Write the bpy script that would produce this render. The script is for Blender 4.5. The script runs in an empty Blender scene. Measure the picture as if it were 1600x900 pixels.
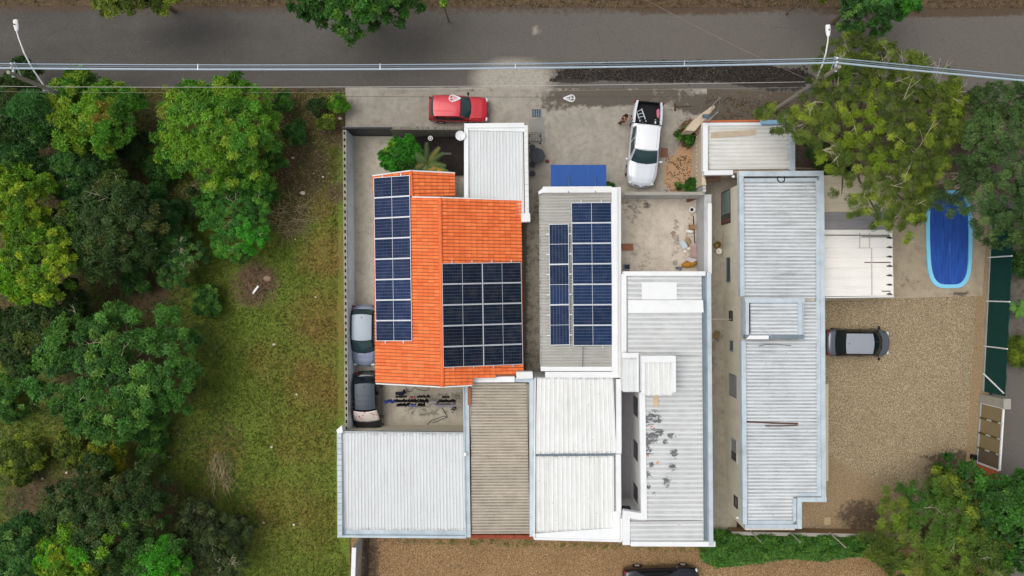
import bpy, bmesh, math, random
import numpy as np
from mathutils import Vector, Matrix, noise as mnoise

C = bpy.context.scene
COL = C.collection
R = math.radians
H, F = 44.5, 1068.0            # drone height above the ground (m), focal length in photo pixels

# ------------------------------------------------------------------ camera
cam = bpy.data.cameras.new('camera'); cam.sensor_width = 36; cam.lens = F / 1600 * 36
cam.clip_start = 0.5; cam.clip_end = 2000
cam_o = bpy.data.objects.new('camera', cam); COL.objects.link(cam_o)
cam_o.location = (0, 0, H); cam_o.rotation_euler = (0, 0, 0)
C.camera = cam_o

# ------------------------------------------------------------------ light: bright overcast, soft sun from the west
SUN_EL, SUN_AZ = 68, 285      # elevation, compass azimuth (west, slightly north)
w = bpy.data.worlds.new('World'); C.world = w; w.use_nodes = True
nt = w.node_tree; nt.nodes.clear()
sky = nt.nodes.new('ShaderNodeTexSky'); sky.sky_type = 'NISHITA'; sky.sun_disc = False
sky.sun_elevation = R(SUN_EL); sky.sun_rotation = R(SUN_AZ)
sky.air_density = 1.0; sky.dust_density = 4.0; sky.ozone_density = 1.0
hs = nt.nodes.new('ShaderNodeHueSaturation'); hs.inputs['Saturation'].default_value = 0.22
bg = nt.nodes.new('ShaderNodeBackground'); bg.inputs['Strength'].default_value = 0.15
wo = nt.nodes.new('ShaderNodeOutputWorld')
nt.links.new(sky.outputs[0], hs.inputs['Color']); nt.links.new(hs.outputs[0], bg.inputs['Color'])
nt.links.new(bg.outputs[0], wo.inputs['Surface'])
sun = bpy.data.lights.new('sun', 'SUN'); sun.energy = 0.8; sun.angle = R(42); sun.color = (1.0, 0.96, 0.90)
sun_o = bpy.data.objects.new('sun', sun); COL.objects.link(sun_o)
az = R(SUN_AZ)
d_sun = Vector((math.sin(az) * math.cos(R(SUN_EL)), math.cos(az) * math.cos(R(SUN_EL)), math.sin(R(SUN_EL))))
sun_o.rotation_euler = d_sun.to_track_quat('Z', 'Y').to_euler()
sun_o.location = (-40, 10, 60)
vs = C.view_settings
C.display_settings.display_device = 'sRGB'
vs.view_transform = 'Standard'; vs.look = 'None'; vs.gamma = 1; vs.use_curve_mapping = False
vs.exposure = 0.05

# ------------------------------------------------------------------ helpers
rnd = random.Random(7)
rng = np.random.default_rng(7)

def W(px, py, z=0.0):
    """ground-truth place of a photo pixel seen at height z (survey of the site)"""
    k = (H - z) / F
    return Vector(((px - 800) * k, (450 - py) * k, z))

def wloc(o):
    v = Vector((0, 0, 0))
    while o is not None:
        v = v + Vector(o.location); o = o.parent
    return v

def tag(o, label=None, cat=None, group=None, kind=None):
    if label: o['label'] = label
    if cat: o['category'] = cat
    if group: o['group'] = group
    if kind: o['kind'] = kind
    return o

def thing(name, label, cat, loc=(0, 0, 0), group=None):
    o = bpy.data.objects.new(name, None); COL.objects.link(o)
    o.location = loc; o.empty_display_size = 0.2
    return tag(o, label, cat, group)

def link_mesh(name, me, parent=None):
    o = bpy.data.objects.new(name, me); COL.objects.link(o)
    if parent is not None: o.parent = parent
    return o

class MB:
    def __init__(s): s.v = []; s.f = []; s.m = []; s.mi = 0
    def add(s, vs_, fs_):
        b = len(s.v); s.v.extend([tuple(p) for p in vs_])
        for f in fs_: s.f.append(tuple(b + i for i in f)); s.m.append(s.mi)
        return s
    def box(s, x0, y0, z0, x1, y1, z1):
        x0, x1 = min(x0, x1), max(x0, x1); y0, y1 = min(y0, y1), max(y0, y1); z0, z1 = min(z0, z1), max(z0, z1)
        return s.add([(x0,y0,z0),(x1,y0,z0),(x1,y1,z0),(x0,y1,z0),(x0,y0,z1),(x1,y0,z1),(x1,y1,z1),(x0,y1,z1)],
              [(3,2,1,0),(4,5,6,7),(0,1,5,4),(1,2,6,5),(2,3,7,6),(3,0,4,7)])
    def prism(s, poly, z0, z1):
        """poly: list of (x,y) or (x,y,dz); z1 may be a list"""
        n = len(poly); a = 0
        for i in range(n):
            a += poly[i][0]*poly[(i+1)%n][1] - poly[(i+1)%n][0]*poly[i][1]
        if a < 0: 
            poly = poly[::-1]
            if isinstance(z1, (list, tuple)): z1 = list(z1)[::-1]
        zt = z1 if isinstance(z1, (list, tuple)) else [z1]*n
        vs_ = [(p[0],p[1],z0) for p in poly] + [(p[0],p[1],zt[i]) for i, p in enumerate(poly)]
        fs_ = [tuple(range(n-1,-1,-1)), tuple(range(n,2*n))] + [(i,(i+1)%n,n+(i+1)%n,n+i) for i in range(n)]
        return s.add(vs_, fs_)
    def bar(s, p0, p1, w_, z0, z1, off=0.0):
        """vertical-sided bar of width w_ along the segment p0-p1"""
        p0 = Vector(p0[:2]); p1 = Vector(p1[:2]); d = (p1-p0).normalized(); n = Vector((-d.y, d.x))
        a = n*(off + w_/2); b = n*(off - w_/2)
        return s.prism([p0+b, p1+b, p1+a, p0+a], z0, z1)
    def tube(s, pts, r, n=6, cap=True):
        pts = [Vector(p) for p in pts]; k = len(pts)
        rr = r if isinstance(r, (list, tuple)) else [r]*k
        rings = []; up0 = None
        for i, p in enumerate(pts):
            d = (pts[min(i+1,k-1)] - pts[max(i-1,0)])
            d = d.normalized() if d.length > 1e-9 else Vector((0,0,1))
            ref = Vector((0,0,1)) if abs(d.z) < .95 else Vector((1,0,0))
            u = d.cross(ref).normalized(); v_ = d.cross(u)
            rings.append([p + (u*math.cos(2*math.pi*j/n) + v_*math.sin(2*math.pi*j/n))*rr[i] for j in range(n)])
        vs_ = [q for ring in rings for q in ring]; fs_ = []
        for i in range(k-1):
            for j in range(n):
                a = i*n+j; b = i*n+(j+1)%n
                fs_.append((a, b, b+n, a+n))
        if cap: fs_ += [tuple(range(n-1,-1,-1)), tuple(range((k-1)*n, k*n))]
        return s.add(vs_, fs_)
    def lathe(s, c, prof, n=12):
        c = Vector(c); vs_ = []; fs_ = []; k = len(prof)
        for r_, z in prof:
            for j in range(n):
                a = 2*math.pi*j/n; vs_.append((c.x+r_*math.cos(a), c.y+r_*math.sin(a), c.z+z))
        for i in range(k-1):
            for j in range(n):
                a = i*n+j; b = i*n+(j+1)%n; fs_.append((a,b,b+n,a+n))
        fs_ += [tuple(range(n-1,-1,-1)), tuple(range((k-1)*n,k*n))]
        return s.add(vs_, fs_)
    def ell(s, c, rx, ry, rz, n=10, m=6, rot=0):
        vs_ = []; fs_ = []; c = Vector(c); cr, sr = math.cos(rot), math.sin(rot)
        for i in range(m+1):
            t = math.pi*i/m
            for j in range(n):
                a = 2*math.pi*j/n
                x = rx*math.sin(t)*math.cos(a); y = ry*math.sin(t)*math.sin(a)
                vs_.append((c.x+x*cr-y*sr, c.y+x*sr+y*cr, c.z-rz*math.cos(t)))
        for i in range(m):
            for j in range(n):
                a = i*n+j; b = i*n+(j+1)%n; fs_.append((a,b,b+n,a+n))
        return s.add(vs_, fs_)
    def grid(s, P, nu, nv, flip=False):
        """P[u][v] points"""
        vs_ = [P[i][j] for i in range(nu) for j in range(nv)]
        fs_ = []
        for i in range(nu-1):
            for j in range(nv-1):
                q = (i*nv+j, (i+1)*nv+j, (i+1)*nv+j+1, i*nv+j+1)
                fs_.append(q[::-1] if flip else q)
        return s.add(vs_, fs_)
    def mesh(s, name, mats, org=Vector((0,0,0)), smooth=False):
        me = bpy.data.meshes.new(name)
        me.from_pydata([(x-org.x, y-org.y, z-org.z) for x, y, z in s.v], [], s.f)
        for m in (mats if isinstance(mats, (list, tuple)) else [mats]): me.materials.append(m)
        if any(s.m): me.polygons.foreach_set('material_index', s.m)
        if smooth: me.polygons.foreach_set('use_smooth', [True]*len(s.f))
        me.update(); return me
    def build(s, name, mats, parent=None, smooth=False, bevel=0.0, label=None):
        org = wloc(parent) if parent is not None else Vector((0,0,0))
        o = link_mesh(name, s.mesh(name, mats, org, smooth), parent)
        if bevel:
            b = o.modifiers.new('bevel', 'BEVEL'); b.width = bevel; b.segments = 2; b.limit_method = 'ANGLE'; b.angle_limit = R(40)
        if label: o['label'] = label
        return o

def solid(name, label, cat, mb, mats, loc=None, group=None, bevel=0.0, smooth=False, kind=None):
    """a thing that is one mesh; origin put at loc"""
    org = Vector(loc) if loc is not None else Vector((0,0,0))
    o = link_mesh(name, mb.mesh(name, mats, org, smooth)); o.location = org
    if bevel:
        b = o.modifiers.new('bevel', 'BEVEL'); b.width = bevel; b.segments = 2; b.limit_method = 'ANGLE'; b.angle_limit = R(40)
    return tag(o, label, cat, group, kind)

# ------------------------------------------------------------------ materials
def lin(c):
    return tuple((x/255/12.92 if x/255 <= 0.04045 else ((x/255+0.055)/1.055)**2.4) for x in c)

MATS = {}
class NB:
    """tiny node builder"""
    def __init__(s, name):
        s.m = bpy.data.materials.new(name); s.m.use_nodes = True; s.t = s.m.node_tree; s.t.nodes.clear()
        s.out = s.n('ShaderNodeOutputMaterial'); s.p = s.n('ShaderNodeBsdfPrincipled')
        s.t.links.new(s.p.outputs[0], s.out.inputs['Surface'])
        s.tc = s.n('ShaderNodeTexCoord'); s.geo = None
    def n(s, t, **kw):
        o = s.t.nodes.new(t)
        for k, v in kw.items(): setattr(o, k, v)
        return o
    def l(s, a, b): s.t.links.new(a, b)
    def pos(s):
        return s.tc.outputs['Object']
    def map(s, scale, rot=(0,0,0)):
        m = s.n('ShaderNodeMapping'); m.inputs['Scale'].default_value = scale if isinstance(scale, tuple) else (scale,)*3
        m.inputs['Rotation'].default_value = rot
        s.l(s.pos(), m.inputs['Vector']); return m.outputs[0]
    def noise(s, scale, detail=4, rough=.6, vec=None, dist=0):
        n = s.n('ShaderNodeTexNoise'); n.inputs['Scale'].default_value = scale; n.inputs['Detail'].default_value = detail
        n.inputs['Roughness'].default_value = rough; n.inputs['Distortion'].default_value = dist
        s.l(vec if vec is not None else s.pos(), n.inputs['Vector']); return n.outputs['Fac']
    def vor(s, scale, vec=None, out='Color', feat='F1'):
        n = s.n('ShaderNodeTexVoronoi'); n.feature = feat; n.inputs['Scale'].default_value = scale
        s.l(vec if vec is not None else s.pos(), n.inputs['Vector']); return n.outputs[out]
    def ramp(s, fac, a, b, ca=0.0, cb=1.0):
        n = s.n('ShaderNodeMapRange'); n.clamp = True
        n.inputs['From Min'].default_value = a; n.inputs['From Max'].default_value = b
        n.inputs['To Min'].default_value = ca; n.inputs['To Max'].default_value = cb
        s.l(fac, n.inputs['Value']); return n.outputs[0]
    def math(s, op, a, b=None):
        n = s.n('ShaderNodeMath', operation=op)
        for i, x in enumerate((a, b)):
            if x is None: continue
            if isinstance(x, (int, float)): n.inputs[i].default_value = x
            else: s.l(x, n.inputs[i])
        return n.outputs[0]
    def mix(s, fac, a, b, bt='MIX'):
        n = s.n('ShaderNodeMix', data_type='RGBA', blend_type=bt)
        for i, x in ((0, fac), (6, a), (7, b)):
            if isinstance(x, (int, float)): n.inputs[i].default_value = x
            elif isinstance(x, tuple): n.inputs[i].default_value = (*x[:3], 1)
            else: s.l(x, n.inputs[i])
        return n.outputs[2]
    def attr(s, name, out='Fac'):
        n = s.n('ShaderNodeAttribute'); n.attribute_name = name; return n.outputs[out]
    def bump(s, h, strength=.3, dist=.02):
        n = s.n('ShaderNodeBump'); n.inputs['Strength'].default_value = strength; n.inputs['Distance'].default_value = dist
        s.l(h, n.inputs['Height']); s.l(n.outputs[0], s.p.inputs['Normal'])
    def sep(s):
        n = s.n('ShaderNodeSeparateXYZ'); s.l(s.pos(), n.inputs[0]); return n.outputs
    def fin(s, col, rough=.7, metal=0.0, spec=.3):
        if isinstance(col, tuple): s.p.inputs['Base Color'].default_value = (*col[:3], 1)
        else: s.l(col, s.p.inputs['Base Color'])
        if isinstance(rough, (int, float)): s.p.inputs['Roughness'].default_value = rough
        else: s.l(rough, s.p.inputs['Roughness'])
        s.p.inputs['Metallic'].default_value = metal; s.p.inputs['Specular IOR Level'].default_value = spec
        return s.m

def mul(c, k): return tuple(min(1, x*k) for x in c)

def mat(name, rgb, rough=.7, var=.12, scale=3.0, metal=0.0, spec=.3, bump=0.0, bscale=40, objvar=0.0, coat=0.0,
        streak=None, dirt=None, dirt_amt=.5, speck=None, valley=0.0):
    """painted / plain surface: base colour with two scales of tone, optional directional streaks of dirt, per-object tone"""
    if name in MATS: return MATS[name]
    b = NB(name); c = lin(rgb)
    col = b.mix(b.ramp(b.noise(scale, 5), .3, .7), mul(c, 1-var), mul(c, 1+var))
    if streak:
        n = b.noise(1.0, 6, .65, b.map(streak))
        n2 = b.noise(.35, 3)
        f = b.math('MULTIPLY', b.ramp(n, .48, .72), b.ramp(n2, .3, .65, .25, 1.0))
        col = b.mix(b.math('MULTIPLY', f, dirt_amt), col, lin(dirt or (120,115,105)))
    if valley:
        f = b.math('MULTIPLY', b.math('MULTIPLY', b.attr('valley'), b.ramp(b.noise(1.3, 5), .25, .7, .45, 1.0)), valley)
        col = b.mix(f, col, lin(dirt or (120,115,105)))
        eg = b.math('MULTIPLY', b.attr('end_grime'), b.ramp(b.noise(5, 4, .7), .42, .62, 0, .65)); col = b.mix(eg, col, lin((92,88,80)))
    if speck:
        f = b.ramp(b.noise(9, 2, .5), .70, .74)
        col = b.mix(b.math('MULTIPLY', f, .7), col, lin(speck))
    if objvar:
        oi = b.n('ShaderNodeObjectInfo')
        k = b.ramp(oi.outputs['Random'], 0, 1, 1-objvar, 1+objvar)
        h = b.n('ShaderNodeHueSaturation'); b.l(k, h.inputs['Value']); b.l(col, h.inputs['Color']); col = h.outputs[0]
    if bump: b.bump(b.noise(bscale, 4), .5, bump)
    m = b.fin(col, rough, metal, spec)
    if coat: b.p.inputs['Coat Weight'].default_value = coat; b.p.inputs['Coat Roughness'].default_value = .08
    MATS[name] = m; return m

# surfaces
M = {}
M['white_sheet'] = mat('white_sheet', (219,222,223), .5, .03, .6, objvar=.02, streak=(7,.5,1), dirt=(160,158,150), dirt_amt=.35, speck=(150,146,138), valley=0.25)
M['white_sheet_x'] = mat('white_sheet_x', (214,216,215), .5, .03, .6, objvar=.03, streak=(.4,7,1), dirt=(150,148,142), dirt_amt=.4, valley=0.3)
M['cream_sheet'] = mat('cream_sheet', (236,238,237), .5, .025, .6, objvar=.015, streak=(6,.4,1), dirt=(172,166,154), dirt_amt=.5, speck=(150,142,130), valley=0.35)
M['weather_sheet'] = mat('weather_sheet', (212,216,218), .55, .05, .8, objvar=.03, streak=(.35,8,1), dirt=(112,114,112), dirt_amt=.75, speck=(110,108,100), valley=0.62)
M['fibre_grey'] = mat('fibre_grey', (183,181,175), .85, .06, 1.2, objvar=.03, streak=(.4,6,1), dirt=(130,126,118), dirt_amt=.5, valley=0.5)
M['fibre_brown'] = mat('fibre_brown', (196,186,170), .9, .08, 1.5, objvar=.05, streak=(.6,6,1), dirt=(104,94,82), dirt_amt=.5, valley=0.85)
M['fibre_tan'] = mat('fibre_tan', (206,194,170), .85, .06, 1.0, objvar=.05, streak=(.5,5,1), dirt=(150,138,118), dirt_amt=.5)
M['fibre_pale'] = mat('fibre_pale', (217,216,211), .85, .05, 1.0, objvar=.03, streak=(.4,5,1), dirt=(150,140,125), dirt_amt=.5, valley=0.3)
M['fibre_slate'] = mat('fibre_slate', (140,138,138), .85, .08, 1.0, objvar=.05, streak=(.5,5,1), dirt=(100,98,95), dirt_amt=.5)
M['fibre_white'] = mat('fibre_white', (238,235,228), .7, .03, .8, objvar=.012, streak=(.5,4,1), dirt=(190,184,170), dirt_amt=.3)
M['galv'] = mat('galvanised', (186,197,204), .55, .09, 1.6, metal=.05, objvar=.05, streak=(1.2,1.2,1), dirt=(138,150,158), dirt_amt=.6)
M['galv_dark'] = mat('galvanised_trough', (120,132,142), .5, .12, 1.6, metal=.2, objvar=.04)
M['flash_white'] = mat('white_flashing', (230,231,231), .45, .03, 1.0, objvar=.02, streak=(1.5,1.5,1), dirt=(190,192,192), dirt_amt=.3)
M['plaster_white'] = mat('plaster_white', (226,226,224), .8, .04, 1.0, streak=(.8,.8,.3), dirt=(180,176,168), dirt_amt=.4, bump=.01)
M['plaster_beige'] = mat('plaster_beige', (216,208,188), .85, .06, .8, streak=(1.2,1.2,.4), dirt=(150,142,122), dirt_amt=.4, bump=.01)
M['plaster_pink'] = mat('plaster_sand', (202,184,160), .85, .05, 1.0, streak=(1,1,.4), dirt=(168,148,122), dirt_amt=.4, bump=.01)
M['plaster_blue'] = mat('plaster_bluegrey', (206,216,226), .85, .05, 1.0, streak=(1.5,.8,.4), dirt=(150,158,166), dirt_amt=.5, bump=.01)
M['plaster_grey'] = mat('plaster_grey', (186,186,186), .85, .06, 1.0, streak=(1,1,.3), dirt=(110,108,105), dirt_amt=.5, bump=.01)
M['concrete'] = mat('concrete', (160,156,146), .9, .12, 2.0, bump=.01, streak=(1,1,1), dirt=(112,106,96), dirt_amt=.5)
M['block'] = mat('concrete_block', (150,146,134), .95, .12, 3.0, bump=.01, objvar=.12)
M['brick_red'] = mat('brick_red', (150,72,52), .9, .15, 4.0, bump=.01, objvar=.1)
M['terracotta'] = mat('terracotta_paint', (190,105,70), .85, .1, 2.0)
M['dark_void'] = mat('iron_and_void_shade', (38,36,36), .6, .1)  # iron of the drain grate, and shade painted into voids
M['dark_gate'] = mat('dark_gate', (52,52,56), .5, .1, objvar=.1)
M['rubber'] = mat('rubber', (24,24,25), .8, .1)
M['steel'] = mat('steel', (150,156,160), .35, .08, metal=.6)
M['alu'] = mat('aluminium', (205,210,216), .35, .03, metal=.35)
M['black_plastic'] = mat('black_plastic', (26,26,28), .45, .1)
M['white_paint'] = mat('white_paint', (230,231,231), .4, .02)
M['cable_grey'] = mat('cable_sheath', (150,166,178), .4, .05)
M['cable_white'] = mat('cable_white', (196,190,180), .5, .05)
M['cable_dark'] = mat('cable_dark', (70,70,70), .5, .05)
M['pole'] = mat('pole_concrete', (150,142,130), .9, .1, 2.0, bump=.008)
M['bark'] = mat('bark', (110,98,80), .95, .2, 6.0, bump=.02)
M['twig'] = mat('dead_twig', (140,112,92), .95, .2, 5.0, objvar=.1)
M['soil'] = mat('soil', (92,72,52), .95, .25, 3.0, bump=.03, bscale=15)
M['wood'] = mat('wood', (190,174,150), .85, .12, 3.0, streak=(1,14,1), dirt=(130,105,78), dirt_amt=.7)
M['wood_dark'] = mat('wood_dark', (86,60,44), .85, .15, 3.0, streak=(12,1,1), dirt=(58,40,30), dirt_amt=.7, objvar=.15)
M['wood_red'] = mat('wood_red', (150,100,76), .85, .15, 3.0)
M['blue_sheet'] = mat('blue_sheet', (40,82,150), .5, .04, .8)
M['glass_dark'] = mat('glass_dark', (22,30,34), .06, .0, spec=.6)
M['glass_teal'] = mat('glass_teal', (38,62,66), .06, .05, spec=.6)
M['glass_win'] = mat('window_glass', (30,34,38), .08, .0, spec=.6)
M['skin'] = mat('skin', (186,134,106), .6, .04)
M['hair'] = mat('hair', (28,22,20), .7, .1)
M['shirt'] = mat('shirt', (84,40,40), .85, .08)
M['trousers'] = mat('trousers', (76,56,46), .85, .08)
M['shoe'] = mat('shoe', (48,36,32), .6, .08)
# ================================================================== THE SETTING
def fbm(x, y, s, seed=0.0, oct=4):
    return np.array([mnoise.fractal(Vector((a*s+seed, b*s-seed, seed*1.7)), 1.0, 2.0, oct) for a, b in zip(x, y)], dtype=np.float32)

def sheet(name, quad, res, z, material, attrs=None, relief=None, skirt=0.0):
    """ground sheet: quad of 4 (x,y) corners (SW,SE,NE,NW), grid of about res metres, float attributes, relief function"""
    q = [Vector((p[0], p[1], 0)) for p in quad]
    nu = max(2, int(((q[1]-q[0]).length + (q[2]-q[3]).length)/2/res)+1); nv = max(2, int(((q[3]-q[0]).length + (q[2]-q[1]).length)/2/res)+1)
    u, v = np.meshgrid(np.linspace(0,1,nu), np.linspace(0,1,nv), indexing='ij')
    u = u.ravel(); v = v.ravel()
    X = (1-u)*(1-v)*q[0].x + u*(1-v)*q[1].x + u*v*q[2].x + (1-u)*v*q[3].x
    Y = (1-u)*(1-v)*q[0].y + u*(1-v)*q[1].y + u*v*q[2].y + (1-u)*v*q[3].y
    Z = np.full_like(X, z)
    if relief is not None: Z = Z + relief(X, Y)
    idx = np.arange(nu*nv).reshape(nu, nv)
    fs = np.stack([idx[:-1,:-1], idx[1:,:-1], idx[1:,1:], idx[:-1,1:]], -1).reshape(-1, 4)
    verts = np.stack([X,Y,Z], -1)
    if skirt:
        rim = np.concatenate([idx[:,0], idx[-1,1:], idx[-2::-1,-1], idx[0,-2:0:-1]])
        n0 = len(verts); low = verts[rim].copy(); low[:,2] -= skirt
        verts = np.concatenate([verts, low]); k = len(rim); a = np.arange(k)
        sk = np.stack([rim, n0+a, n0+(a+1)%k, rim[(a+1)%k]], -1); fs = np.concatenate([fs, sk])
    me = bpy.data.meshes.new(name); me.from_pydata(verts.tolist(), [], fs.tolist())
    me.materials.append(material)
    for an, fn in (attrs or {}).items():
        a = me.attributes.new(an, 'FLOAT', 'POINT'); val = fn(verts[:,0], verts[:,1]).astype(np.float32)
        a.data.foreach_set('value', val)
    me.update()
    return tag(link_mesh(name, me), kind='structure')

def blobs(X, Y, lst):
    """soft union of discs given in photo pixels: (px, py, radius px, amount)"""
    out = np.zeros_like(X)
    for px, py, r, a in lst:
        c = W(px, py, 0); rr = r*H/F
        d = np.sqrt((X-c.x)**2+(Y-c.y)**2)/rr
        out = np.maximum(out, a*np.clip(1.6-1.2*d, 0, 1))
    return out

def ellblobs(X, Y, lst):
    out = np.zeros_like(X)
    for px, py, rx, ry, a in lst:
        c = W(px, py, 0); k = H/F
        d = np.sqrt(((X-c.x)/(rx*k))**2+((Y-c.y)/(ry*k))**2)
        out = np.maximum(out, a*np.clip(2.2-1.7*d, 0, 1))
    return out

# --- materials of the ground
def m_lot():
    b = NB('lot_soil_and_grass')
    n1 = b.noise(.45, 5); n2 = b.noise(7, 5, .7); n3 = b.noise(22, 3, .7)
    g = b.mix(b.ramp(n2, .35, .65), lin((86,104,38)), lin((126,138,62)))
    dryf = b.math('ADD', b.attr('dry'), b.ramp(n1, .45, .75, -.15, .35))
    dryf = b.math('MULTIPLY', b.ramp(dryf, .1, .9), b.ramp(n2, .3, .6, .45, 1))
    g = b.mix(dryf, g, b.mix(b.ramp(n3, .35, .65), lin((120,98,54)), lin((150,124,72))))
    d = b.mix(b.ramp(n3, .35, .65), lin((64,53,40)), lin((128,108,86)))
    d = b.mix(b.ramp(b.noise(3, 4), .4, .7), d, lin((88,74,56)))
    df = b.ramp(b.math('ADD', b.attr('dirt'), b.ramp(n2, .3, .7, -.3, .3)), .3, .7)
    col = b.mix(df, g, d)
    b.bump(n3, .8, .05)
    return b.fin(col, .95, 0, .1)

def m_asphalt():
    b = NB('asphalt')
    s = b.sep()
    n1 = b.noise(1.0, 4, .6, b.map((.12,.5,1))); n2 = b.noise(30, 3, .75); n3 = b.noise(.6, 5)
    col = b.mix(b.ramp(n1, .35, .65), lin((66,65,63)), lin((80,77,74)))
    col = b.mix(b.ramp(s[0], -22, 10, 0, .85), col, lin((106,101,94)))
    col = b.mix(b.math('MULTIPLY', b.ramp(n3, .45, .7), .18), col, lin((112,104,95)))
    col = b.mix(b.ramp(n2, .3, .7), b.mix(.35, col, lin((45,43,42))), b.mix(.25, col, lin((140,134,124))))
    col = b.mix(b.math('MULTIPLY', b.ramp(b.noise(16, 1, .4), .74, .77), .7), col, lin((160,154,140)))
    col = b.mix(b.attr('patch'), col, b.mix(b.ramp(b.noise(5, 5), .3, .7), lin((150,144,133)), lin((172,165,152))))
    wet = b.ramp(b.math('ADD', b.attr('wet'), b.ramp(b.noise(4, 5, .7), .3, .7, -.25, .25)), .4, .6)
    col = b.mix(b.math('MULTIPLY', wet, .93), col, b.mix(b.ramp(n2, .3, .7), lin((36,31,28)), lin((58,51,45))))
    vg = b.ramp(b.math('ADD', b.attr('litter'), b.ramp(b.noise(3, 5, .7), .3, .7, -.35, .35)), .35, .8)
    col = b.mix(vg, col, b.mix(b.ramp(n2, .3, .7), lin((60,50,41)), lin((104,86,70))))
    # thin cracks
    cr = b.vor(.35, None, 'Distance', 'DISTANCE_TO_EDGE')
    dist = b.math('ADD', cr, b.ramp(b.noise(2.5, 4), 0, 1, -.02, .02))
    col = b.mix(b.math('MULTIPLY', b.ramp(b.math('ABSOLUTE', dist), .004, 0), .35), col, lin((50,48,45)))
    b.bump(n2, .4, .01)
    return b.fin(col, b.ramp(wet, 0, 1, .9, .55), 0, .25)

def m_concrete_yard(name, c0, c1, wetc=(88,80,70)):
    b = NB(name)
    n1 = b.noise(.8, 6, .65); n2 = b.noise(18, 4, .7); n3 = b.noise(3, 6, .7)
    col = b.mix(b.ramp(n1, .3, .7), lin(c0), lin(c1))
    col = b.mix(b.math('MULTIPLY', b.ramp(n3, .45, .7), .55), col, mul(lin(c0), .62))
    col = b.mix(b.math('MULTIPLY', b.ramp(b.noise(1.6, 5, .6, b.map((1,.5,1))), .5, .72), .4), col, mul(lin(c1), 1.15))
    col = b.mix(b.ramp(n2, .3, .7, 0, .35), col, mul(lin(c0), .6))
    wet = b.ramp(b.math('ADD', b.attr('wet'), b.ramp(n3, .3, .7, -.4, .4)), .3, .75)
    col = b.mix(b.math('MULTIPLY', wet, .9), col, b.mix(b.ramp(n3, .3, .7), mul(lin(wetc), .7), lin(wetc)))
    soil = b.ramp(b.math('ADD', b.attr('soil'), b.ramp(b.noise(5, 5, .7), .3, .7, -.4, .4)), .35, .65)
    col = b.mix(soil, col, b.mix(b.ramp(n2, .3, .7), lin((152,120,90)), lin((194,160,126))))
    lit = b.ramp(b.math('ADD', b.attr('leaf'), b.ramp(b.noise(7, 4, .8), .3, .7, -.6, .6)), .5, .7)
    col = b.mix(lit, col, b.mix(b.ramp(n2, .3, .7), lin((70,54,38)), lin((112,88,62))))
    # a few hairline joints
    cr = b.vor(.28, None, 'Distance', 'DISTANCE_TO_EDGE')
    dist = b.math('ADD', cr, b.ramp(b.noise(2.0, 4), 0, 1, -.03, .03))
    col = b.mix(b.math('MULTIPLY', b.ramp(b.math('ABSOLUTE', dist), .005, 0), .4), col, mul(lin(c0), .45))
    b.bump(n2, .35, .012)
    return b.fin(col, b.ramp(wet, 0, 1, .9, .6), 0, .2)

def m_gravel(name, c0, c1, c2, mossy=0.0):
    b = NB(name)
    v = b.vor(24, b.map((1,1,.2)), 'Color'); sx = b.n('ShaderNodeSeparateColor'); b.l(v, sx.inputs[0])
    n1 = b.noise(.5, 5); n2 = b.noise(2.2, 6, .7)
    col = b.mix(sx.outputs[0], lin(c0), lin(c1))
    col = b.mix(b.ramp(sx.outputs[1], .72, .8), col, lin(c2))
    col = b.mix(b.ramp(sx.outputs[2], .86, .9), col, mul(lin(c0), .45))
    col = b.mix(b.ramp(n1, .3, .7, 0, .35), col, mul(lin(c0), .8))
    if mossy: col = b.mix(b.math('MULTIPLY', b.ramp(n2, .62, .75), mossy), col, lin((82,74,40)))
    soil = b.ramp(b.math('ADD', b.attr('soil'), b.ramp(n2, .3, .7, -.4, .4)), .3, .75)
    col = b.mix(soil, col, b.mix(b.ramp(b.noise(12, 4), .3, .7), lin((126,105,79)), lin((168,145,113))))
    dark = b.ramp(b.math('ADD', b.attr('dark'), b.ramp(b.noise(4, 5, .7), .3, .7, -.45, .45)), .35, .85)
    col = b.mix(dark, col, b.mix(b.ramp(b.noise(12, 4), .3, .7), lin((66,57,49)), lin((112,95,76))))
    b.bump(b.vor(19, b.map((1,1,.2)), 'Distance'), .4, .015)
    return b.fin(col, .95, 0, .15)

M['lot'] = m_lot(); M['asphalt'] = m_asphalt()
M['drive'] = m_concrete_yard('driveway_concrete', (154,147,135), (178,170,157))
M['yard_c'] = m_concrete_yard('yard_concrete', (178,170,154), (198,190,174))
M['patio_c'] = m_concrete_yard('patio_concrete', (196,184,168), (216,204,188))
M['deck_c'] = m_concrete_yard('pool_deck_concrete', (164,150,126), (182,168,146))
M['alley_c'] = m_concrete_yard('alley_concrete', (156,148,134), (174,166,150))
M['gravel_e'] = m_gravel('gravel_tan', (136,119,92), (164,147,118), (186,171,142))
M['gravel_s'] = m_gravel('gravel_ochre', (128,100,68), (156,125,88), (178,152,116), .6)
zero = lambda X, Y: np.zeros_like(X)

# --- ground to the horizon
g = MB(); g.add([(-400,-400,-.3),(400,-400,-.3),(400,400,-.3),(-400,400,-.3)], [(0,1,2,3)])
tag(g.build('ground', M['soil']), kind='structure')

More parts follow.
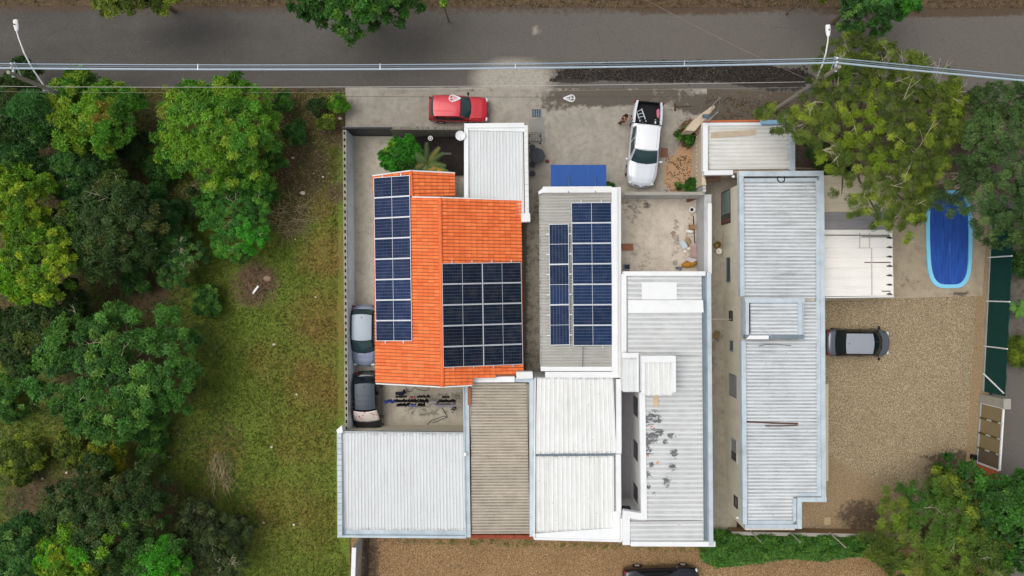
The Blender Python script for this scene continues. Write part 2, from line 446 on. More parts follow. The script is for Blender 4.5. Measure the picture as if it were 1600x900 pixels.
# --- vacant lot
dirt_b = [(400,440,34,.75),(392,462,20,.7),(452,338,46,.62),(470,262,66,.72),(470,185,70,.62),(415,175,50,.6),(250,185,60,.65),(345,300,50,.8),
          (210,440,80,.85),(60,180,110,.75),(150,300,130,.75),(50,450,130,.7),(180,570,150,.65),(160,800,120,.75),(240,790,60,.85),
          (60,790,70,.8),(90,640,50,.35),(210,715,40,.45),(290,840,90,.45),(395,850,30,.35),(525,300,22,.7),(525,200,40,.75),(40,740,60,.5)]
dry_b = [(510,400,45,.9),(505,500,60,.85),(490,600,60,.8),(500,320,30,.8),(470,680,60,.5),(440,800,70,.5),(490,830,50,.5),(420,560,40,.45),(345,720,40,.6),(110,700,50,.35)]
sheet('vacant_lot', (W(-400,1300).xy, W(552,1300).xy, W(538,139).xy, W(-400,115).xy), .22, .0, M['lot'],
      {'dirt': lambda X, Y: blobs(X, Y, dirt_b), 'dry': lambda X, Y: blobs(X, Y, dry_b)},
      relief=lambda X, Y: .05*fbm(X, Y, .6, 3.1) + .02*fbm(X, Y, 3.0, 9.1))
# far verge across the road
sheet('verge', (W(-600,8).xy, W(2200,14).xy, W(2200,-500).xy, W(-600,-500).xy), .5, .02, M['lot'],
      {'dirt': lambda X, Y: np.full_like(X, .8), 'dry': zero}, relief=lambda X, Y: .03*fbm(X, Y, 1.0, 5.5))
# --- road
def road_wet(X, Y): return ellblobs(X, Y, [(1050,112,170,16,1.3),(1010,103,90,6,1),(900,124,40,7,1),(1200,122,70,14,1.3),(1230,138,60,6,.6),(1500,160,60,14,.9),(1530,172,40,18,.8)])
def road_litter(X, Y):
    yt = (450-11)*H/F
    return np.clip(1-(yt+.05-Y)/.9, 0, 1)*.85 + ellblobs(X, Y, [(300,141,330,6,.75),(1090,16,120,5,.5),(1450,18,150,9,.9)])
road = sheet('road', (W(-600,125).xy, W(2200,172).xy, W(2200,10).xy, W(-600,4).xy), .25, .012, M['asphalt'],
      {'patch': lambda X, Y: np.clip(ellblobs(X, Y, [(802,124,58,28,1.3)]), 0, 1) + ellblobs(X, Y, [(1021,11,12,6,.9),(837,48,5,5,.8),(395,3,20,7,.7)]),
       'wet': road_wet, 'litter': road_litter}, relief=lambda X, Y: .012*fbm(X, Y, .5, 2.2))
# --- pavement / driveway in front of the houses (a step above the road)
def drive_wet(X, Y):
    return ellblobs(X, Y, [(940,152,95,16,1),(1010,150,90,14,.8),(1090,163,45,18,.9),(1165,165,95,22,1),(1250,170,60,25,1),(870,165,28,12,.6),(745,141,40,5,.35)])
sheet('driveway', (W(540,312).xy, W(1104,312).xy, W(1104,139).xy, W(540,139).xy), .14, .10, M['drive'],
      {'wet': drive_wet,
       'soil': lambda X, Y: np.clip(ellblobs(X, Y, [(1060,274,22,30,1.5),(1070,262,18,34,1.3)]), 0, 1),
       'leaf': lambda X, Y: ellblobs(X, Y, [(1068,250,16,8,.5),(1050,296,14,4,.45),(1078,205,20,20,.9),(1072,225,14,10,.7),(905,168,30,6,.35),(1185,170,70,14,.6)])},
      skirt=.14)
sheet('front_bank', (W(1104,272).xy, W(1700,330).xy, W(1700,163).xy, W(1104,140).xy), .2, .06, M['drive'],
      {'wet': lambda X, Y: np.full_like(X, .9), 'soil': zero,
       'leaf': lambda X, Y: np.full_like(X, .45)}, relief=lambda X, Y: .04*fbm(X, Y, 1.0, 6.0), skirt=.1)
# --- the houses' own ground
sheet('yard_floor', (W(541,690).xy, W(736,690).xy, W(736,205).xy, W(541,205).xy), .2, .115, M['yard_c'],
      {'wet': lambda X, Y: ellblobs(X, Y, [(690,235,70,45,1.3),(560,640,30,30,.5),(660,640,40,12,.4),(700,620,30,12,.4)]), 'soil': zero, 'leaf': zero})
sheet('patio_floor', (W(966,430).xy, W(1100,430).xy, W(1100,306).xy, W(966,306).xy), .12, .13, M['patio_c'],
      {'wet': lambda X, Y: ellblobs(X, Y, [(995,320,30,8,.45),(1000,405,30,30,.25),(1055,385,6,60,.35),(985,330,18,20,.3)]), 'soil': zero,
       'leaf': lambda X, Y: ellblobs(X, Y, [(1080,370,12,40,.3)])})
sheet('side_alley', (W(1096,842).xy, W(1150,842).xy, W(1150,272).xy, W(1096,272).xy), .15, .125, M['alley_c'],
      {'wet': lambda X, Y: ellblobs(X, Y, [(1112,560,7,30,.35),(1129,640,3,90,.3),(1122,522,10,12,.5)]), 'soil': zero,
       'leaf': lambda X, Y: zero(X, Y)})
sheet('middle_alley', (W(806,600).xy, W(850,600).xy, W(850,298).xy, W(806,298).xy), .2, .12, M['alley_c'],
      {'wet': lambda X, Y: np.where(X < .95, .9, .35), 'soil': zero, 'leaf': lambda X, Y: np.full_like(X, .1)})
sheet('pool_deck', (W(1288,470).xy, W(1533,462).xy, W(1546,272).xy, W(1238,262).xy), .2, .12, M['deck_c'],
      {'wet': lambda X, Y: ellblobs(X, Y, [(1400,300,50,60,.3),(1415,440,20,8,.3),(1500,460,18,3,.8)]), 'soil': zero,
       'leaf': lambda X, Y: ellblobs(X, Y, [(1480,290,70,25,.55),(1410,330,30,40,.3)])}, skirt=.05)
sheet('gravel_yard', (W(1240,842).xy, W(1500,842).xy, W(1545,455).xy, W(1270,455).xy), .2, .06, M['gravel_e'],
      {'soil': lambda X, Y: ellblobs(X, Y, [(1310,780,75,45,1),(1300,745,30,30,.7),(1370,790,50,30,.6)]),
       'dark': lambda X, Y: ellblobs(X, Y, [(1345,805,38,26,.85),(1338,800,14,10,1.1),(1490,728,45,26,.9),(1475,715,40,5,.9),(1275,600,10,200,.15)])},
      relief=lambda X, Y: .015*fbm(X, Y, 2.0, 4.0))
sheet('soil_strip', (W(1500,842).xy, W(1538,842).xy, W(1553,345).xy, W(1533,345).xy), .2, .07, M['gravel_e'],
      {'soil': lambda X, Y: np.full_like(X, .9), 'dark': lambda X, Y: np.full_like(X, .15)})
sheet('gravel_lot', (W(548,1000).xy, W(1440,1000).xy, W(1440,832).xy, W(548,832).xy), .2, .04, M['gravel_s'],
      {'soil': lambda X, Y: ellblobs(X, Y, [(1000,860,250,12,.25)]),
       'dark': lambda X, Y: ellblobs(X, Y, [(580,870,14,60,.8),(620,845,80,4,.5),(1230,885,160,8,.3),(700,880,30,10,.3)])},
      relief=lambda X, Y: .02*fbm(X, Y, 1.5, 8.0))
sheet('lane', (W(1536,1100).xy, W(1760,1100).xy, W(1760,200).xy, W(1560,200).xy), .3, .03, M['asphalt'],
      {'patch': zero, 'wet': zero, 'litter': lambda X, Y: ellblobs(X, Y, [(1590,400,60,80,.5),(1600,540,20,60,.5)])}, relief=lambda X, Y: .01*fbm(X, Y, 1.0, 1.0))

# kerb stones along the driveway: each stone a piece
kerb = thing('kerb', 'pale worn kerb along the road edge of the driveway', 'kerb', W(740,139,.0))
kx0 = W(540,139).x; x = kx0; me = None
while x < W(1104,139).x:
    L_ = .92
    if me is None:
        k = MB(); k.box(0, -.07, -.1, L_-.02, .07, .115); me = k.mesh('kerb_stone', M['concrete'])
    if x < W(748,139).x:
        o = link_mesh('kerb_stone', me, kerb); o.location = Vector((x, W(540,139).y + rnd.uniform(-.02,.02), rnd.uniform(-.012,.0))) - kerb.location
    x += L_
# bank of wet dark soil washed along the road
bank = MB(); n = 5200
pts = []
while len(pts) < n:
    px = rnd.uniform(858, 1262); py = rnd.uniform(93, 140)
    t = (px-858)/404; top = 116-20*math.sin(math.pi*min(1, t*1.5))**.7 if t < .33 else 96+ (12*max(0,(t-.66)/.34)); bot = 122+5*min(1,t*3)
    if px < 870: top, bot = 118, 127
    wob = 5*mnoise.noise(Vector((px*.03, 1.7, 0)))+3*mnoise.noise(Vector((px*.12, 5.7, 0))); wo2 = 6*mnoise.noise(Vector((px*.025, 9.7, 0)))+3*mnoise.noise(Vector((px*.13, 3.1, 0)))
    if top+wob < py < bot+wo2 or (rnd.random() < .015): pts.append((px, py))
for px, py in pts:
    c = W(px, py, .03); s_ = rnd.uniform(.02,.055); a = rnd.uniform(0, 6.28)
    q = [(c.x+s_*math.cos(a+k*2.094)*rnd.uniform(.7,1.4), c.y+s_*math.sin(a+k*2.094), .026) for k in range(3)]
    bank.add(q+[(c.x, c.y, .028+s_*rnd.uniform(.3,.7))], [(0,1,3),(1,2,3),(2,0,3)])
    bank.m[-3:] = [1 if rnd.random() < .02 else 0]*3
tag(bank.build('soil_heap', [mat('wet_soil', (40,35,31), .75, .3, 6), mat('pale_leaf_bits', (150,138,112), .9, .2)]), kind='stuff')
# ================================================================== ROOF HELPERS
def bil(q, u, v):
    """q = NW, NE, SE, SW; u along NW->NE, v along NW->SW"""
    a = q[0].lerp(q[1], u); b_ = q[3].lerp(q[2], u); return a.lerp(b_, v)

def prof_sine(pitch, amp):
    n = 6
    return [(pitch*k/n, amp*.5*(1-math.cos(2*math.pi*k/n))) for k in range(n)], pitch
def prof_trap(pitch, h, top=.045, slope=.02):
    a = pitch-top-2*slope
    return [(0,0),(a,0),(a+slope,h),(a+slope+top,h),(pitch-.001,0)], pitch

def sheets(name, q, ribs, prof, sheet_w, material, parent, rows=1, label=None, jitter=.004, lift=0.0):
    """profiled sheets laid side by side over the quad q; ribs 'u' run NW->NE, 'v' run NW->SW. Each sheet is one object."""
    pr, pitch = prof
    qq = q if ribs == 'u' else [q[0], q[3], q[2], q[1]]      # now ribs run along first axis, repeat along second
    across = ((qq[3]-qq[0]).length + (qq[2]-qq[1]).length)/2
    ns = max(1, round(across/sheet_w)); per = across/ns
    nrm = (q[3]-q[0]).cross(q[1]-q[0]).normalized()
    if nrm.z < 0: nrm = -nrm
    flip = ribs == 'u'
    outs = []
    for j in range(ns):
        s0 = j*per - (.03 if j else 0); s1 = (j+1)*per
        ss = []; k0 = int(math.floor(s0/pitch))
        for k in range(k0, int(s1/pitch)+2):
            for dx, hh in pr:
                s_ = k*pitch+dx
                if s0 <= s_ <= s1: ss.append((s_, hh))
        def h_at(s_):
            t = s_ % pitch; P = pr + [(pitch, pr[0][1])]
            for (a, ha), (b_, hb) in zip(P, P[1:]):
                if a <= t <= b_: return ha+(hb-ha)*((t-a)/max(1e-6,b_-a))
            return pr[0][1]
        ss = [(s0, h_at(s0))] + [x for x in ss if s0+.004 < x[0] < s1-.004] + [(s1, h_at(s1))]
        for r in range(rows):
            r0 = r/rows - (.008 if r else 0); r1 = (r+1)/rows
            dz = lift + rnd.uniform(0, jitter) + .004*(j % 2) + (.010 if r % 2 else 0)
            mb = MB(); US = [0, .035, .5, .965, 1.0]; nu = 5
            tilt = rnd.uniform(-.004,.004)
            P = []
            for i in range(nu):
                u = r0+(r1-r0)*US[i]
                P.append([bil(qq, u, min(max(s_/across, 0), 1)) + nrm*(hh+dz+tilt*i) for s_, hh in ss])
            mb.grid(P, nu, len(ss), flip=not flip)
            # folded edges so that a sheet has a visible thickness
            top = [P[0][k] for k in range(len(ss))]; bot = [p - nrm*.012 for p in top]
            mb.grid([top, bot], 2, len(ss), flip=flip)
            top = [P[-1][k] for k in range(len(ss))]; bot = [p - nrm*.012 for p in top]
            mb.grid([top, bot], 2, len(ss), flip=not flip)
            o_ = mb.build(name, material, parent, label=label)
            hmax = max(h_ for _, h_ in pr) or 1
            vv = [1-hh/hmax for i in range(nu) for _, hh in ss] + [1-hh/hmax for k_ in range(4) for _, hh in ss]
            at_ = o_.data.attributes.new('valley', 'FLOAT', 'POINT'); at_.data.foreach_set('value', vv[:len(o_.data.vertices)])
            ee = [1.0 if i in (0, nu-1) else 0.0 for i in range(nu) for _ in ss] + [1.0]*(4*len(ss))
            at_ = o_.data.attributes.new('end_grime', 'FLOAT', 'POINT'); at_.data.foreach_set('value', ee[:len(o_.data.vertices)])
            outs.append(o_)
    return outs

def coping(name, pts, w_, z0, z1, material, parent, piece=2.0, closed=False, off=0.0, crown=0.0):
    """metal or stone cap in butted pieces along a path of (x,y) points"""
    pts = [Vector(p[:2]) for p in pts]
    segs = list(zip(pts, pts[1:] + ([pts[0]] if closed else [])))
    if not closed: segs = segs[:len(pts)-1]
    for a, b_ in segs:
        L_ = (b_-a).length; n = max(1, round(L_/piece)); d = (b_-a)/n
        for k in range(n):
            p0 = a+d*k + d.normalized()*(.004 if k else 0); p1 = a+d*(k+1)
            mb = MB(); e = rnd.uniform(0,.004)
            mb.bar(p0, p1, w_+rnd.uniform(-.004,.004), z0, z1+e, off)
            mb.build(name, material, parent)

def wall_path(name, pts, w_, z0, z1, material, parent, closed=False, off=0.0):
    mb = MB(); pts = [Vector(p[:2]) for p in pts]
    segs = list(zip(pts, pts[1:] + ([pts[0]] if closed else [])))
    for a, b_ in segs:
        mb.bar(a, b_, w_, z0, z1, off)
    return mb.build(name, material, parent)

def Wq(*c):   # four corners (px,py,z)
    return [W(*p) for p in c]

# ================================================================== TILED HOUSE
house = thing('tiled_house', 'orange tiled single storey house carrying two dark solar arrays', 'house', W(690,450,0))
EZ, RZ = 2.9, 4.3
def wz(px): return EZ + (RZ-EZ)*(px-584)/(688-584)
body = MB()
body.prism([W(594,592,2.6).xy, W(730,592,2.6).xy, W(730,580,2.6).xy, W(808,578,2.6).xy, W(806,318,2.6).xy, W(700,312,2.6).xy, W(700,282,2.6).xy, W(592,284,2.6).xy], 0.02, 2.62)
body.build('wall', M['plaster_white'], house)
def m_tile():
    b = NB('roof_tile_orange')
    t = b.attr('tint')
    col = b.mix(t, lin((228,106,52)), lin((248,138,78)))
    n = b.noise(1.2, 5)
    col = b.mix(b.ramp(n, .52, .75, 0, .35), col, lin((196,86,42)))
    col = b.mix(b.math('MULTIPLY', b.ramp(b.noise(14, 4, .7), .6, .75), .25), col, lin((160,74,44)))
    col = b.mix(b.math('MULTIPLY', b.math('POWER', b.attr('nose_shade'), 2.0), .5), col, lin((150,58,28)))  # shadow line under each tile nose, put into the colour
    return b.fin(col, .62, 0, .3)
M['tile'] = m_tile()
M['tile_ridge'] = mat('ridge_tile', (226,110,56), .65, .1, 3, objvar=.08)

TP = [(-.5,.0),(-.34,.0),(-.26,.014),(-.13,.032),(.0,.038),(.13,.032),(.26,.014),(.34,.0)]
def tiles(name, q, parent, down, cut=None, cw=.205, cl=.36):
    """portuguese tiles: q = (ridge0, ridge1, eave1, eave0); courses run ridge->eave"""
    r0, r1, e1, e0 = q
    L_ = ((e0-r0).length+(e1-r1).length)/2; Wd = ((r1-r0).length+(e1-e0).length)/2
    nc = round(L_/cl); nw = round(Wd/cw)
    V = []; Fc = []; T = []; G = []
    nrm = (r1-r0).cross(e0-r0).normalized()
    if nrm.z < 0: nrm = -nrm
    def P(s_, t_): return r0.lerp(r1, s_).lerp(e0.lerp(e1, s_), t_)
    for i in range(nc):
        for j in range(nw):
            c = P((j+.5)/nw, (i+.5)/nc)
            if cut and cut(c): continue
            b0 = len(V); tint = rnd.random()*.7 + .3*rnd.random(); jit = rnd.uniform(-.006,.006); yaw = rnd.uniform(-.012,.012)
            for e, (tt, dz) in enumerate(((i/nc, .012), ((i+.90)/nc, .042), ((i+1.10)/nc, .052))):
                for x, hh in TP:
                    s_ = (j+.5+x*1.02+ (yaw if e else 0))/nw
                    V.append(P(s_, tt) + nrm*(hh+dz+jit))
            k = len(TP)
            for r_ in (0, k):
                for a in range(k-1): Fc.append((b0+r_+a, b0+r_+a+1, b0+r_+k+a+1, b0+r_+k+a))
            n1 = len(V)       # nose of the tile
            for a in range(k): V.append(V[b0+2*k+a] - nrm*.042)
            for a in range(k-1): Fc.append((b0+2*k+a, b0+2*k+a+1, n1+a+1, n1+a))
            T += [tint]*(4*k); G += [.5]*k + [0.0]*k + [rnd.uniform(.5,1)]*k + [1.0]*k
    org = wloc(parent)
    me = bpy.data.meshes.new(name); me.from_pydata([tuple(v-org) for v in V], [], Fc)
    a = me.attributes.new('tint', 'FLOAT', 'POINT'); a.data.foreach_set('value', T)
    a = me.attributes.new('nose_shade', 'FLOAT', 'POINT'); a.data.foreach_set('value', G)
    me.materials.append(M['tile']); me.update()
    o = link_mesh(name, me, parent); o['kind'] = 'stuff'; return o
q_wn = (W(641,267.5,wz(641)), W(644,308,wz(643)), W(584.5,308,EZ), W(583,275.5,EZ))
q_w = (W(687,309.5,RZ), W(691,603,RZ), W(588,598,EZ), W(584.5,308,EZ))
q_en = (W(642,267.5,wz(641)), W(644.5,309,wz(643)), W(710,307,2.82), W(709.5,271,2.82))
q_e = (W(688,309.5,RZ), W(692,603,RZ), W(817,601,2.92), W(813,313.5,2.95))
cutp = W(738,589,3.6)
def cut_e(c): return c.x > cutp.x and c.y < cutp.y
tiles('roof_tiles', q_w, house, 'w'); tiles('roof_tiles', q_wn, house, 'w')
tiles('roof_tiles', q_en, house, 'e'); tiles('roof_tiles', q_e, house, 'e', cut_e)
# deck under the tiles (so that nothing shows between them)
dk = MB()
for q in (q_w, q_wn, q_en):
    p = [v - Vector((0,0,.05)) for v in q]; p2 = [v - Vector((0,0,.14)) for v in q]
    dk.add(p+p2, [(0,1,2,3),(7,6,5,4),(0,4,5,1),(1,5,6,2),(2,6,7,3),(3,7,4,0)])
def on_e(px, py): 
    t = (px-688)/(815-688); return W(px, py, RZ+(2.93-RZ)*t)
for poly in ([(688,310),(738,311),(738,602),(692,603)], [(738,311),(812,314),(815,588),(738,590)]):
    p = [on_e(*a)-Vector((0,0,.05)) for a in poly]; p2 = [v-Vector((0,0,.09)) for v in p]
    dk.add(p+p2, [(0,1,2,3),(7,6,5,4),(0,4,5,1),(1,5,6,2),(2,6,7,3),(3,7,4,0)])
dk.build('roof_deck', M['wood_red'], house)
# ridge caps one by one
def ridge(p0, p1, n):
    me = None
    d = (p1-p0)/n
    for k in range(n):
        mb = MB(); a = p0+d*k; L_ = d.length
        u = d.normalized(); sd = Vector((0,0,1)).cross(u).normalized()
        P = []
        for e, r_ in ((0,.105),(1.08,.125)):
            P.append([a+d*e + sd*(r_*math.cos(t)) + Vector((0,0,1))*(r_*.62*math.sin(t)+.035) for t in [math.pi*i/6 for i in range(7)]])
        mb.grid(P, 2, 7); mb.grid([P[1],[p-Vector((0,0,.03)) for p in P[1]]], 2, 7)
        mb.build('ridge_tile', M['tile_ridge'], house)
ridge(W(641.5,267.5,wz(641)+.02), W(643.5,306,wz(643)+.02), 4)
ridge(W(687.5,309.5,RZ+.02), W(691.5,603.5,RZ+.02), 31)
# white verge boards on the gables
def board(name, a, b_, hgt, th, material, parent, up=.06):
    mb = MB(); d = (b_-a).normalized(); n = Vector((-d.y, d.x, 0)).normalized()*th/2; z = Vector((0,0,1))
    vs_ = [a-n-z*hgt, b_-n-z*hgt, b_+n-z*hgt, a+n-z*hgt, a-n+z*up, b_-n+z*up, b_+n+z*up, a+n+z*up]
    mb.add(vs_, [(3,2,1,0),(4,5,6,7),(0,1,5,4),(1,2,6,5),(2,3,7,6),(3,0,4,7)]); return mb.build(name, material, parent)
for a, b_ in ((W(582,275,EZ), W(641,267,wz(641))), (W(641,267,wz(641)), W(711,270.5,2.80)), (W(644,308,wz(644)+.02), W(687,308.8,RZ)), (W(687,308.8,RZ), W(814,312.8,2.93)),
              (W(587.5,599,EZ), W(691.5,604.6,RZ)), (W(691.5,604.6,RZ), W(738,602,3.78))):
    board('verge_board', a, b_, .16, .07, M['plaster_white'], house, .10)

# ------------------------------------------------------------------ solar arrays
def m_cells(name, c0, c1, line):
    b = NB(name)
    uv = b.n('ShaderNodeUVMap'); sp = b.n('ShaderNodeSeparateXYZ'); b.l(uv.outputs[0], sp.inputs[0])
    def ln(x, n, w_):
        f = b.math('FRACT', b.math('MULTIPLY', x, n)); d = b.math('ABSOLUTE', b.math('SUBTRACT', f, .5))
        return b.ramp(d, .5-w_, .5-w_*.5)
    lv = ln(sp.outputs[1], 6, .05); lu = ln(sp.outputs[0], 12, .05)
    fl = b.math('ADD', b.math('MULTIPLY', lv, .8), b.math('MULTIPLY', lu, .40))
    n = b.noise(.5, 3)
    col = b.mix(b.ramp(n, .3, .7), lin(c0), lin(c1))
    col = b.mix(fl, col, lin(line))
    oi = b.n('ShaderNodeObjectInfo'); hv = b.n('ShaderNodeHueSaturation'); b.l(b.ramp(oi.outputs['Random'], 0, 1, .82, 1.22), hv.inputs['Value']); b.l(col, hv.inputs['Color']); col = hv.outputs[0]
    col = b.mix(b.ramp(b.noise(2, 5), .45, .8, 0, .14), col, lin((120,110,96)))
    return b.fin(col, .25, 0, .10)
M['cells_w'] = m_cells('solar_cells_blue', (18,32,62), (26,44,80), (104,122,156))
M['cells_e'] = m_cells('solar_cells_dark', (13,20,34), (18,28,44), (84,98,120))
M['cells_c'] = m_cells('solar_cells_navy', (17,34,62), (24,44,78), (98,120,152))
def solar_array(label, q, nu, nv, split_u, cells, group, rails=True):
    """q NW,NE,SE,SW; nu x nv panels; split_u: the half-cut seam crosses u"""
    c = (q[0]+q[1]+q[2]+q[3])/4
    t = thing('solar_array', label, 'solar array', (c.x, c.y, c.z), group)
    nrm = (q[3]-q[0]).cross(q[1]-q[0]).normalized()
    if nrm.z < 0: nrm = -nrm
    Lu = (q[1]-q[0]).length; Lv = (q[3]-q[0]).length
    def pt(u, v, h): return bil(q, u, v) + nrm*h
    def slab(mb, u0, u1, v0, v1, h0, h1):
        vs_ = [pt(u0,v1,h0), pt(u1,v1,h0), pt(u1,v0,h0), pt(u0,v0,h0), pt(u0,v1,h1), pt(u1,v1,h1), pt(u1,v0,h1), pt(u0,v0,h1)]
        mb.add(vs_, [(3,2,1,0),(4,5,6,7),(0,1,5,4),(1,2,6,5),(2,3,7,6),(3,0,4,7)])
    gu, gv = .004/Lu, .003/Lv; fu, fv = .026/Lu, .032/Lv
    for i in range(nu):
        for j in range(nv):
            u0, u1 = i/nu+gu, (i+1)/nu-gu; v0, v1 = j/nv+gv*2, (j+1)/nv-gv*2
            dz = rnd.uniform(-.004,.004)
            fr = MB()
            slab(fr, u0, u1, v0, v0+fv, dz-.035, dz); slab(fr, u0, u1, v1-fv, v1, dz-.035, dz)
            slab(fr, u0, u0+fu, v0+fv, v1-fv, dz-.035, dz-.001); slab(fr, u1-fu, u1, v0+fv, v1-fv, dz-.035, dz-.001)
            slab(fr, u0+fu, u1-fu, v0+fv, v1-fv, dz-.03, dz-.012)
            p = fr.build('solar_panel', M['alu'], t)
            seam = .011
            if split_u:
                um = (u0+u1)/2; halves = [(u0+fu, um-seam/Lu, v0+fv, v1-fv), (um+seam/Lu, u1-fu, v0+fv, v1-fv)]
            else:
                vm = (v0+v1)/2; halves = [(u0+fu, u1-fu, v0+fv, vm-seam/Lv), (u0+fu, u1-fu, vm+seam/Lv, v1-fv)]
            for a0, a1, b0, b1 in halves:
                org = wloc(p)
                vs_ = [tuple(x-org) for x in (pt(a0,b1,dz-.007), pt(a1,b1,dz-.007), pt(a1,b0,dz-.007), pt(a0,b0,dz-.007))]
                me = bpy.data.meshes.new('cell_sheet'); me.from_pydata(vs_, [], [(0,1,2,3)]); me.materials.append(cells)
                uvl = me.uv_layers.new(name='UVMap')
                uvs = [(0,0),(1,0),(1,1),(0,1)] if split_u else [(0,0),(0,1),(1,1),(1,0)]
                for li, uv in enumerate(uvs): uvl.data[li].uv = uv
                link_mesh('cell_sheet', me, p)
    # mounting rails: ends stick out past the panels
    for k in range(2*nu if split_u else 2*nv):
        mb = MB()
        if split_u:
            u = (k//2 + (.25 if k % 2 == 0 else .75))/nu; a, b_ = pt(u, -.16/Lv, -.07), pt(u, 1+.13/Lv, -.07)
        else:
            v = (k//2 + (.25 if k % 2 == 0 else .75))/nv; a, b_ = pt(-.16/Lu, v, -.07), pt(1+.16/Lu, v, -.07)
        d = (b_-a).normalized(); sdv = d.cross(nrm).normalized()*.028
        vs_ = [a-sdv-nrm*.03, b_-sdv-nrm*.03, b_+sdv-nrm*.03, a+sdv-nrm*.03, a-sdv+nrm*.03, b_-sdv+nrm*.03, b_+sdv+nrm*.03, a+sdv+nrm*.03]
        mb.add(vs_, [(3,2,1,0),(4,5,6,7),(0,1,5,4),(1,2,6,5),(2,3,7,6),(3,0,4,7)]); mb.build('rail', M['alu'], t)
    return t
G_SOL = 'solar arrays on the roofs'
solar_array('column of eight blue solar panels on the west slope of the orange tile roof', Wq((583.5,277.5,EZ+.22),(640,273.5,wz(640)+.20),(643.8,533,wz(641)+.20),(587.3,533,EZ+.22)), 1, 8, True, M['cells_w'], G_SOL)
solar_array('near black block of ten solar panels on the east slope of the orange tile roof', Wq((690.5,411.5,RZ+.17),(814.5,409.5,2.95+.2),(817.3,569.5,2.95+.2),(692.5,574.5,RZ+.17)), 2, 5, True, M['cells_e'], G_SOL)
solar_array('broad navy column of seven solar panels beside the white parapet on the grey corrugated roof', Wq((892.5,316.5,3.80),(955.5,315.8,3.80),(957.5,540,3.80),(895.8,540.3,3.80)), 1, 7, True, M['cells_c'], G_SOL)
solar_array('narrow navy row of three upright solar panels on the grey corrugated roof', Wq((857.5,350,3.74),(888.5,349.5,3.77),(890.3,539,3.77),(859.4,539.8,3.74)), 1, 3, False, M['cells_c'], G_SOL)

# ================================================================== WHITE CARPORT IN FRONT OF THE TILED HOUSE
cp = thing('carport', 'white ribbed metal carport roof behind the red car', 'carport', W(776,260,0))
CZ = 3.1
sheets('roof_sheet', Wq((731,203,CZ),(817,202,CZ),(819,338,CZ-.15),(731,338,CZ-.15)), 'v', prof_trap(.195,.035), .98, M['white_sheet'], cp)
mb = MB(); mb.prism([W(732,203,CZ).xy, W(820,203,CZ).xy, W(821,338,CZ).xy, W(732,338,CZ).xy], .1, CZ-.35); mb.build('wall', M['plaster_white'], cp)
coping('flashing', [W(728.5,310,CZ+.1).xy, W(728.5,199,CZ+.1).xy], .26, CZ-.3, CZ+.12, M['flash_white'], cp, 2.4)
coping('flashing', [W(725.5,196.5,CZ+.13).xy, W(819,195.5,CZ+.13).xy], .28, CZ-.3, CZ+.15, M['flash_white'], cp, 2.2)
mb = MB(); mb.prism([W(732,200,CZ).xy, W(819,200,CZ).xy, W(819,206,CZ).xy, W(732,204,CZ).xy], CZ+.035, CZ+.06); mb.build('apron_flashing', M['flash_white'], cp)
# east parapet of painted blocks, one by one
p0, p1 = W(821.5,196,CZ+.1), W(823.5,335,CZ+.1)
n = 15
for k in range(n):
    b_ = MB(); a = p0.lerp(p1, k/n); c2 = p0.lerp(p1, (k+1)/n-.002); b_.bar(a, c2, .23, CZ-.5, CZ+.16+rnd.uniform(0,.012)); b_.build('parapet_block', M['plaster_white'], cp)
mb = MB(); mb.prism([W(814,334,CZ).xy, W(828,333.5,CZ).xy, W(828.5,346.5,CZ).xy, W(814.5,347,CZ).xy], CZ-.5, CZ+.2); mb.build('end_cap', M['plaster_white'], cp)

# ================================================================== GREY ROOFED HOUSE WITH THE BLUE AWNING
hb = thing('grey_roof_house', 'house with grey corrugated roof and white parapet behind the blue awning', 'house', W(905,440,0))
BZ = 3.5
sheets('roof_sheet', Wq((842,301,BZ-.06),(957,300,BZ+.12),(958.5,575,BZ+.12),(844,576,BZ-.06)), 'u', prof_sine(.177,.05), 1.06, M['fibre_grey'], hb, rows=1)
mb = MB(); mb.prism([W(846,300,BZ).xy, W(966,300,BZ).xy, W(966,578,BZ).xy, W(846,578,BZ).xy], .1, BZ-.2); mb.build('wall', M['plaster_white'], hb)
coping('parapet_cap', [W(960.5,584,BZ+.3).xy, W(960,293,BZ+.3).xy], .34, BZ-.3, BZ+.40, M['flash_white'], hb, 2.3)
coping('parapet_cap', [W(967.3,590,BZ+.2).xy, W(967.0,292.5,BZ+.2).xy], .215, BZ-.4, BZ+.28, M['plaster_white'], hb, 2.0)
coping('parapet_cap', [W(848,296.5,BZ+.3).xy, W(955.5,296,BZ+.3).xy], .36, BZ-.3, BZ+.34, M['plaster_white'], hb, 2.3)
coping('parapet_cap', [W(845,576.5,BZ+.3).xy, W(956,576.5,BZ+.3).xy], .26, BZ-.3, BZ+.26, M['flash_white'], hb, 2.3)
mb = MB(); mb.prism([W(841,300,BZ).xy, W(849,294,BZ).xy, W(849,301,BZ).xy, W(842,304,BZ).xy], BZ-.4, BZ+.2); mb.build('corner_flashing', M['flash_white'], hb)
pl = MB(); pl.tube([W(911,541,3.85), W(910.6,573,3.82)], .02, 6); pl.build('conduit', M['cable_dark'], hb)
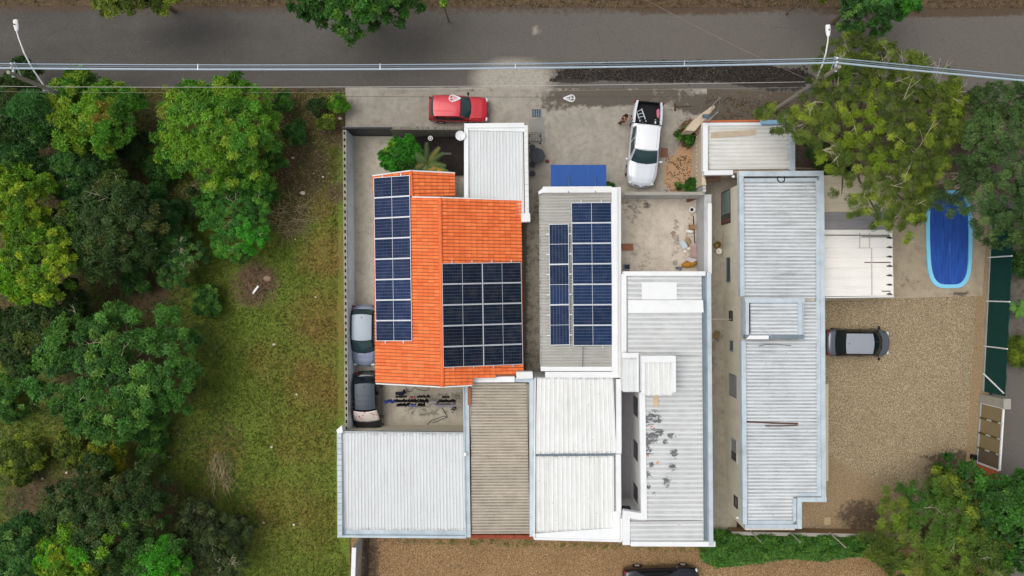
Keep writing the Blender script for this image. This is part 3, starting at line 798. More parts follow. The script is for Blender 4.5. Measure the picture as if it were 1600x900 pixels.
# awning
aw = thing('awning', 'flat blue awning sheet hung on two stays over the driveway', 'awning', W(904,275,0))
q = Wq((860.5,257.5,2.55),(947.5,257.5,2.55),(947.5,292,2.85),(860.5,292,2.85))
for k in range(3):
    a, b_ = k/3+.001, (k+1)/3-.001; m_ = MB()
    p = [bil(q,a,0), bil(q,b_,0), bil(q,b_,1), bil(q,a,1)]; lo = [v-Vector((0,0,.012)) for v in p]
    m_.add(lo[::-1]+p[::-1], [(3,2,1,0),(4,5,6,7),(0,1,5,4),(1,2,6,5),(2,3,7,6),(3,0,4,7)]); m_.build('awning_sheet', M['blue_sheet'], aw)
fr = MB()
for v in (.02, .98): fr.tube([bil(q,0,v)-Vector((0,0,.035)), bil(q,1,v)-Vector((0,0,.035))], .02, 6)
for u in (.01,.35,.66,.99): fr.tube([bil(q,u,0)-Vector((0,0,.035)), bil(q,u,1)-Vector((0,0,.035))], .018, 6)
fr.build('frame', M['steel'], aw)
for px in (888.2, 930.0):
    st = MB(); st.tube([W(px,274,2.74), W(px+.3,301,BZ+.42)], .022, 6); st.build('stay_rod', mat('stay', (92,108,138), .5, .1), aw)

# ================================================================== WHITE METAL ROOF WITH CREAM SHEETS (south middle)
hc = thing('cream_roof_shed', 'long shed under cream ribbed metal sheets with a dark trough across', 'shed', W(900,715,0))
QZ = 3.7
sheets('roof_sheet', Wq((839,590,QZ),(958,590,QZ),(963,708,QZ-.1),(837,709,QZ-.1)), 'v', prof_trap(.272,.038,.05,.022), .82, M['cream_sheet'], hc)
sheets('roof_sheet', Wq((836,713,QZ-.18),(959,712,QZ-.18),(960,827,QZ-.30),(837,832,QZ-.30)), 'v', prof_trap(.272,.038,.05,.022), .82, M['cream_sheet'], hc)
mb = MB(); mb.prism([W(836,592,QZ).xy, W(966,592,QZ).xy, W(966,836,QZ).xy, W(836,836,QZ).xy], .05, QZ-.5); mb.build('wall', M['plaster_white'], hc)
t_ = MB(); t_.prism([W(834,708,3.5).xy, W(963.5,707,3.5).xy, W(963.5,715,3.5).xy, W(834,716,3.5).xy], 3.30, 3.47); t_.build('trough', M['galv_dark'], hc)
for pa, pb in (((852,585.5),(966,585.5)),):
    coping('flashing', [W(*pa,QZ+.15).xy, W(*pb,QZ+.15).xy], .34, QZ-.3, QZ+.2, M['flash_white'], hc, 2.4)
coping('flashing', [W(966.3,592,QZ).xy, W(966.8,708,QZ).xy], .30, QZ-.3, QZ+.10, M['flash_white'], hc, 2.6)
coping('flashing', [W(965.8,709,QZ-.1).xy, W(966.5,800,QZ-.1).xy], .30, QZ-.4, QZ+.02, M['flash_white'], hc, 2.6)
mb = MB(); mb.prism([W(832,836,QZ).xy, W(958,827,QZ).xy, W(958,801,QZ).xy, W(971,800,QZ).xy, W(971,848,QZ).xy, W(835,845,QZ).xy], QZ-.45, QZ-.18); mb.build('end_flashing', M['flash_white'], hc)
coping('gutter_lip', [W(834.5,843,QZ).xy, W(971,846.8,QZ).xy], .12, QZ-.5, QZ-.12, M['flash_white'], hc, 2.3)
coping('gutter', [W(830.5,592,3.2).xy, W(831,838,3.2).xy], .27, 2.85, 3.24, M['galv'], hc, 2.4)
coping('gutter_lip', [W(836,590,QZ-.2).xy, W(834.5,840,QZ-.2).xy], .07, QZ-.6, QZ-.02, M['flash_white'], hc, 2.4)

# ================================================================== BROWN FIBRE CEMENT SHED
hf = thing('brown_roof_shed', 'narrow shed under stained brown corrugated sheets between two white roofs', 'shed', W(780,715,0))
FZ = 2.9
q = Wq((735,598,FZ),(823,598,FZ),(828,833,FZ),(737,833.5,FZ))
sheets('roof_sheet', q, 'u', prof_sine(.178,.06), 1.0, M['fibre_brown'], hf)
mb = MB(); mb.prism([W(737,600,FZ).xy, W(826,600,FZ).xy, W(826,832,FZ).xy, W(737,832,FZ).xy], .05, FZ-.12); mb.build('wall', M['plaster_beige'], hf)
coping('gutter', [W(728.7,604,3.0).xy, W(731.5,839,3.0).xy], .30, 2.55, 3.06, M['galv'], hf, 2.4)
coping('gutter_lip', [W(724.5,604,3.1).xy, W(727.5,839,3.1).xy], .07, 2.5, 3.16, M['galv'], hf, 2.4)
coping('flashing', [W(739,593,3.2).xy, W(804,592.6,3.2).xy], .34, 2.9, 3.24, M['flash_white'], hf, 1.3)
coping('flashing', [W(790,593,3.1).xy, W(829,594,3.1).xy], .25, 2.85, 3.12, M['galv'], hf, 1.6)
mb = MB(); mb.prism([W(806.5,581.5,3.6).xy, W(832,581,3.6).xy, W(833,591.5,3.6).xy, W(807,592,3.6).xy], 3.0, 3.6); mb.build('end_block', M['plaster_white'], hf)
mb = MB(); mb.prism([W(731,605,2.9).xy, W(736,605,2.9).xy, W(736,632,2.9).xy, W(731,632,2.9).xy], 2.6, 3.10); mb.build('brick_patch', M['wood_red'], hf)
# brick wall top at the south end, brick by brick
p0, p1 = W(736,838.5,2.5), W(831,839.5,2.5)
for k in range(16):
    a = p0.lerp(p1, k/16); c2 = p0.lerp(p1, (k+1)/16-.004)
    b_ = MB(); b_.bar(a, c2, .22, 2.2, 2.5+rnd.uniform(0,.012)); b_.build('brick', M['brick_red'], hf)

# ================================================================== WHITE METAL WORKSHOP (south west)
hg = thing('white_roof_workshop', 'square workshop under white ribbed metal at the lot wall', 'workshop', W(630,750,0))
GZ = 3.0
sheets('roof_sheet', Wq((534,676,GZ+.1),(724,677,GZ+.1),(727,829,GZ-.12),(535,828,GZ-.12)), 'v', prof_trap(.198,.036), 1.0, M['white_sheet'], hg)
mb = MB(); mb.prism([W(530,679,GZ).xy, W(722,679,GZ).xy, W(724,832,GZ).xy, W(532,832,GZ).xy], .05, GZ-.2); mb.build('wall', M['plaster_beige'], hg)
p0, p1 = W(530,676,GZ+.25), W(531,838,GZ+.25)
n = 19
for k in range(n):
    b_ = MB(); a = p0.lerp(p1, k/n); c2 = p0.lerp(p1, (k+1)/n-.003); b_.bar(a, c2, .27, GZ-.3, GZ+.26+rnd.uniform(0,.012)); b_.build('parapet_block', M['galv'], hg)
mb = MB(); mb.prism([W(526,672,GZ+.2).xy, W(534.5,664,GZ+.2).xy, W(536,675.5,GZ+.2).xy, W(528,676.5,GZ+.2).xy], GZ-.3, GZ+.28); mb.build('parapet_block', M['flash_white'], hg)
coping('gutter', [W(535,832,GZ).xy, W(727,834,GZ).xy], .30, GZ-.4, GZ-.10, M['galv'], hg, 2.6)
coping('gutter_lip', [W(527,838,GZ+.1).xy, W(728,839.5,GZ+.1).xy], .13, GZ-.5, GZ+.12, M['galv'], hg, 2.6)
eb = MB(); eb.bar(W(535,674.5,GZ+.1), W(724,676,GZ+.1), .06, GZ-.15, GZ+.14); eb.build('edge_beam', M['steel'], hg)
lamp = MB(); lamp.ell(W(727,710,3.3), .09,.13,.07); lamp.build('flood_lamp', M['white_paint'], hg)

# ================================================================== WHITE TWO WING HOUSE WITH THE LIGHT WELL
hd = thing('white_roof_house', 'large house under white ribbed roof with a narrow light well', 'house', W(1040,640,0))
DZ = 4.2
tr = prof_trap(.285,.045,.11,.035)
def m_peel():
    b = NB('peeling_white_sheet')
    n = b.noise(.6, 4); col = b.mix(b.ramp(n, .3, .7), lin((206,208,208)), lin((220,221,220)))
    st = b.noise(1.0, 6, .65, b.map((.35,7,1)))
    col = b.mix(b.math('MULTIPLY', b.ramp(st, .5, .75), .4), col, lin((150,150,148)))
    col = b.mix(b.math('MULTIPLY', b.attr('valley'), b.ramp(b.noise(1.5, 5), .3, .7, .2, .5)), col, lin((140,140,138)))
    f = b.attr('peel')
    fl = b.ramp(b.math('ADD', f, b.ramp(b.noise(3.0, 6, .75, b.map((1.2,2.2,1)), .6), .32, .68, -.6, .6)), .55, .60)
    col = b.mix(fl, col, b.mix(b.ramp(b.noise(8, 3), .3, .7), lin((82,83,86)), lin((126,126,128))))
    rs = b.ramp(b.math('ADD', b.attr('rust'), b.ramp(b.noise(4, 5), .3, .7, -.4, .4)), .55, .6)
    col = b.mix(rs, col, lin((222,140,100)))
    return b.fin(col, .5, 0, .3)
M['peel'] = m_peel()
peel_b = [(1015,655,9),(1022,647,8),(1027,655,7),(1020,680,10),(1012,690,8),(1032,676,6),(1048,680,5),(1053,708,6),(1050,730,6),(1042,752,7),(1013,705,6),(1012,740,6),(1018,725,4),(1022,772,3),(1040,690,4),(1013,760,4)]
rust_b = [(1012,712,3),(1027,723,3.5),(1018,666,3)]
def roof_d(q):
    for o in sheets('roof_sheet', q, 'u', tr, 1.0, M['peel'], hd):
        me = o.data
        # finer grid for wear attributes
        bm = bmesh.new(); bm.from_mesh(me); 
        long_e = [e for e in bm.edges if e.calc_length() > .5]
        bmesh.ops.subdivide_edges(bm, edges=long_e, cuts=10, use_grid_fill=True); bm.to_mesh(me); bm.free()
        org = wloc(o)
        co = np.zeros(len(me.vertices)*3); me.vertices.foreach_get('co', co); co = co.reshape(-1,3)
        X = co[:,0]+org.x; Y = co[:,1]+org.y; sc = H/(H-DZ)
        for nm, lst, amt in (('peel', [(x,y,r_*1.25) for x,y,r_ in peel_b], .76), ('rust', rust_b, .9)):
            a = me.attributes.new(nm, 'FLOAT', 'POINT')
            a.data.foreach_set('value', blobs(X*sc, Y*sc, [(x,y,r_,amt) for x,y,r_ in lst]).astype(np.float32))
roof_d(Wq((980,430,DZ),(1096,430,DZ),(1097,555,DZ),(980.5,555,DZ)))
roof_d(Wq((1008,557,DZ),(1097,557,DZ),(1098.5,812,DZ),(1009.5,812,DZ)))
roof_d(Wq((984,815,DZ),(1098.5,814,DZ),(1099,845,DZ),(985,845,DZ)))
mb = MB()   # body around the light well
mb.prism([W(974,430,DZ).xy, W(1104,430,DZ).xy, W(1107,604,DZ).xy, W(974,604,DZ).xy], .05, DZ-.2)
yb = W(985,779,.1).y; yt = W(985,604,DZ).y - .002
xw = W(985.5,700,.1).x; xl = W(971,700,DZ).x - .01
mb.prism([(xw,yt), (W(1107,604,DZ).x,yt), (W(1110,848,DZ).x,W(1110,848,DZ).y), (xw, W(1110,848,DZ).y)], .05, DZ-.2)
mb.prism([(xl,yb), (xw-.002,yb), (xw-.002,W(1110,848,DZ).y), (xl,W(1110,848,DZ).y)], .05, DZ-.2)
mb.build('wall', M['plaster_white'], hd)
fl = MB(); fl.prism([(xl,yb),(xw,yb),(xw,yt),(xl,yt)], .02, .1); fl.build('well_floor', mat('well_floor', (150,148,152), .8, .06), hd)
# openings of the well: on the west facing wall and the south one
def win_x(name, x, ya, yb_, za, zb, sgn, glass, parent, frame=None, th=.05):
    """window in a wall of constant x; sgn = outward direction"""
    f = MB(); s_ = sgn*.012; fw = .05
    f.box(x-sgn*.05, ya, za, x+s_, yb_, za+fw); f.box(x-sgn*.05, ya, zb-fw, x+s_, yb_, zb)
    f.box(x-sgn*.05, ya, za+fw, x+s_, ya+fw, zb-fw); f.box(x-sgn*.05, yb_-fw, za+fw, x+s_, yb_, zb-fw)
    fo = f.build(name, frame or M['alu'], parent)
    g_ = MB(); g_.box(x-sgn*.05, ya+fw, za+fw, x+sgn*.004, yb_-fw, zb-fw); g_.build('pane', glass, fo); return fo
for (pa, pb) in ((620,650),(690,718),(758,783)):
    ya, yb2 = W(990,pb,2.0).y, W(990,pa,2.0).y
    win_x('window', xw, ya, yb2, 1.2, 2.6, -1, M['glass_win'], hd, M['black_plastic'])
f = MB(); f.box(xl+.25, yb-.05, 1.6, xw-.35, yb+.012, 2.6); f.build('window', M['glass_win'], hd)
coping('flashing', [W(1003.5,613,DZ+.1).xy, W(1006.5,812,DZ+.1).xy], .34, DZ-.25, DZ+.13, M['flash_white'], hd, 2.6)
coping('flashing', [W(1006.5,808,DZ+.1).xy, W(974,803,DZ+.1).xy], .40, DZ-.27, DZ+.10, M['flash_white'], hd, 2.0)
coping('flashing', [W(978.5,851,DZ).xy, W(978.5,806,DZ).xy], .42, DZ-.3, DZ+.06, M['flash_white'], hd, 1.0)
coping('flashing', [W(974.5,556,DZ).xy, W(974.5,428,DZ).xy], .30, DZ-.3, DZ+.12, M['flash_white'], hd, 2.4)
coping('flashing', [W(974,427.5,DZ+.15).xy, W(1102,427.5,DZ+.15).xy], .26, DZ-.3, DZ+.2, M['flash_white'], hd, 2.4)
coping('flashing', [W(985,849,DZ).xy, W(1117,849.5,DZ).xy], .28, DZ-.3, DZ+.10, M['flash_white'], hd, 2.4)
coping('parapet_cap', [W(1107.5,425,DZ+.2).xy, W(1111,852,DZ+.2).xy], .24, DZ-.5, DZ+.25, M['galv'], hd, 2.8)
gt = MB(); gt.bar(W(1100.5,429,DZ-.17), W(1104,848,DZ-.17), .30, DZ-.45, DZ-.16); gt.build('trough', M['galv_dark'], hd)
rc = MB(); q = Wq((981,469,DZ+.06),(1098,469,DZ+.06),(1099,488,DZ+.06),(981.5,489,DZ+.06))
rc.add([v-Vector((0,0,.03)) for v in q[::-1]]+[v+Vector((0,0,.06)) for v in q[::-1]], [(3,2,1,0),(4,5,6,7),(0,1,5,4),(1,2,6,5),(2,3,7,6),(3,0,4,7)]); rc.build('ridge_flashing', M['flash_white'], hd)
rc = MB(); rc.prism([W(1002.5,441,DZ).xy, W(1057,441,DZ).xy, W(1057,468,DZ).xy, W(1002.5,468,DZ).xy], DZ+.03, DZ+.075); rc.build('skylight_sheet', M['white_paint'], hd)
bd = MB(); bd.prism([W(1021,617,DZ).xy, W(1028.5,617,DZ).xy, W(1028.5,635,DZ).xy, W(1021,635,DZ).xy], DZ+.045, DZ+.07); solid('board', 'small tan board on the white roof below the roof box', 'board', bd, mat('board_tan', (205,182,150), .85, .05))
# two roof boxes
bx = MB(); bx.prism([W(973,554,4.7).xy, W(998,554,4.7).xy, W(998,612,4.7).xy, W(973.5,612,4.7).xy], 3.6, 4.62); bx.build('roof_box', M['plaster_white'], hd)
sheets('box_sheet', Wq((974,560,4.68),(995.5,560,4.68),(995.5,612.5,4.64),(974,612.5,4.64)), 'v', prof_trap(.28,.04), .9, M['white_sheet'], hd)
coping('box_flashing', [W(972,555.5,4.75).xy, W(998,555.5,4.75).xy], .30, 4.5, 4.76, M['flash_white'], hd, 3)
coping('box_flashing', [W(996.8,557.5,4.75).xy, W(996.8,612.5,4.75).xy], .10, 4.5, 4.74, M['flash_white'], hd, 3)
B2 = 5.7
bx = MB(); bx.prism([W(1004.5,556,B2).xy, W(1053,556,B2).xy, W(1053,614,B2).xy, W(1005,614,B2).xy], DZ-.1, B2-.06); bx.build('roof_box', M['plaster_white'], hd)
sheets('box_sheet', Wq((1007,566,B2),(1050,566,B2),(1050,618,B2-.05),(1007.5,618,B2-.05)), 'v', prof_trap(.285,.035), .9, M['cream_sheet'], hd)
coping('box_flashing', [W(1001.5,561,B2).xy, W(1055.5,561,B2).xy], .38, B2-.2, B2+.09, M['flash_white'], hd, 3)
coping('box_flashing', [W(1004.8,566.5,B2).xy, W(1005,614,B2).xy], .20, B2-.22, B2+.07, M['flash_white'], hd, 3)
coping('box_flashing', [W(1052.8,566.5,B2).xy, W(1053,612.5,B2).xy], .20, B2-.22, B2+.07, M['flash_white'], hd, 3)

# ================================================================== PATIO WALL (south of the pickup)
pw = thing('patio_wall', 'grey wall with white cap around the bare sunken patio', 'wall', W(1094,365,0))
mb = MB(); xi = W(1088,365,.13).x
mb.box(xi, W(1100,428,1.9).y, .02, xi+.45, W(1100,304,1.9).y, 1.95); mb.build('wall_panel', M['plaster_grey'], pw)
yN = W(1000,311,.13).y
mb = MB(); mb.box(W(967,305,0).x, yN, .02, xi, yN+.17, 2.15); mb.build('wall_panel', M['plaster_grey'], pw)
coping('coping', [(xi+.32, W(1100,428,2).y), (xi+.32, W(1100,318,2).y)], .24, 1.95, 2.05, M['flash_white'], pw, 2.3)
coping('coping', [(W(967,305,0).x, yN+.08), (xi-.02, yN+.08)], .2, 2.15, 2.19, M['concrete'], pw, 2.2)

# ================================================================== EAST HOUSE WITH WEATHERED ROOF
he = thing('weathered_roof_house', 'long beige house under streaked galvanised roof with a step at one corner', 'house', W(1215,545,0))
EH = 4.0
sheets('roof_sheet', Wq((1161,285,EH),(1275,285,EH+.02),(1276,466,EH+.02),(1161.5,466,EH)), 'u', prof_trap(.21,.05,.085,.04), 1.05, M['weather_sheet'], he)
sheets('roof_sheet', Wq((1246,470,EH),(1276,470,EH+.02),(1276.5,531,EH+.02),(1247,531,EH)), 'u', prof_trap(.21,.05,.085,.04), 1.05, M['weather_sheet'], he)
sheets('roof_sheet', Wq((1163,531,EH),(1276.5,531,EH+.02),(1278,776,EH+.02),(1167,776,EH)), 'u', prof_trap(.21,.05,.085,.04), 1.05, M['weather_sheet'], he)
sheets('roof_sheet', Wq((1167,774,EH),(1239,774,EH+.01),(1238,812,EH+.01),(1168,812,EH)), 'u', prof_trap(.21,.05,.085,.04), 1.05, M['weather_sheet'], he)
xa, xb_ = W(1126.5,300,.1).x, W(1133.5,795,.1).x
yNn, ySs = W(1126,301,.1).y, W(1133,796,.1).y
def xwall(y): return xa + (xb_-xa)*(yNn-y)/(yNn-ySs)
mb = MB(); e1 = W(1284,500,EH).x; e2 = W(1243,800,EH).x
mb.prism([(xa, yNn), (e1, yNn), (e1, W(1284,774,EH).y), (e2, W(1284,774,EH).y), (e2, ySs), (xb_, ySs)], .05, EH-.12); mb.build('wall', M['plaster_beige'], he)
# roof edge flashings
ring = [W(1160,820,EH).xy, W(1158.5,530,EH).xy]
coping('roof_flashing', [W(1164,819,EH+.1).xy, W(1161.5,532,EH+.1).xy], .26, EH-.25, EH+.14, M['galv'], he, 2.4)
coping('roof_flashing', [W(1160,463,EH+.1).xy, W(1158,272,EH+.1).xy], .26, EH-.25, EH+.14, M['galv'], he, 2.4)
coping('roof_flashing', [W(1154.5,271.5,EH+.12).xy, W(1286.5,271,EH+.12).xy], .30, EH-.25, EH+.16, M['galv'], he, 2.4)
coping('roof_flashing', [W(1162,282,EH).xy, W(1276,281,EH).xy], .22, EH-.1, EH+.06, M['galv'], he, 2.4)
coping('gutter', [W(1277.2,282,EH).xy, W(1279,775,EH).xy], .24, EH-.15, EH+.07, M['galv'], he, 2.2)
coping('roof_flashing', [W(1283.8,275,EH+.12).xy, W(1287,784,EH+.12).xy], .26, EH-.25, EH+.16, M['galv'], he, 2.8)
coping('roof_flashing', [W(1291,780.5,EH+.1).xy, W(1246,780.5,EH+.1).xy], .26, EH-.25, EH+.15, M['galv'], he, 2.0)
coping('roof_flashing', [W(1249,777,EH+.1).xy, W(1249,826,EH+.1).xy], .26, EH-.25, EH+.14, M['galv'], he, 2.0)
coping('gutter', [W(1241,778,EH).xy, W(1241,814,EH).xy], .20, EH-.15, EH+.06, M['galv'], he, 2.0)
coping('gutter', [W(1246,772,EH).xy, W(1282,772,EH).xy], .16, EH-.15, EH+.065, M['galv'], he, 2.0)
coping('roof_flashing', [W(1164,822.5,EH+.1).xy, W(1245,822.5,EH+.1).xy], .24, EH-.25, EH+.15, M['galv'], he, 2.2)
coping('gutter', [W(1168,815.5,EH).xy, W(1238,815.5,EH).xy], .22, EH-.15, EH+.06, M['galv'], he, 2.2)
# raised box on this roof
RB = 4.55
bx = MB(); bx.prism([W(1165,466,RB).xy, W(1257,466,RB).xy, W(1257,529,RB).xy, W(1165,529,RB).xy], EH-.3, RB-.08); bx.build('raised_roof_box', M['galv'], he)
sheets('box_sheet', Wq((1172,473,RB),(1247,473,RB),(1247,522.5,RB),(1172,522.5,RB)), 'u', prof_trap(.21,.05,.085,.04), 1.0, M['weather_sheet'], he)
coping('box_flashing', [W(1164,469.5,RB+.1).xy, W(1257,469.5,RB+.1).xy], .26, RB-.3, RB+.12, M['galv'], he, 2.4)
coping('box_flashing', [W(1167.5,473,RB+.1).xy, W(1167.5,523,RB+.1).xy], .20, RB-.3, RB+.13, M['galv'], he, 2.4)
coping('box_flashing', [W(1250,473,RB+.1).xy, W(1250,523,RB+.1).xy], .24, RB-.3, RB+.11, M['galv'], he, 2.4)
coping('box_flashing', [W(1165,526.5,RB+.1).xy, W(1257,526.5,RB+.1).xy], .24, RB-.3, RB+.06, M['galv_dark'], he, 2.4)
sd = MB(); sd.prism([W(1170.6,474,RB).xy, W(1172,474,RB).xy, W(1172.2,521,RB).xy, W(1170.8,521,RB).xy], RB-.02, RB+.03); sd.build('shade_strip', M['dark_void'], he)  # dark strip laid in for the shadow beside the west flashing
slab = MB(); slab.prism([W(1290,600,2.9).xy, W(1295,600,2.9).xy, W(1295,752,2.9).xy, W(1290,752,2.9).xy], 2.7, 2.85); slab.build('sill_slab', M['plaster_pink'], he)
# windows and door of the alley wall
def win_w(name, pya, pyb, za, zb, glass, frame, extra=None):
    zm = (za+zb)/2; y1 = W(0,pya,zm).y; y0 = W(0,pyb,zm).y; x = xwall((y0+y1)/2)
    f = MB(); fw = .07; X0, X1 = x-.035, x+.06
    f.box(X0, y0, za, X1, y1, za+fw); f.box(X0, y0, zb-fw, X1, y1, zb); f.box(X0, y0, za+fw, X1, y0+fw, zb-fw); f.box(X0, y1-fw, za+fw, X1, y1, zb-fw)
    fo = f.build(name, frame, he); g_ = MB(); g_.box(x-.012, y0+fw, za+fw, x+.06, y1-fw, zb-fw); g_.build('pane', glass, fo)
    return fo, x, y0, y1
fo, x, y0, y1 = win_w('window', 298, 350, .2, 2.0, M['glass_win'], M['dark_gate'])
sh = MB(); yS = y0+.62; nsl = 9
sh.box(x-.03, yS, .95, x-.015, y1-.08, 1.92)
for k in range(nsl):
    z = .30 + k*.18; sh.box(x-.055, yS, z, x-.02, y1-.08, z+.15)
sh.build('shutter', mat('shutter_green', (110,130,122), .7, .08), fo)
cu = MB(); cu.box(x-.03, y0+.08, .30, x-.014, y0+.30, 1.9); cu.build('curtain', mat('curtain', (122,78,72), .9, .1), fo)
win_w('window', 402, 441, 1.05, 1.85, M['glass_win'], M['galv_dark'])
win_w('window', 485.5, 501.5, 1.45, 2.15, M['glass_win'], M['dark_gate'])
win_w('window', 532, 549, 1.5, 2.2, mat('glass_grey', (86,88,88), .2, .1), M['galv_dark'])
win_w('window', 585, 620, 1.3, 2.7, mat('glass_frost', (140,138,136), .4, .1), M['galv_dark'])
fo, x, y0, y1 = win_w('window', 685, 721, 1.4, 2.6, mat('glass_frost', (140,138,136), .4, .1), M['alu'])
sh = MB(); sh.box(x-.02, y0+.08, 1.5, x-.013, y0+.6, 2.5); sh.build('pane', M['glass_win'], fo)
win_w('window', 775, 793, 1.9, 2.6, mat('glass_grey', (86,88,88), .2, .1), M['black_plastic'])
# alley lamp + hose etc on the wall
for px, py, z in ((1146,276,3.4),(1146.5,376,2.3),(1152.5,809,2.8)):
    l_ = MB(); l_.ell(W(px,py,z), .10,.08,.07); l_.build('wall_lamp', M['white_paint'], he)

# ------------------------------------------------------------------ front building of the east house
hr = thing('front_garage', 'small front building under pale patched sheets beside the street tree', 'building', W(1168,232,0))
KZ = 2.8
sheets('roof_sheet', Wq((1106,196,KZ),(1232,196,KZ),(1233,264,KZ),(1107,265,KZ)), 'u', prof_sine(.24,.03), 1.05, M['fibre_pale'], hr)
mb = MB(); kx = W(1080.5,250,.1).x
mb.prism([(kx, W(1080,298,.1).y), (kx, W(1080,206,.1).y), (W(1238,200,KZ).x, W(1238,200,KZ).y), (W(1238,270,KZ).x, W(1238,270,KZ).y), (W(1100,268,KZ).x, W(1100,268,KZ).y), (kx+.28, W(1080,298,.1).y)], .05, 2.55); mb.build('wall', M['plaster_pink'], hr)
coping('roof_flashing', [W(1102,268,KZ+.1).xy, W(1102,192,KZ+.1).xy], .30, KZ-.25, KZ+.14, M['flash_white'], hr, 2.2)
coping('roof_flashing', [W(1106,194,KZ+.1).xy, W(1190,193.5,KZ+.1).xy], .18, KZ-.25, KZ+.10, M['flash_white'], hr, 1.2)
coping('roof_flashing', [W(1188,191,KZ+.1).xy, W(1240,191,KZ+.1).xy], .26, KZ-.25, KZ+.13, mat('flash_blue', (140,178,205), .5, .1, objvar=.06), hr, 1.2)
coping('fascia', [W(1101,190,KZ).xy, W(1188,189,KZ).xy], .12, KZ-.4, KZ+.06, M['terracotta'], hr, 1.8)
coping('roof_flashing', [W(1238.5,192,KZ+.1).xy, W(1239,268,KZ+.1).xy], .24, KZ-.25, KZ+.14, M['galv'], hr, 2.2)
coping('gutter', [W(1233.5,195,KZ).xy, W(1234,266,KZ).xy], .13, KZ-.25, KZ+.07, M['galv'], hr, 2.2)
coping('roof_flashing', [W(1100,270,KZ+.1).xy, W(1145,269.5,KZ+.1).xy], .28, KZ-.25, KZ+.15, M['flash_white'], hr, 2.2)
pk = MB(); pk.add([], [])
q = Wq((1111,206.5,KZ+.06),(1181,202.5,KZ+.06),(1181,211,KZ+.06),(1111,215.5,KZ+.06))
pk.prism([p.xy for p in q], KZ+.035, KZ+.075); solid('plank', 'long weathered plank lying on the pale front roof', 'plank', pk, M['wood'])
# studs on the beige wall face (rows of small anchor holes read as dots)
for k in range(13):
    s_ = MB(); c = Vector((kx-.012, W(0,208+k*6.6,1.3).y, 1.35+.05*math.sin(k*2.1))); s_.box(c.x-.02, c.y-.03, c.z-.03, c.x+.02, c.y+.03, c.z+.03); s_.build('wall_stud', M['plaster_white'], hr)
# wall running on to the alley with its blocks
ya = W(1100,300,2.4).y; yb2 = W(1100,272,2.4).y; xk = W(1100.5,290,2.4).x
for k in range(5):
    b_ = MB(); b_.box(xk-.08, ya+(yb2-ya)*k/5, .05, xk+.10, ya+(yb2-ya)*(k+1)/5-.03, 2.4); b_.build('wall_block', M['plaster_grey'], hr)
# beam under the eave at the alley
for k, (py, ht) in enumerate(((277,2.5),(283,2.4))):
    b_ = MB(); b_.bar(W(1103,py,ht), W(1126,py-2,ht), .14, ht-.14, ht); b_.build('beam', M['wood_dark'], hr)

# ------------------------------------------------------------------ carport beside the pool
hk = thing('pool_carport', 'lean-to roof of tan, slate and white sheets beside the pool', 'carport', W(1342,370,0))
KC = 2.6
sheets('roof_sheet', Wq((1285,274,KC),(1394,274,KC),(1394,331,KC),(1286,331,KC)), 'u', prof_trap(.6,.02,.05,.03), .60, M['fibre_tan'], hk)
sheets('roof_sheet', Wq((1287,331,KC+.03),(1394,331,KC+.03),(1394,359,KC+.03),(1287,359,KC+.03)), 'u', prof_trap(.6,.02,.05,.03), .58, M['fibre_slate'], hk)
sheets('roof_sheet', Wq((1287,359,KC),(1394.5,359,KC-.05),(1396,462,KC-.05),(1289,463,KC)), 'u', prof_trap(.6,.02,.05,.03), .59, M['fibre_white'], hk)
for k in range(7):
    g_ = MB(); y = W(0,372+k*14.6,KC).y; xq = W(1394,0,KC).x
    g_.tube([(xq-.35,y,KC+.02),(xq-.16,y+.02,KC+.035),(xq+.02,y-.02,KC+.02)], [.02,.07,.015], 5); g_.build('hook_bolt_strap', M['dark_gate'], hk)
t_ = MB(); t_.bar(W(1288,367.5,KC), W(1390,367.8,KC), .05, KC+.025, KC+.055); t_.build('lap_batten', M['dark_gate'], hk)
t_ = MB(); t_.bar(W(1289,465,KC), W(1396,463.5,KC), .07, KC-.12, KC+.05); t_.build('edge_trim', M['white_paint'], hk)
t_ = MB(); t_.bar(W(1361.5,388,KC), W(1362,461,KC), .045, KC+.02, KC+.045); t_.build('lap_batten', mat('lap_grey', (188,184,176), .8, .1), hk)
for (pa, pb) in (((1343,364),(1343,387)),((1358,364),(1358,387)),((1341,387.5),(1360,387.5))):
    t_ = MB(); t_.bar(W(*pa,KC), W(*pb,KC), .035, KC+.02, KC+.043); t_.build('lap_batten', mat('lap_grey', (188,184,176), .8, .1), hk)
for px, py in ((1390,280),(1390,370),(1390,458),(1294,458)):
    p_ = MB(); c = W(px,py,KC); p_.tube([(c.x,c.y,.05),(c.x,c.y,KC-.03)], .05, 8); p_.build('post', M['steel'], hk)
rf = MB()
for py in (290,330,370,410,455):
    rf.bar(W(1288,py,KC), W(1392,py,KC), .06, KC-.14, KC-.03)
rf.build('rafter_frame', M['wood_dark'], hk)
# dark slatted fence north of the carport: board by board
sf = thing('slatted_fence', 'dark brown upright board fence below the street tree', 'fence', W(1285,262,0))
xf0, xf1 = W(1245,262,1.5).x, W(1338,262,1.5).x; n = 34
yF = W(1285,272,.1).y
for k in range(n):
    b_ = MB(); a = xf0+(xf1-xf0)*k/n; b_.box(a, yF, .1, a+(xf1-xf0)/n-.02, yF+.03, 1.75+rnd.uniform(-.02,.02)); b_.build('board', M['wood_dark'], sf)
for z in (.4, 1.4):
    b_ = MB(); b_.box(xf0, yF+.032, z, xf1, yF+.08, z+.08); b_.build('fence_rail', M['wood_dark'], sf)
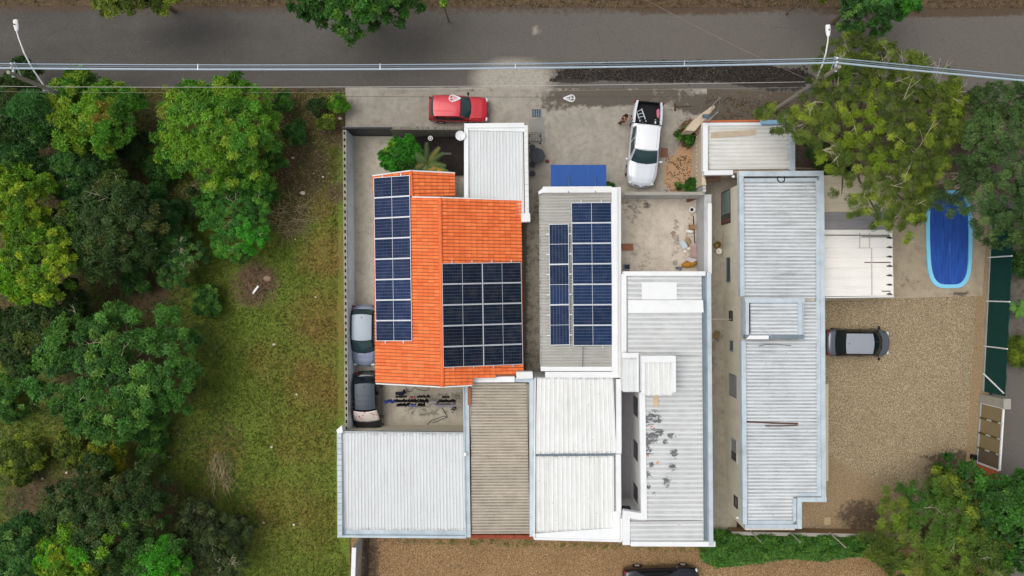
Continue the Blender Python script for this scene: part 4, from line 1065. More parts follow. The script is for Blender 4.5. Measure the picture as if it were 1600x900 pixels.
# ================================================================== BOUNDARY WALLS, FENCES
lw = thing('boundary_wall', 'long blue-grey wall with hollow block top along the grassy lot', 'wall', W(542,430,0))
A, B = W(547.5,214,.1), W(550.5,664,.1)
mb = MB(); mb.bar(A, B, .22, -.1, 1.95, .11); mb.build('wall_panel', M['plaster_blue'], lw)
n = 46; d = (B-A)/n; me = None; L_ = d.length
bb = MB(); t = .055; l0, l1 = 0.004, L_-.004
bb.box(l0,0,0,l1,t,.16); bb.box(l0,.22-t,0,l1,.22,.16); bb.box(l0,t,0,l0+.10,.22-t,.16); bb.box(l1-.10,t,0,l1,.22-t,.16)
bb.mi = 1; bb.box(l0+.10,t,-.0,l1-.10,.22-t,.02)  # dark floor puts the shade of the open core into the colour
me = bb.mesh('concrete_block', [M['block'], M['dark_void']])
ang = math.atan2(d.y, d.x)
for k in range(n):
    o = link_mesh('concrete_block', me, lw); p = A + d*k
    nrm = Vector((-d.y, d.x, 0)).normalized()
    # wall runs north->south (d.y<0): left normal points east, so shift west
    o.location = Vector((p.x, p.y, 1.95)) + (nrm*(-.22+.0) if nrm.x > 0 else nrm*0) - lw.location
    if nrm.x > 0: o.location = Vector((p.x, p.y, 1.95)) - lw.location
    o.rotation_euler = (0, 0, ang)
for k, (px, py) in enumerate(((536.5,253.5),(537.5,385.5),(539,522))):
    h_ = MB(); c = W(px,py,1.6); h_.tube([c-Vector((.05,0,0)), c+Vector((.10,0,0))], .035, 8); h_.build('drain_spout', M['black_plastic'], lw)
st_ = MB(); c = W(543,622,1.0); st_.tube([(c.x+.02, c.y+.26*math.cos(a), c.z+.26*math.sin(a)) for a in [2*math.pi*i/16 for i in range(17)]], .025, 5)
hose = solid('hose_coil', 'dark hose coil hanging on the blue-grey wall beside the black car', 'hose', st_, M['cable_dark'], loc=c)
ob = MB(); c = W(542.5,610,1.2); ob.box(c.x, c.y-.2, c.z-.35, c.x+.06, c.y+.2, c.z+.4); solid('wall_panel_sign', 'small orange panel fixed to the blue-grey wall beside the black car', 'panel', ob, mat('orange_panel', (205,140,60), .6, .2, 6), loc=c, bevel=.01)

gw = thing('front_wall', 'weathered front wall with jagged stones on top beside the red car', 'wall', W(670,203,0))
y0 = W(670,213.5,.1).y
mb = MB(); mb.box(W(618,0,0).x, y0, .05, W(727,0,0).x, y0+.2, 2.05); mb.build('wall_panel', mat('plaster_dirty', (128,122,112), .9, .15, 2, streak=(1,1,.3), dirt=(80,74,66), dirt_amt=.7), gw)
for k in range(26):
    s_ = MB(); x = W(618,0,2.1).x + (W(724,0,2.1).x-W(618,0,2.1).x)*(k+.5)/26; z = 2.05; hgt = rnd.uniform(.06,.14)
    s_.add([(x-.07,y0+.02,z-.01),(x+.07,y0+.03,z-.01),(x+.06,y0+.18,z-.01),(x-.06,y0+.17,z-.01),(x+rnd.uniform(-.04,.04),y0+.1,z+hgt)],[(3,2,1,0),(0,1,4),(1,2,4),(2,3,4),(3,0,4)])
    s_.build('coping_stone', M['block'], gw)
gg = thing('driveway_gate', 'dark sheet metal gate closing the side driveway of the tiled house', 'gate', W(580,212,0))
xg0, xg1 = W(547.5,0,.1).x, W(621,0,.1).x; n = 9
for k in range(n):
    p_ = MB(); a = xg0+(xg1-xg0)*k/n; b_ = xg0+(xg1-xg0)*(k+1)/n-.012; p_.box(a, y0+.05, .15, b_, y0+.085+.012*(k%2), 2.2); p_.build('gate_panel', M['dark_gate'], gg)
fr = MB(); fr.box(xg0, y0+.03, 2.2, xg1, y0+.12, 2.28); fr.box(xg0, y0+.02, .10, xg1, y0+.12, .17); fr.build('gate_frame', M['dark_gate'], gg)
# south west wall
sw = thing('lot_end_wall', 'short white capped wall running south from the square workshop', 'wall', W(562,872,0))
p0, p1 = W(566.5,838,.1), W(562,960,.1)
mb = MB(); mb.bar(p0, p1, .2, -.05, 2.0, -.1); mb.build('wall_panel', M['plaster_grey'], sw)
coping('coping', [p0.xy, p1.xy], .26, 2.0, 2.07, M['flash_white'], sw, 1.4, off=-.1)
pp = MB(); pp.tube([W(574,840,.2), W(573,870,.2), W(571,960,.2)], .06, 8); solid('drain_pipe', 'dark pipe lying at the foot of the short white capped wall', 'pipe', pp, M['cable_dark'])

# south wall of the gravel yard with leaning props
yw = thing('yard_wall', 'low brown wall between the gravel yard and the vine hedge', 'wall', W(1270,832,0))
a, b_ = W(1140,829,.5), W(1372,833,.5)
mb = MB(); mb.bar(a, b_, .18, -.1, .95); mb.build('wall_panel', mat('plaster_brown', (140,112,84), .9, .12, 2, streak=(1,1,.4), dirt=(90,72,54), dirt_amt=.6), yw)
coping('coping', [a.xy, b_.xy], .22, .95, 1.0, M['concrete'], yw, 1.5)
for k, (x0,y0_,x1,y1) in enumerate(((1173,830,1188,846),(1234,831,1250,847),(1296,832,1322,856))):
    s_ = MB(); s_.tube([W(x0,y0_,1.0), W(x1,y1,2.1)], .045, 6)
    solid('fence_stake', ['pale leaning stake in the vine hedge nearest the white roofed house','short pale stake leaning in the vine hedge, middle of three','long pale stake leaning in the vine hedge nearest the big bush'][k], 'stake', s_, M['pole'], loc=W(x0,y0_,1.0), group='stakes leaning in the hedge')

# green mesh fence on the east
ef = thing('mesh_fence', 'tall dark green shade mesh fence with white posts along the lane', 'fence', W(1545,480,0))
fa, fb = W(1551.5,330,.25), W(1537.5,612,.25); fh = 2.15
mesh_m = mat('shade_mesh', (8,62,56), .8, .10, 2.0, streak=(1,1,6), dirt=(14,48,44), dirt_amt=.5)
m_ = MB(); N = 30; P = []
for i in range(N+1):
    p = fa.lerp(fb, i/N); P.append([Vector((p.x + .03*math.sin(i*1.9)*k/4, p.y, .25+(fh-.25)*k/4)) for k in range(5)])
m_.grid(P, N+1, 5); Pb = [[v+Vector((.012,0,0)) for v in r_] for r_ in P]; m_.grid(Pb, N+1, 5, flip=True)
m_.build('shade_mesh', mesh_m, ef)
base = MB(); base.bar(fa, fb, .14, .0, .26); base.build('plinth', M['concrete'], ef)
for py in (402,470.5,541):
    t = (py-330)/(612-330); p = fa.lerp(fb, t); s_ = MB(); s_.tube([(p.x-.05,p.y,.1),(p.x-.05,p.y,fh+.05)], .045, 8); s_.build('post', M['white_paint'], ef)
br = MB(); p = fa.lerp(fb, .90); br.tube([(p.x-.06,p.y,.2),(p.x-.06,p.y-1.0,fh-.1)], .05, 8); br.build('brace', M['white_paint'], ef)
tw = MB(); tw.tube([(fa.x-.02,fa.y,fh),(fb.x-.02,fb.y,fh)], .02, 6); tw.build('top_wire', mesh_m, ef)
# green fence bit by the street on the north side
nf = thing('green_panel_fence', 'dark green fence panel between the two big street trees', 'fence', W(1500,205,0))
pf = MB(); c0, c1 = W(1462,212,.1), W(1540,212,.1); pf.box(c0.x, c0.y, .1, c1.x, c0.y+.04, 1.5); pf.build('fence_panel', mesh_m, nf)
pf = MB(); pf.tube([(W(1496,0,1).x, c0.y+.06, .1),(W(1496,0,1).x+.25, c0.y+.06, 1.7)], .05, 6); pf.build('post', M['white_paint'], nf)
pf = MB(); pf.box(c0.x, c0.y-.14, .0, c1.x, c0.y-.005, .35); pf.build('plinth', M['concrete'], nf)

# sliding gate to the lane
gp = thing('gate_pillar', 'grey concrete gate pillar at the end of the green mesh fence', 'pillar', W(1533,623,0))
mb = MB(); c = W(1533,622,.1); mb.box(c.x-.15, c.y-.28, 0, c.x+.22, c.y+.28, 2.3); mb.build('shaft', M['concrete'], gp)
mb = MB(); mb.box(c.x-.19, c.y-.32, 2.3, c.x+.26, c.y+.32, 2.4); mb.build('cap', M['concrete'], gp)
tg = thing('sliding_gate', 'tan sliding gate with white top rail opening to the lane', 'gate', W(1530,680,0))
ga, gb = W(1532.5,629,.15), W(1526.5,722,.15); gh = 2.15
n = 4
tan = mat('gate_tan', (138,124,92), .7, .08, 1.5, objvar=.04)
for k in range(n):
    a = ga.lerp(gb, k/n); b_ = ga.lerp(gb, (k+1)/n); s_ = MB(); dd = (b_-a)*.035
    s_.bar(a+dd, b_-dd, .02, .25, gh); s_.build('gate_panel', tan if k < 3 else mat('gate_tan_dark', (104,92,76), .7, .1), tg)
for k in range(n+1):
    p = ga.lerp(gb, k/n); s_ = MB(); s_.box(p.x-.06, p.y-.055, .2, p.x+.02, p.y+.055, gh)
    fo = s_.build('gate_post', mat('gate_olive', (92,82,44), .6, .1) if 0 < k < n else M['white_paint'], tg)
    if 0 < k < n:
        for z in (.9, 1.9):
            q_ = MB(); q_.box(p.x-.075, p.y-.05, z, p.x-.062, p.y+.05, z+.4); q_.build('plate', M['alu'], fo)
s_ = MB(); s_.bar(ga, gb, .09, gh, gh+.10); s_.build('top_rail', M['white_paint'], tg)
s_ = MB(); s_.bar(ga, gb, .10, .12, .25, .02); s_.bar(ga, gb, .04, .12, .18, .16); s_.build('bottom_rail', M['galv'], tg)
ow = thing('terracotta_wall', 'terracotta painted wall stub below the sliding gate', 'wall', W(1526,738,0))
mb = MB(); mb.bar(W(1526,724,.1), W(1523.5,765,.1), .16, 0, 2.0, .0); mb.build('wall_panel', M['terracotta'], ow)
k_ = W(1523.5,722,.1)
for k in range(6):
    s_ = MB(); p = W(1526,727,.1).lerp(W(1524,760,.1), k/6); s_.box(p.x-.10, p.y-.18, .1, p.x-.085, p.y+.04, 1.95); s_.build('plank', mat('terra_plank', (196,108,72), .85, .12, objvar=.08), ow)
gm = MB(); c = W(1524,715,.4); gm.box(c.x-.14,c.y-.16,.06,c.x+.12,c.y+.16,.42); solid('gate_motor', 'small dark gate motor box at the foot of the sliding gate', 'motor', gm, M['black_plastic'], loc=(c.x,c.y,.06), bevel=.03)

# ================================================================== POOL
po = thing('swimming_pool', 'long blue swimming pool with pale rounded rim under the tree', 'pool', W(1482,372,0))
def pool_ring(off, z, n=48):
    c = W(1481.8,374,.1); a, b_ = 1.50-off, 3.17-off; out = []
    for i in range(n):
        t = 2*math.pi*i/n; ct, st = math.cos(t), math.sin(t)
        e = 2/3.6
        x = a*abs(ct)**e*(1 if ct > 0 else -1); y = b_*abs(st)**(2/5.0)*(1 if st > 0 else -1)
        x *= 1 - .055*(y/b_)*(-1) - .05*abs(y/b_)**3 if y < 0 else 1 - .02*(y/b_)**2
        x += -.03*y/b_
        out.append(Vector((c.x+x, c.y+y, z)))
    return out
r0, r1, r2, r3 = pool_ring(0,.10), pool_ring(0,.21), pool_ring(.235,.22), pool_ring(.235,.125)
mb = MB(); n = 48; mb.add([v for r_ in (r0,r1,r2,r3) for v in r_], [(k*n+i, k*n+(i+1)%n, (k+1)*n+(i+1)%n, (k+1)*n+i) for k in range(3) for i in range(n)])
mb.build('rim', mat('pool_rim', (132,208,240), .4, .04), po)
# taut cover with folds
def m_cover():
    b = NB('pool_cover'); n = b.noise(1.0, 5, .6, b.map((6,.9,1))); n2 = b.noise(25, 3)
    col = b.mix(b.ramp(n, .35, .7), lin((28,70,150)), lin((42,96,190))); col = b.mix(b.ramp(n2, .3, .7, 0, .3), col, lin((26,52,120)))
    b.bump(n, .5, .05); return b.fin(col, .42, 0, .4)
cm = m_cover()
c = W(1481.8,374,.1); rim = pool_ring(.236,.15); rings = []
for k in range(14):
    f = 1-k/14; row = []
    for v in rim:
        x = c.x+(v.x-c.x)*f; y = c.y+(v.y-c.y)*f
        z = .15 - .02*(1-f) + (.03*mnoise.noise(Vector((x*2.2, y*.35, 0))) + .05*max(0, 1-abs((x-c.x-.15-.04*math.sin(y*2))/.10))*(1 if y < c.y+1.2 else .2) + .03*max(0, 1-abs((x-c.x+.35)/.07))*(1 if abs(y-c.y) < 1.6 else 0))*min(1, (1-f)*6)
        row.append(Vector((x,y,z)))
    rings.append(row)
mb = MB(); mb.add([v for r_ in rings for v in r_]+[Vector((c.x,c.y,.14))], [(k*n+i, k*n+(i+1)%n, (k+1)*n+(i+1)%n, (k+1)*n+i) for k in range(13) for i in range(n)] + [(13*n+i, 13*n+(i+1)%n, 14*n) for i in range(n)])
mb.build('pool_cover', cm, po, smooth=True)

# ================================================================== POLES, LAMPS, CABLES
def catenary(a, b_, sag, n=24):
    return [a.lerp(b_, i/n) - Vector((0,0,sag*4*(i/n)*(1-i/n))) for i in range(n+1)]
poles = []
for base_px, top_px, lab in (((172,181),(11,111),'grey concrete utility pole rising out of the bushes at the left'),
                             ((1208,174),(1309,101),'grey concrete utility pole standing beside the pale front roof')):
    b0 = W(*base_px, 0); t0 = Vector((b0.x, b0.y, 9.0))
    p = thing('utility_pole', lab, 'utility pole', b0, 'utility poles along the road')
    s_ = MB(); s_.tube([b0-Vector((0,0,.3)), t0], [.17,.10], 10); s_.build('shaft', M['pole'], p)
    s_ = MB(); s_.box(t0.x-.05, t0.y-.15, 8.55, t0.x+.05, t0.y+.60, 8.67); s_.build('crossarm', M['galv'], p)
    s_ = MB(); s_.tube([(t0.x, t0.y, 8.0),(t0.x, t0.y+.68, 8.55)], .03, 6); s_.build('brace', M['galv'], p)
    for dy in (.05,.30,.52):
        s_ = MB(); s_.lathe((t0.x, t0.y+dy, 8.67), [(.03,0),(.065,.04),(.04,.08),(.06,.12),(.03,.17)], 8); s_.build('insulator', M['white_paint'], p)
    s_ = MB(); s_.box(t0.x-.16, t0.y-.16, 6.05, t0.x+.16, t0.y+.16, 6.15); s_.build('clamp', M['galv_dark'], p)
    s_ = MB(); s_.box(t0.x-.16, t0.y-.16, 5.3, t0.x+.16, t0.y+.16, 5.38); s_.build('clamp', M['galv_dark'], p)
    poles.append(t0)
PL, PR = poles
for (hx, hy), t0, lab in (((25,40),PL,'white street lamp on a long curved arm from the left pole'),((1294,48),PR,'white street lamp on a long curved arm from the pole by the street tree')):
    hd_ = W(hx, hy, 7.9); at = Vector((t0.x, t0.y+.12, 6.3))
    L_ = thing('street_lamp', lab, 'street lamp', at, 'street lamps over the road')
    pts = [at, at.lerp(hd_, .25)+Vector((0,0,.35)), at.lerp(hd_, .5)+Vector((0,0,.45)), at.lerp(hd_, .75)+Vector((0,0,.32)), hd_+Vector((0,-.15,.02))]
    s_ = MB(); s_.tube(pts, [.045,.043,.04,.036,.034], 8); s_.build('arm', M['white_paint'], L_)
    s_ = MB(); dr = (hd_-at); dr.z = 0; dr.normalize(); sdv = Vector((-dr.y, dr.x, 0))
    P = []
    for f, wd, hz in ((-.32,.05,.05),(-.24,.10,.08),(0,.135,.10),(.22,.135,.09),(.32,.11,.05)):
        c = hd_+dr*f; P.append([c+sdv*wd*k+Vector((0,0,hz*(1-abs(k)**2.5))) for k in (-1,-.7,0,.7,1)]+[c+sdv*wd*k-Vector((0,0,.04)) for k in (.9,-.9)]+[c-sdv*wd+Vector((0,0,0))])
    s_.grid(P, 5, 8); s_.add(P[0], [tuple(range(7))]); s_.add(P[-1], [tuple(range(6,-1,-1))]); s_.build('head', M['white_paint'], L_, smooth=False)
    s_ = MB(); c = hd_+dr*.02; s_.tube([c+Vector((0,0,.09)), c+Vector((0,0,.16))], .035, 8); s_.build('photocell', M['black_plastic'], L_)
# spaced main cables; west and east continuations
FW = W(-760,100,8.6); FE = W(2100,178,8.6)
def cable(lab, offs, z, r, mt, sag, segs=None, grp='power cables along the road', name='power_cable'):
    mb = MB()
    P = [Vector((FW.x, FW.y+offs, z)), Vector((PL.x, PL.y+offs, z)), Vector((PR.x, PR.y+offs, z)), Vector((FE.x, FE.y+offs, z))]
    for (a, b_), sg in zip(((P[0],P[1]),(P[1],P[2]),(P[2],P[3])), (sag*.4, sag, sag*.35)):
        mb.tube(catenary(a, b_, sg, 28), r, 6)
    return solid(name, lab, 'cable', mb, mt, loc=(PL.x, PL.y+offs, z), group=grp)
cable('northernmost thin pale main cable over the road', .52, 8.75, .028, M['cable_grey'], .55)
cable('dull middle main cable over the road, between the other two', .42, 8.72, .032, mat('cable_mid', (104,114,122), .5, .05), .55)
cable('southern thick pale main cable over the road', .30, 8.70, .052, mat('cable_pale', (168,184,196), .4, .05), .55)
for k, px in enumerate((307,592,805,1070)):
    t = (W(px,100,8.5).x-PL.x)/(PR.x-PL.x); zz = 8.72-.55*4*t*(1-t); x = W(px,100,8.5).x
    y = PL.y+(PR.y-PL.y)*t
    s_ = MB(); s_.tube([(x,y+.25,zz),(x+.01,y+.57,zz+.02)], .028, 6)
    solid('cable_spacer', ['pale cable spacer over the road above the lot trees','pale cable spacer over the road left of the red car','pale cable spacer over the road above the red car','pale cable spacer over the wet soil'][k], 'cable spacer', s_, M['alu'], loc=(x,y+.24,zz), group='spacers on the main cables')
cable('pale telephone cable above the kerb', .05, 6.25, .013, M['cable_white'], .42, grp='telephone cables', name='telephone_cable')
cable('lower pale telephone cable above the parked vehicles', -.02, 5.4, .009, mat('cable_beige', (150,138,124), .6, .05), .35, grp='telephone cables', name='telephone_cable')
s_ = MB(); s_.tube(catenary(W(520,150.5,5.2), W(1080,151,5.2), .12), .010, 5); 
solid('telephone_cable', 'thin dark telephone cable with the two slack loops', 'cable', s_, M['cable_dark'], loc=W(800,151,5.2), group='telephone cables')
s_ = MB(); s_.tube(catenary(Vector((PR.x-.1,PR.y,6.3)), W(905,-60,7.5), .5), .008, 5)
solid('service_cable', 'thin service cable crossing the road slantwise from the right pole', 'cable', s_, mat('cable_beige', (150,138,124), .6, .05), loc=(PR.x,PR.y,6.3))
for k, (px, flip) in enumerate(((710,1),(890,-1))):
    c = W(px,153.5,5.15); t_ = thing('cable_loop', ['white teardrop cable storage loop over the red car','white teardrop cable storage loop over the wet driveway'][k], 'cable loop', c, 'slack loops on the thin cable')
    def lp(s_, a): 
        x = .22*math.cos(a); y = .19*math.sin(a)
        if x > 0: y *= (1-x/.22*.75); x *= 2.0
        return c+Vector((flip*(x-.08)*s_, y*s_, 0))
    ring = MB(); pts = [lp(1, 2*math.pi*i/22) for i in range(23)]
    for a, b_ in zip(pts, pts[1:]): ring.tube([a, b_], .030, 5)
    ring.build('loop_ring', M['white_paint'], t_)
    ring = MB(); ring.tube([lp(1,math.pi*.5), lp(1,-math.pi*.5)], .022, 5); ring.tube([lp(1,math.pi), lp(1,0)], .022, 5); ring.tube([lp(.55,math.pi*.5), lp(1,.35)], .018, 5); ring.tube([lp(.55,-math.pi*.5), lp(1,-.35)], .018, 5); ring.build('loop_spokes', M['white_paint'], t_)

# ================================================================== SOIL / STREET BITS
dg = thing('drain_grate', 'dark iron drain grate set in the driveway', 'grate', W(838.5,177,.1))
c = W(838.5,177,.1)
f = MB(); f.box(c.x-.30,c.y-.26,.09,c.x+.30,c.y+.26,.107); f.build('frame', M['dark_void'], dg)
for k in range(5):
    b_ = MB(); x = c.x-.26+k*.115; b_.box(x,c.y-.23,.108,x+.055,c.y+.23,.125); b_.build('grate_bar', M['galv_dark'], dg)
pad = MB(); p = [W(826,186,.1).xy, W(850,183,.1).xy, W(852,222,.1).xy, W(829,222,.1).xy]; pad.prism(p, .09, .112); pad_o = pad.build('cement_patch', mat('cement_patch', (138,136,130), .9, .1)); tag(pad_o, kind='structure')
bm_ = MB(); p = [W(1032.5,231,.1).xy, W(1043.5,232,.1).xy, W(1044,246,.1).xy, W(1031.5,246,.1).xy]; bm_.prism(p, .105, .135); solid('paving_slab', 'small reddish brown slab beside the white pickup', 'slab', bm_, mat('slab_brown', (128,92,74), .9, .15, 4), bevel=.01)
# broom
br_ = thing('push_broom', 'dark push broom lying on the driveway right of the pickup', 'broom', W(1056,168,.1))
s_ = MB(); s_.tube([W(1056,167,.16), W(1080,166,.13)], .018, 6); s_.build('handle', M['wood_dark'], br_)
s_ = MB(); c = W(1054.5,168,.1); s_.box(c.x-.055,c.y-.23,.105,c.x+.055,c.y+.23,.2); s_.build('brush_head', M['wood_dark'], br_, bevel=.01)
# garden table and stools, cart
tb = thing('garden_table', 'dark octagonal table by the white carport wall', 'table', W(838,243,.1))
c = W(839,243,.85); s_ = MB(); s_.lathe((c.x,c.y,.78), [(.02,0),(.50,.0),(.52,.02),(.52,.05),(.50,.07),(.02,.07)], 8); s_.build('table_top', mat('table_dark', (58,62,68), .6, .12), tb)
s_ = MB(); s_.lathe((c.x,c.y,.1), [(.26,0),(.24,.05),(.10,.12),(.09,.68)], 10); s_.build('leg', mat('table_dark', (58,62,68), .6, .12), tb)
for k, (px, py, lab) in enumerate(((832,230,'round dark stool north of the octagonal table'),(847,243,'round dark stool on the east side of the octagonal table'),(832,257,'round dark stool just south of the octagonal table'),(832,271,'round dark stool farthest south from the octagonal table'))):
    c = W(px,py,.5); t_ = thing('stool', lab, 'stool', (c.x,c.y,.1), 'stools around the dark table')
    s_ = MB(); s_.lathe((c.x,c.y,.46), [(.02,0),(.19,0),(.20,.02),(.19,.05),(.14,.055),(.12,.035),(.02,.035)], 10); s_.build('seat', mat('stool_dark', (66,68,72), .6, .12), t_)
    for a in (0.8, 2.4, 3.9, 5.5):
        s_ = MB(); s_.tube([(c.x+.13*math.cos(a),c.y+.13*math.sin(a),.46),(c.x+.18*math.cos(a),c.y+.18*math.sin(a),.1)], .014, 5); s_.build('leg', M['black_plastic'], t_)
ct = thing('wire_cart', 'dark wire cart beside the white carport wall', 'cart', W(836,215,.1))
c = W(836,215,.8); w_, d_ = .38, .27
for z in (.45, .95):
    s_ = MB(); P = [(c.x-w_,c.y-d_,z),(c.x+w_,c.y-d_,z),(c.x+w_,c.y+d_,z),(c.x-w_,c.y+d_,z),(c.x-w_,c.y-d_,z)]
    for a, b_ in zip(P, P[1:]): s_.tube([a,b_], .014, 5)
    s_.build('rim', M['black_plastic'], ct)
for k in range(5):
    s_ = MB(); x = c.x-w_+2*w_*k/4; s_.tube([(x,c.y-d_,.95),(x,c.y-d_,.45),(x,c.y+d_,.45),(x,c.y+d_,.95)], .009, 4); s_.build('wire', M['black_plastic'], ct)
for sx in (-1,1):
    for sy in (-1,1):
        s_ = MB(); s_.tube([(c.x+sx*w_*.9,c.y+sy*d_*.9,.45),(c.x+sx*w_*.9,c.y+sy*d_*.9,.2)], .014, 5); s_.tube([(c.x+sx*w_*.9,c.y+sy*d_*.9-.02,.16),(c.x+sx*w_*.9,c.y+sy*d_*.9+.02,.16)], .06, 8); s_.build('wheel', M['rubber'], ct)
cn = MB(); c = W(855,252,.1); cn.lathe((c.x,c.y,.1), [(.13,0),(.12,.08),(.06,.14),(.05,.24),(.02,.25)], 10); cn.box(c.x-.02,c.y-.02,.3,c.x+.16,c.y+.02,.34)
solid('watering_jug', 'small dull red jug standing by the octagonal table', 'jug', cn, mat('dull_red', (128,62,54), .6, .1), loc=(c.x,c.y,.1))
# service mast of the east house and its curved canopy wall
sm = thing('service_mast', 'leaning electric service mast with meter box at the corner of the pale front roof', 'mast', W(1088,196,.1))
b0 = W(1085,206,.1); s_ = MB(); s_.tube([(b0.x,b0.y,.1),(b0.x,b0.y,5.0)], [.06,.05], 8); s_.build('shaft', M['steel'], sm)
s_ = MB(); s_.box(b0.x-.45,b0.y+.02,3.55,b0.x-.07,b0.y+.22,3.75); s_.build('meter_box', mat('meter_blue', (78,100,118), .5, .1), sm)
s_ = MB(); pts = [(b0.x-.12,b0.y+.1,4.2),(b0.x-.12,b0.y+.55,4.6),(b0.x+.22,b0.y+.9,4.9),(b0.x+.22,b0.y+.1,4.4)]
for a, b_ in zip(pts, pts[1:]): s_.tube([a,b_], .014, 5)
s_.build('wire_frame', M['steel'], sm)
s_ = MB(); s_.tube([(b0.x+.07,b0.y+.02,1.2),(b0.x+.08,b0.y+.02,3.6)], .035, 6); s_.build('conduit', mat('yellowish', (204,180,120), .6, .1), sm)
cw = thing('curved_parapet', 'curved beige parapet wall at the corner of the pale front roof', 'parapet', W(1092,190,.1))
P0 = [W(1071,203.5,2.5), W(1082,189,2.5), W(1096,177.5,2.5), W(1115,164,2.5)]
P1 = [W(1084,206,2.2), W(1090,199,2.2), W(1101,186,2.2), W(1116,169,2.2)]
for k in range(3):
    s_ = MB(); s_.prism([P0[k].xy, P0[k+1].xy, P1[k+1].xy, P1[k].xy], .1 if k < 1 else 1.9, [2.5,2.5,2.42,2.42]); s_.build('wall_panel', M['plaster_pink'], cw)
# pebbles of the gravel yard (real grains over the sheet)
gv = MB()
for k in range(6000):
    px = rnd.uniform(1292, 1540); py = rnd.uniform(465, 800)
    if px > 1540-(py-465)*.045 or (py > 740 and px > 1420): continue
    c = W(px,py,.06); s_ = rnd.uniform(.012,.030); a = rnd.uniform(0,6.28)
    q = [(c.x+s_*math.cos(a+j*2.094)*rnd.uniform(.7,1.3), c.y+s_*math.sin(a+j*2.094), .055) for j in range(3)]
    gv.add(q+[(c.x,c.y,.06+s_*.7)], [(0,1,3),(1,2,3),(2,0,3)]); gv.m[-3:] = [rnd.choice((0,0,1,1,2))]*3
tag(gv.build('gravel', [mat('pebble_a', (150,128,94), .95, .2), mat('pebble_b', (182,160,124), .95, .2), mat('pebble_c', (98,78,54), .95, .2)]), kind='stuff')

# ================================================================== COURTYARD / PATIO OBJECTS
def slab_obj(name, lab, cat, poly, z0, z1, mt, bevel=.01, group=None):
    s_ = MB(); s_.prism([W(*p,.2).xy for p in poly], z0, z1); c = W(*poly[0],.2)
    return solid(name, lab, cat, s_, mt, loc=(c.x,c.y,z0), bevel=bevel, group=group)
def sack(name, lab, cat, px, py, rx, ry, rz, mt, rot=0, z=.13, seed=0, parent=None):
    s_ = MB(); c = W(px,py,.2); s_.ell((c.x,c.y,z+rz*.85), rx, ry, rz, 14, 8, rot)
    out = []
    for v in s_.v:
        n_ = mnoise.fractal(Vector((v[0]*3+seed, v[1]*3, v[2]*3)), 1, 2, 3)
        out.append((v[0]+n_*rx*.25, v[1]+n_*ry*.25, max(z, v[2]+n_*rz*.4)))
    s_.v = out; return solid(name, lab, cat, s_, mt, loc=(c.x,c.y,z), smooth=True)
slab_obj('timber', 'short reddish timber block against the west side of the bare patio', 'timber', [(971,381),(989,381),(989,391),(971,391)], .14, .34, M['wood_red'])
cr_ = thing('crate', 'small grey open crate in the southwest corner of the bare patio', 'crate', W(979.5,417,.13)); c = W(979.5,417,.3)
for (dx,dy,sx,sy) in ((-.17,0,.02,.17),(.17,0,.02,.17),(0,-.15,.15,.02),(0,.15,.15,.02)):
    s_ = MB(); s_.box(c.x+dx-sx,c.y+dy-sy,.15,c.x+dx+sx,c.y+dy+sy,.40); s_.build('side', M['galv_dark'], cr_)
s_ = MB(); s_.box(c.x-.15,c.y-.13,.14,c.x+.15,c.y+.13,.17); s_.build('bottom', M['dark_gate'], cr_)
sack('yellow_sack', 'large ochre yellow sack in the debris corner of the patio', 'sack', 1077, 412.5, .46, .24, .25, mat('ochre_sack', (172,122,44), .7, .2, 5, streak=(5,2,1), dirt=(110,70,24), dirt_amt=.6), .1)
slab_obj('board', 'pale grey board leaning on the yellow sack in the patio', 'board', [(1069,407),(1074,402),(1087,406),(1080,411)], .52, .56, mat('board_grey', (186,180,176), .8, .08))
pl = thing('pallet', 'pinkish wooden pallet against the east wall of the patio', 'pallet', W(1082,392,.13)); q = Wq((1078,383,.2),(1088,382.5,.2),(1089,402,.2),(1076,402,.2))
for k in range(5):
    s_ = MB(); a, b_ = k/5, k/5+.16; p = [bil(q,a,0),bil(q,b_,0),bil(q,b_,1),bil(q,a,1)]; s_.prism([v.xy for v in p], .24, .27+.02*(k%2)); s_.build('slat', mat('pallet_pink', (178,152,144), .85, .1, objvar=.08), pl)
for v in (.08,.5,.9):
    s_ = MB(); p = [bil(q,0,v),bil(q,.96,v),bil(q,.96,v+.07),bil(q,0,v+.07)]; s_.prism([v_.xy for v_ in p], .135, .238); s_.build('bearer', M['wood_dark'], pl)
slab_obj('plastic_panel', 'pale blue-grey bent plastic sheet among the patio debris', 'sheet', [(1061,378),(1067,374.5),(1074,384),(1072,388),(1066,389)], .25, .29, mat('pale_bluegrey', (186,196,202), .5, .06))
sack('brown_sack', 'crumpled tan sack behind the pale plastic sheet in the patio', 'sack', 1075, 377, .16,.28,.14, mat('tan_sack', (160,132,104), .8, .2, 6), .3)
sack('paper_bag', 'crumpled white bag beside the brown box in the patio', 'bag', 1078, 361.5, .25,.11,.10, mat('white_bag', (232,228,220), .7, .06), -.15)
for k, (px,py,lab) in enumerate(((1070,393,'white crumpled scrap at the foot of the pale plastic sheet'),(1076,388.5,'white crumpled scrap beside the pinkish pallet'))):
    sack('paper_scrap', lab, 'scrap', px, py, .10,.08,.07, mat('white_bag', (232,228,220), .7, .06), .5*k, seed=k+2)
bx_ = MB(); c = W(1080.5,355,.2); bx_.box(c.x-.18,c.y-.15,.13,c.x+.18,c.y+.15,.44); solid('cardboard_box', 'brown cardboard box against the east wall of the patio', 'box', bx_, mat('cardboard', (146,112,78), .9, .1), loc=(c.x,c.y,.13), bevel=.012)
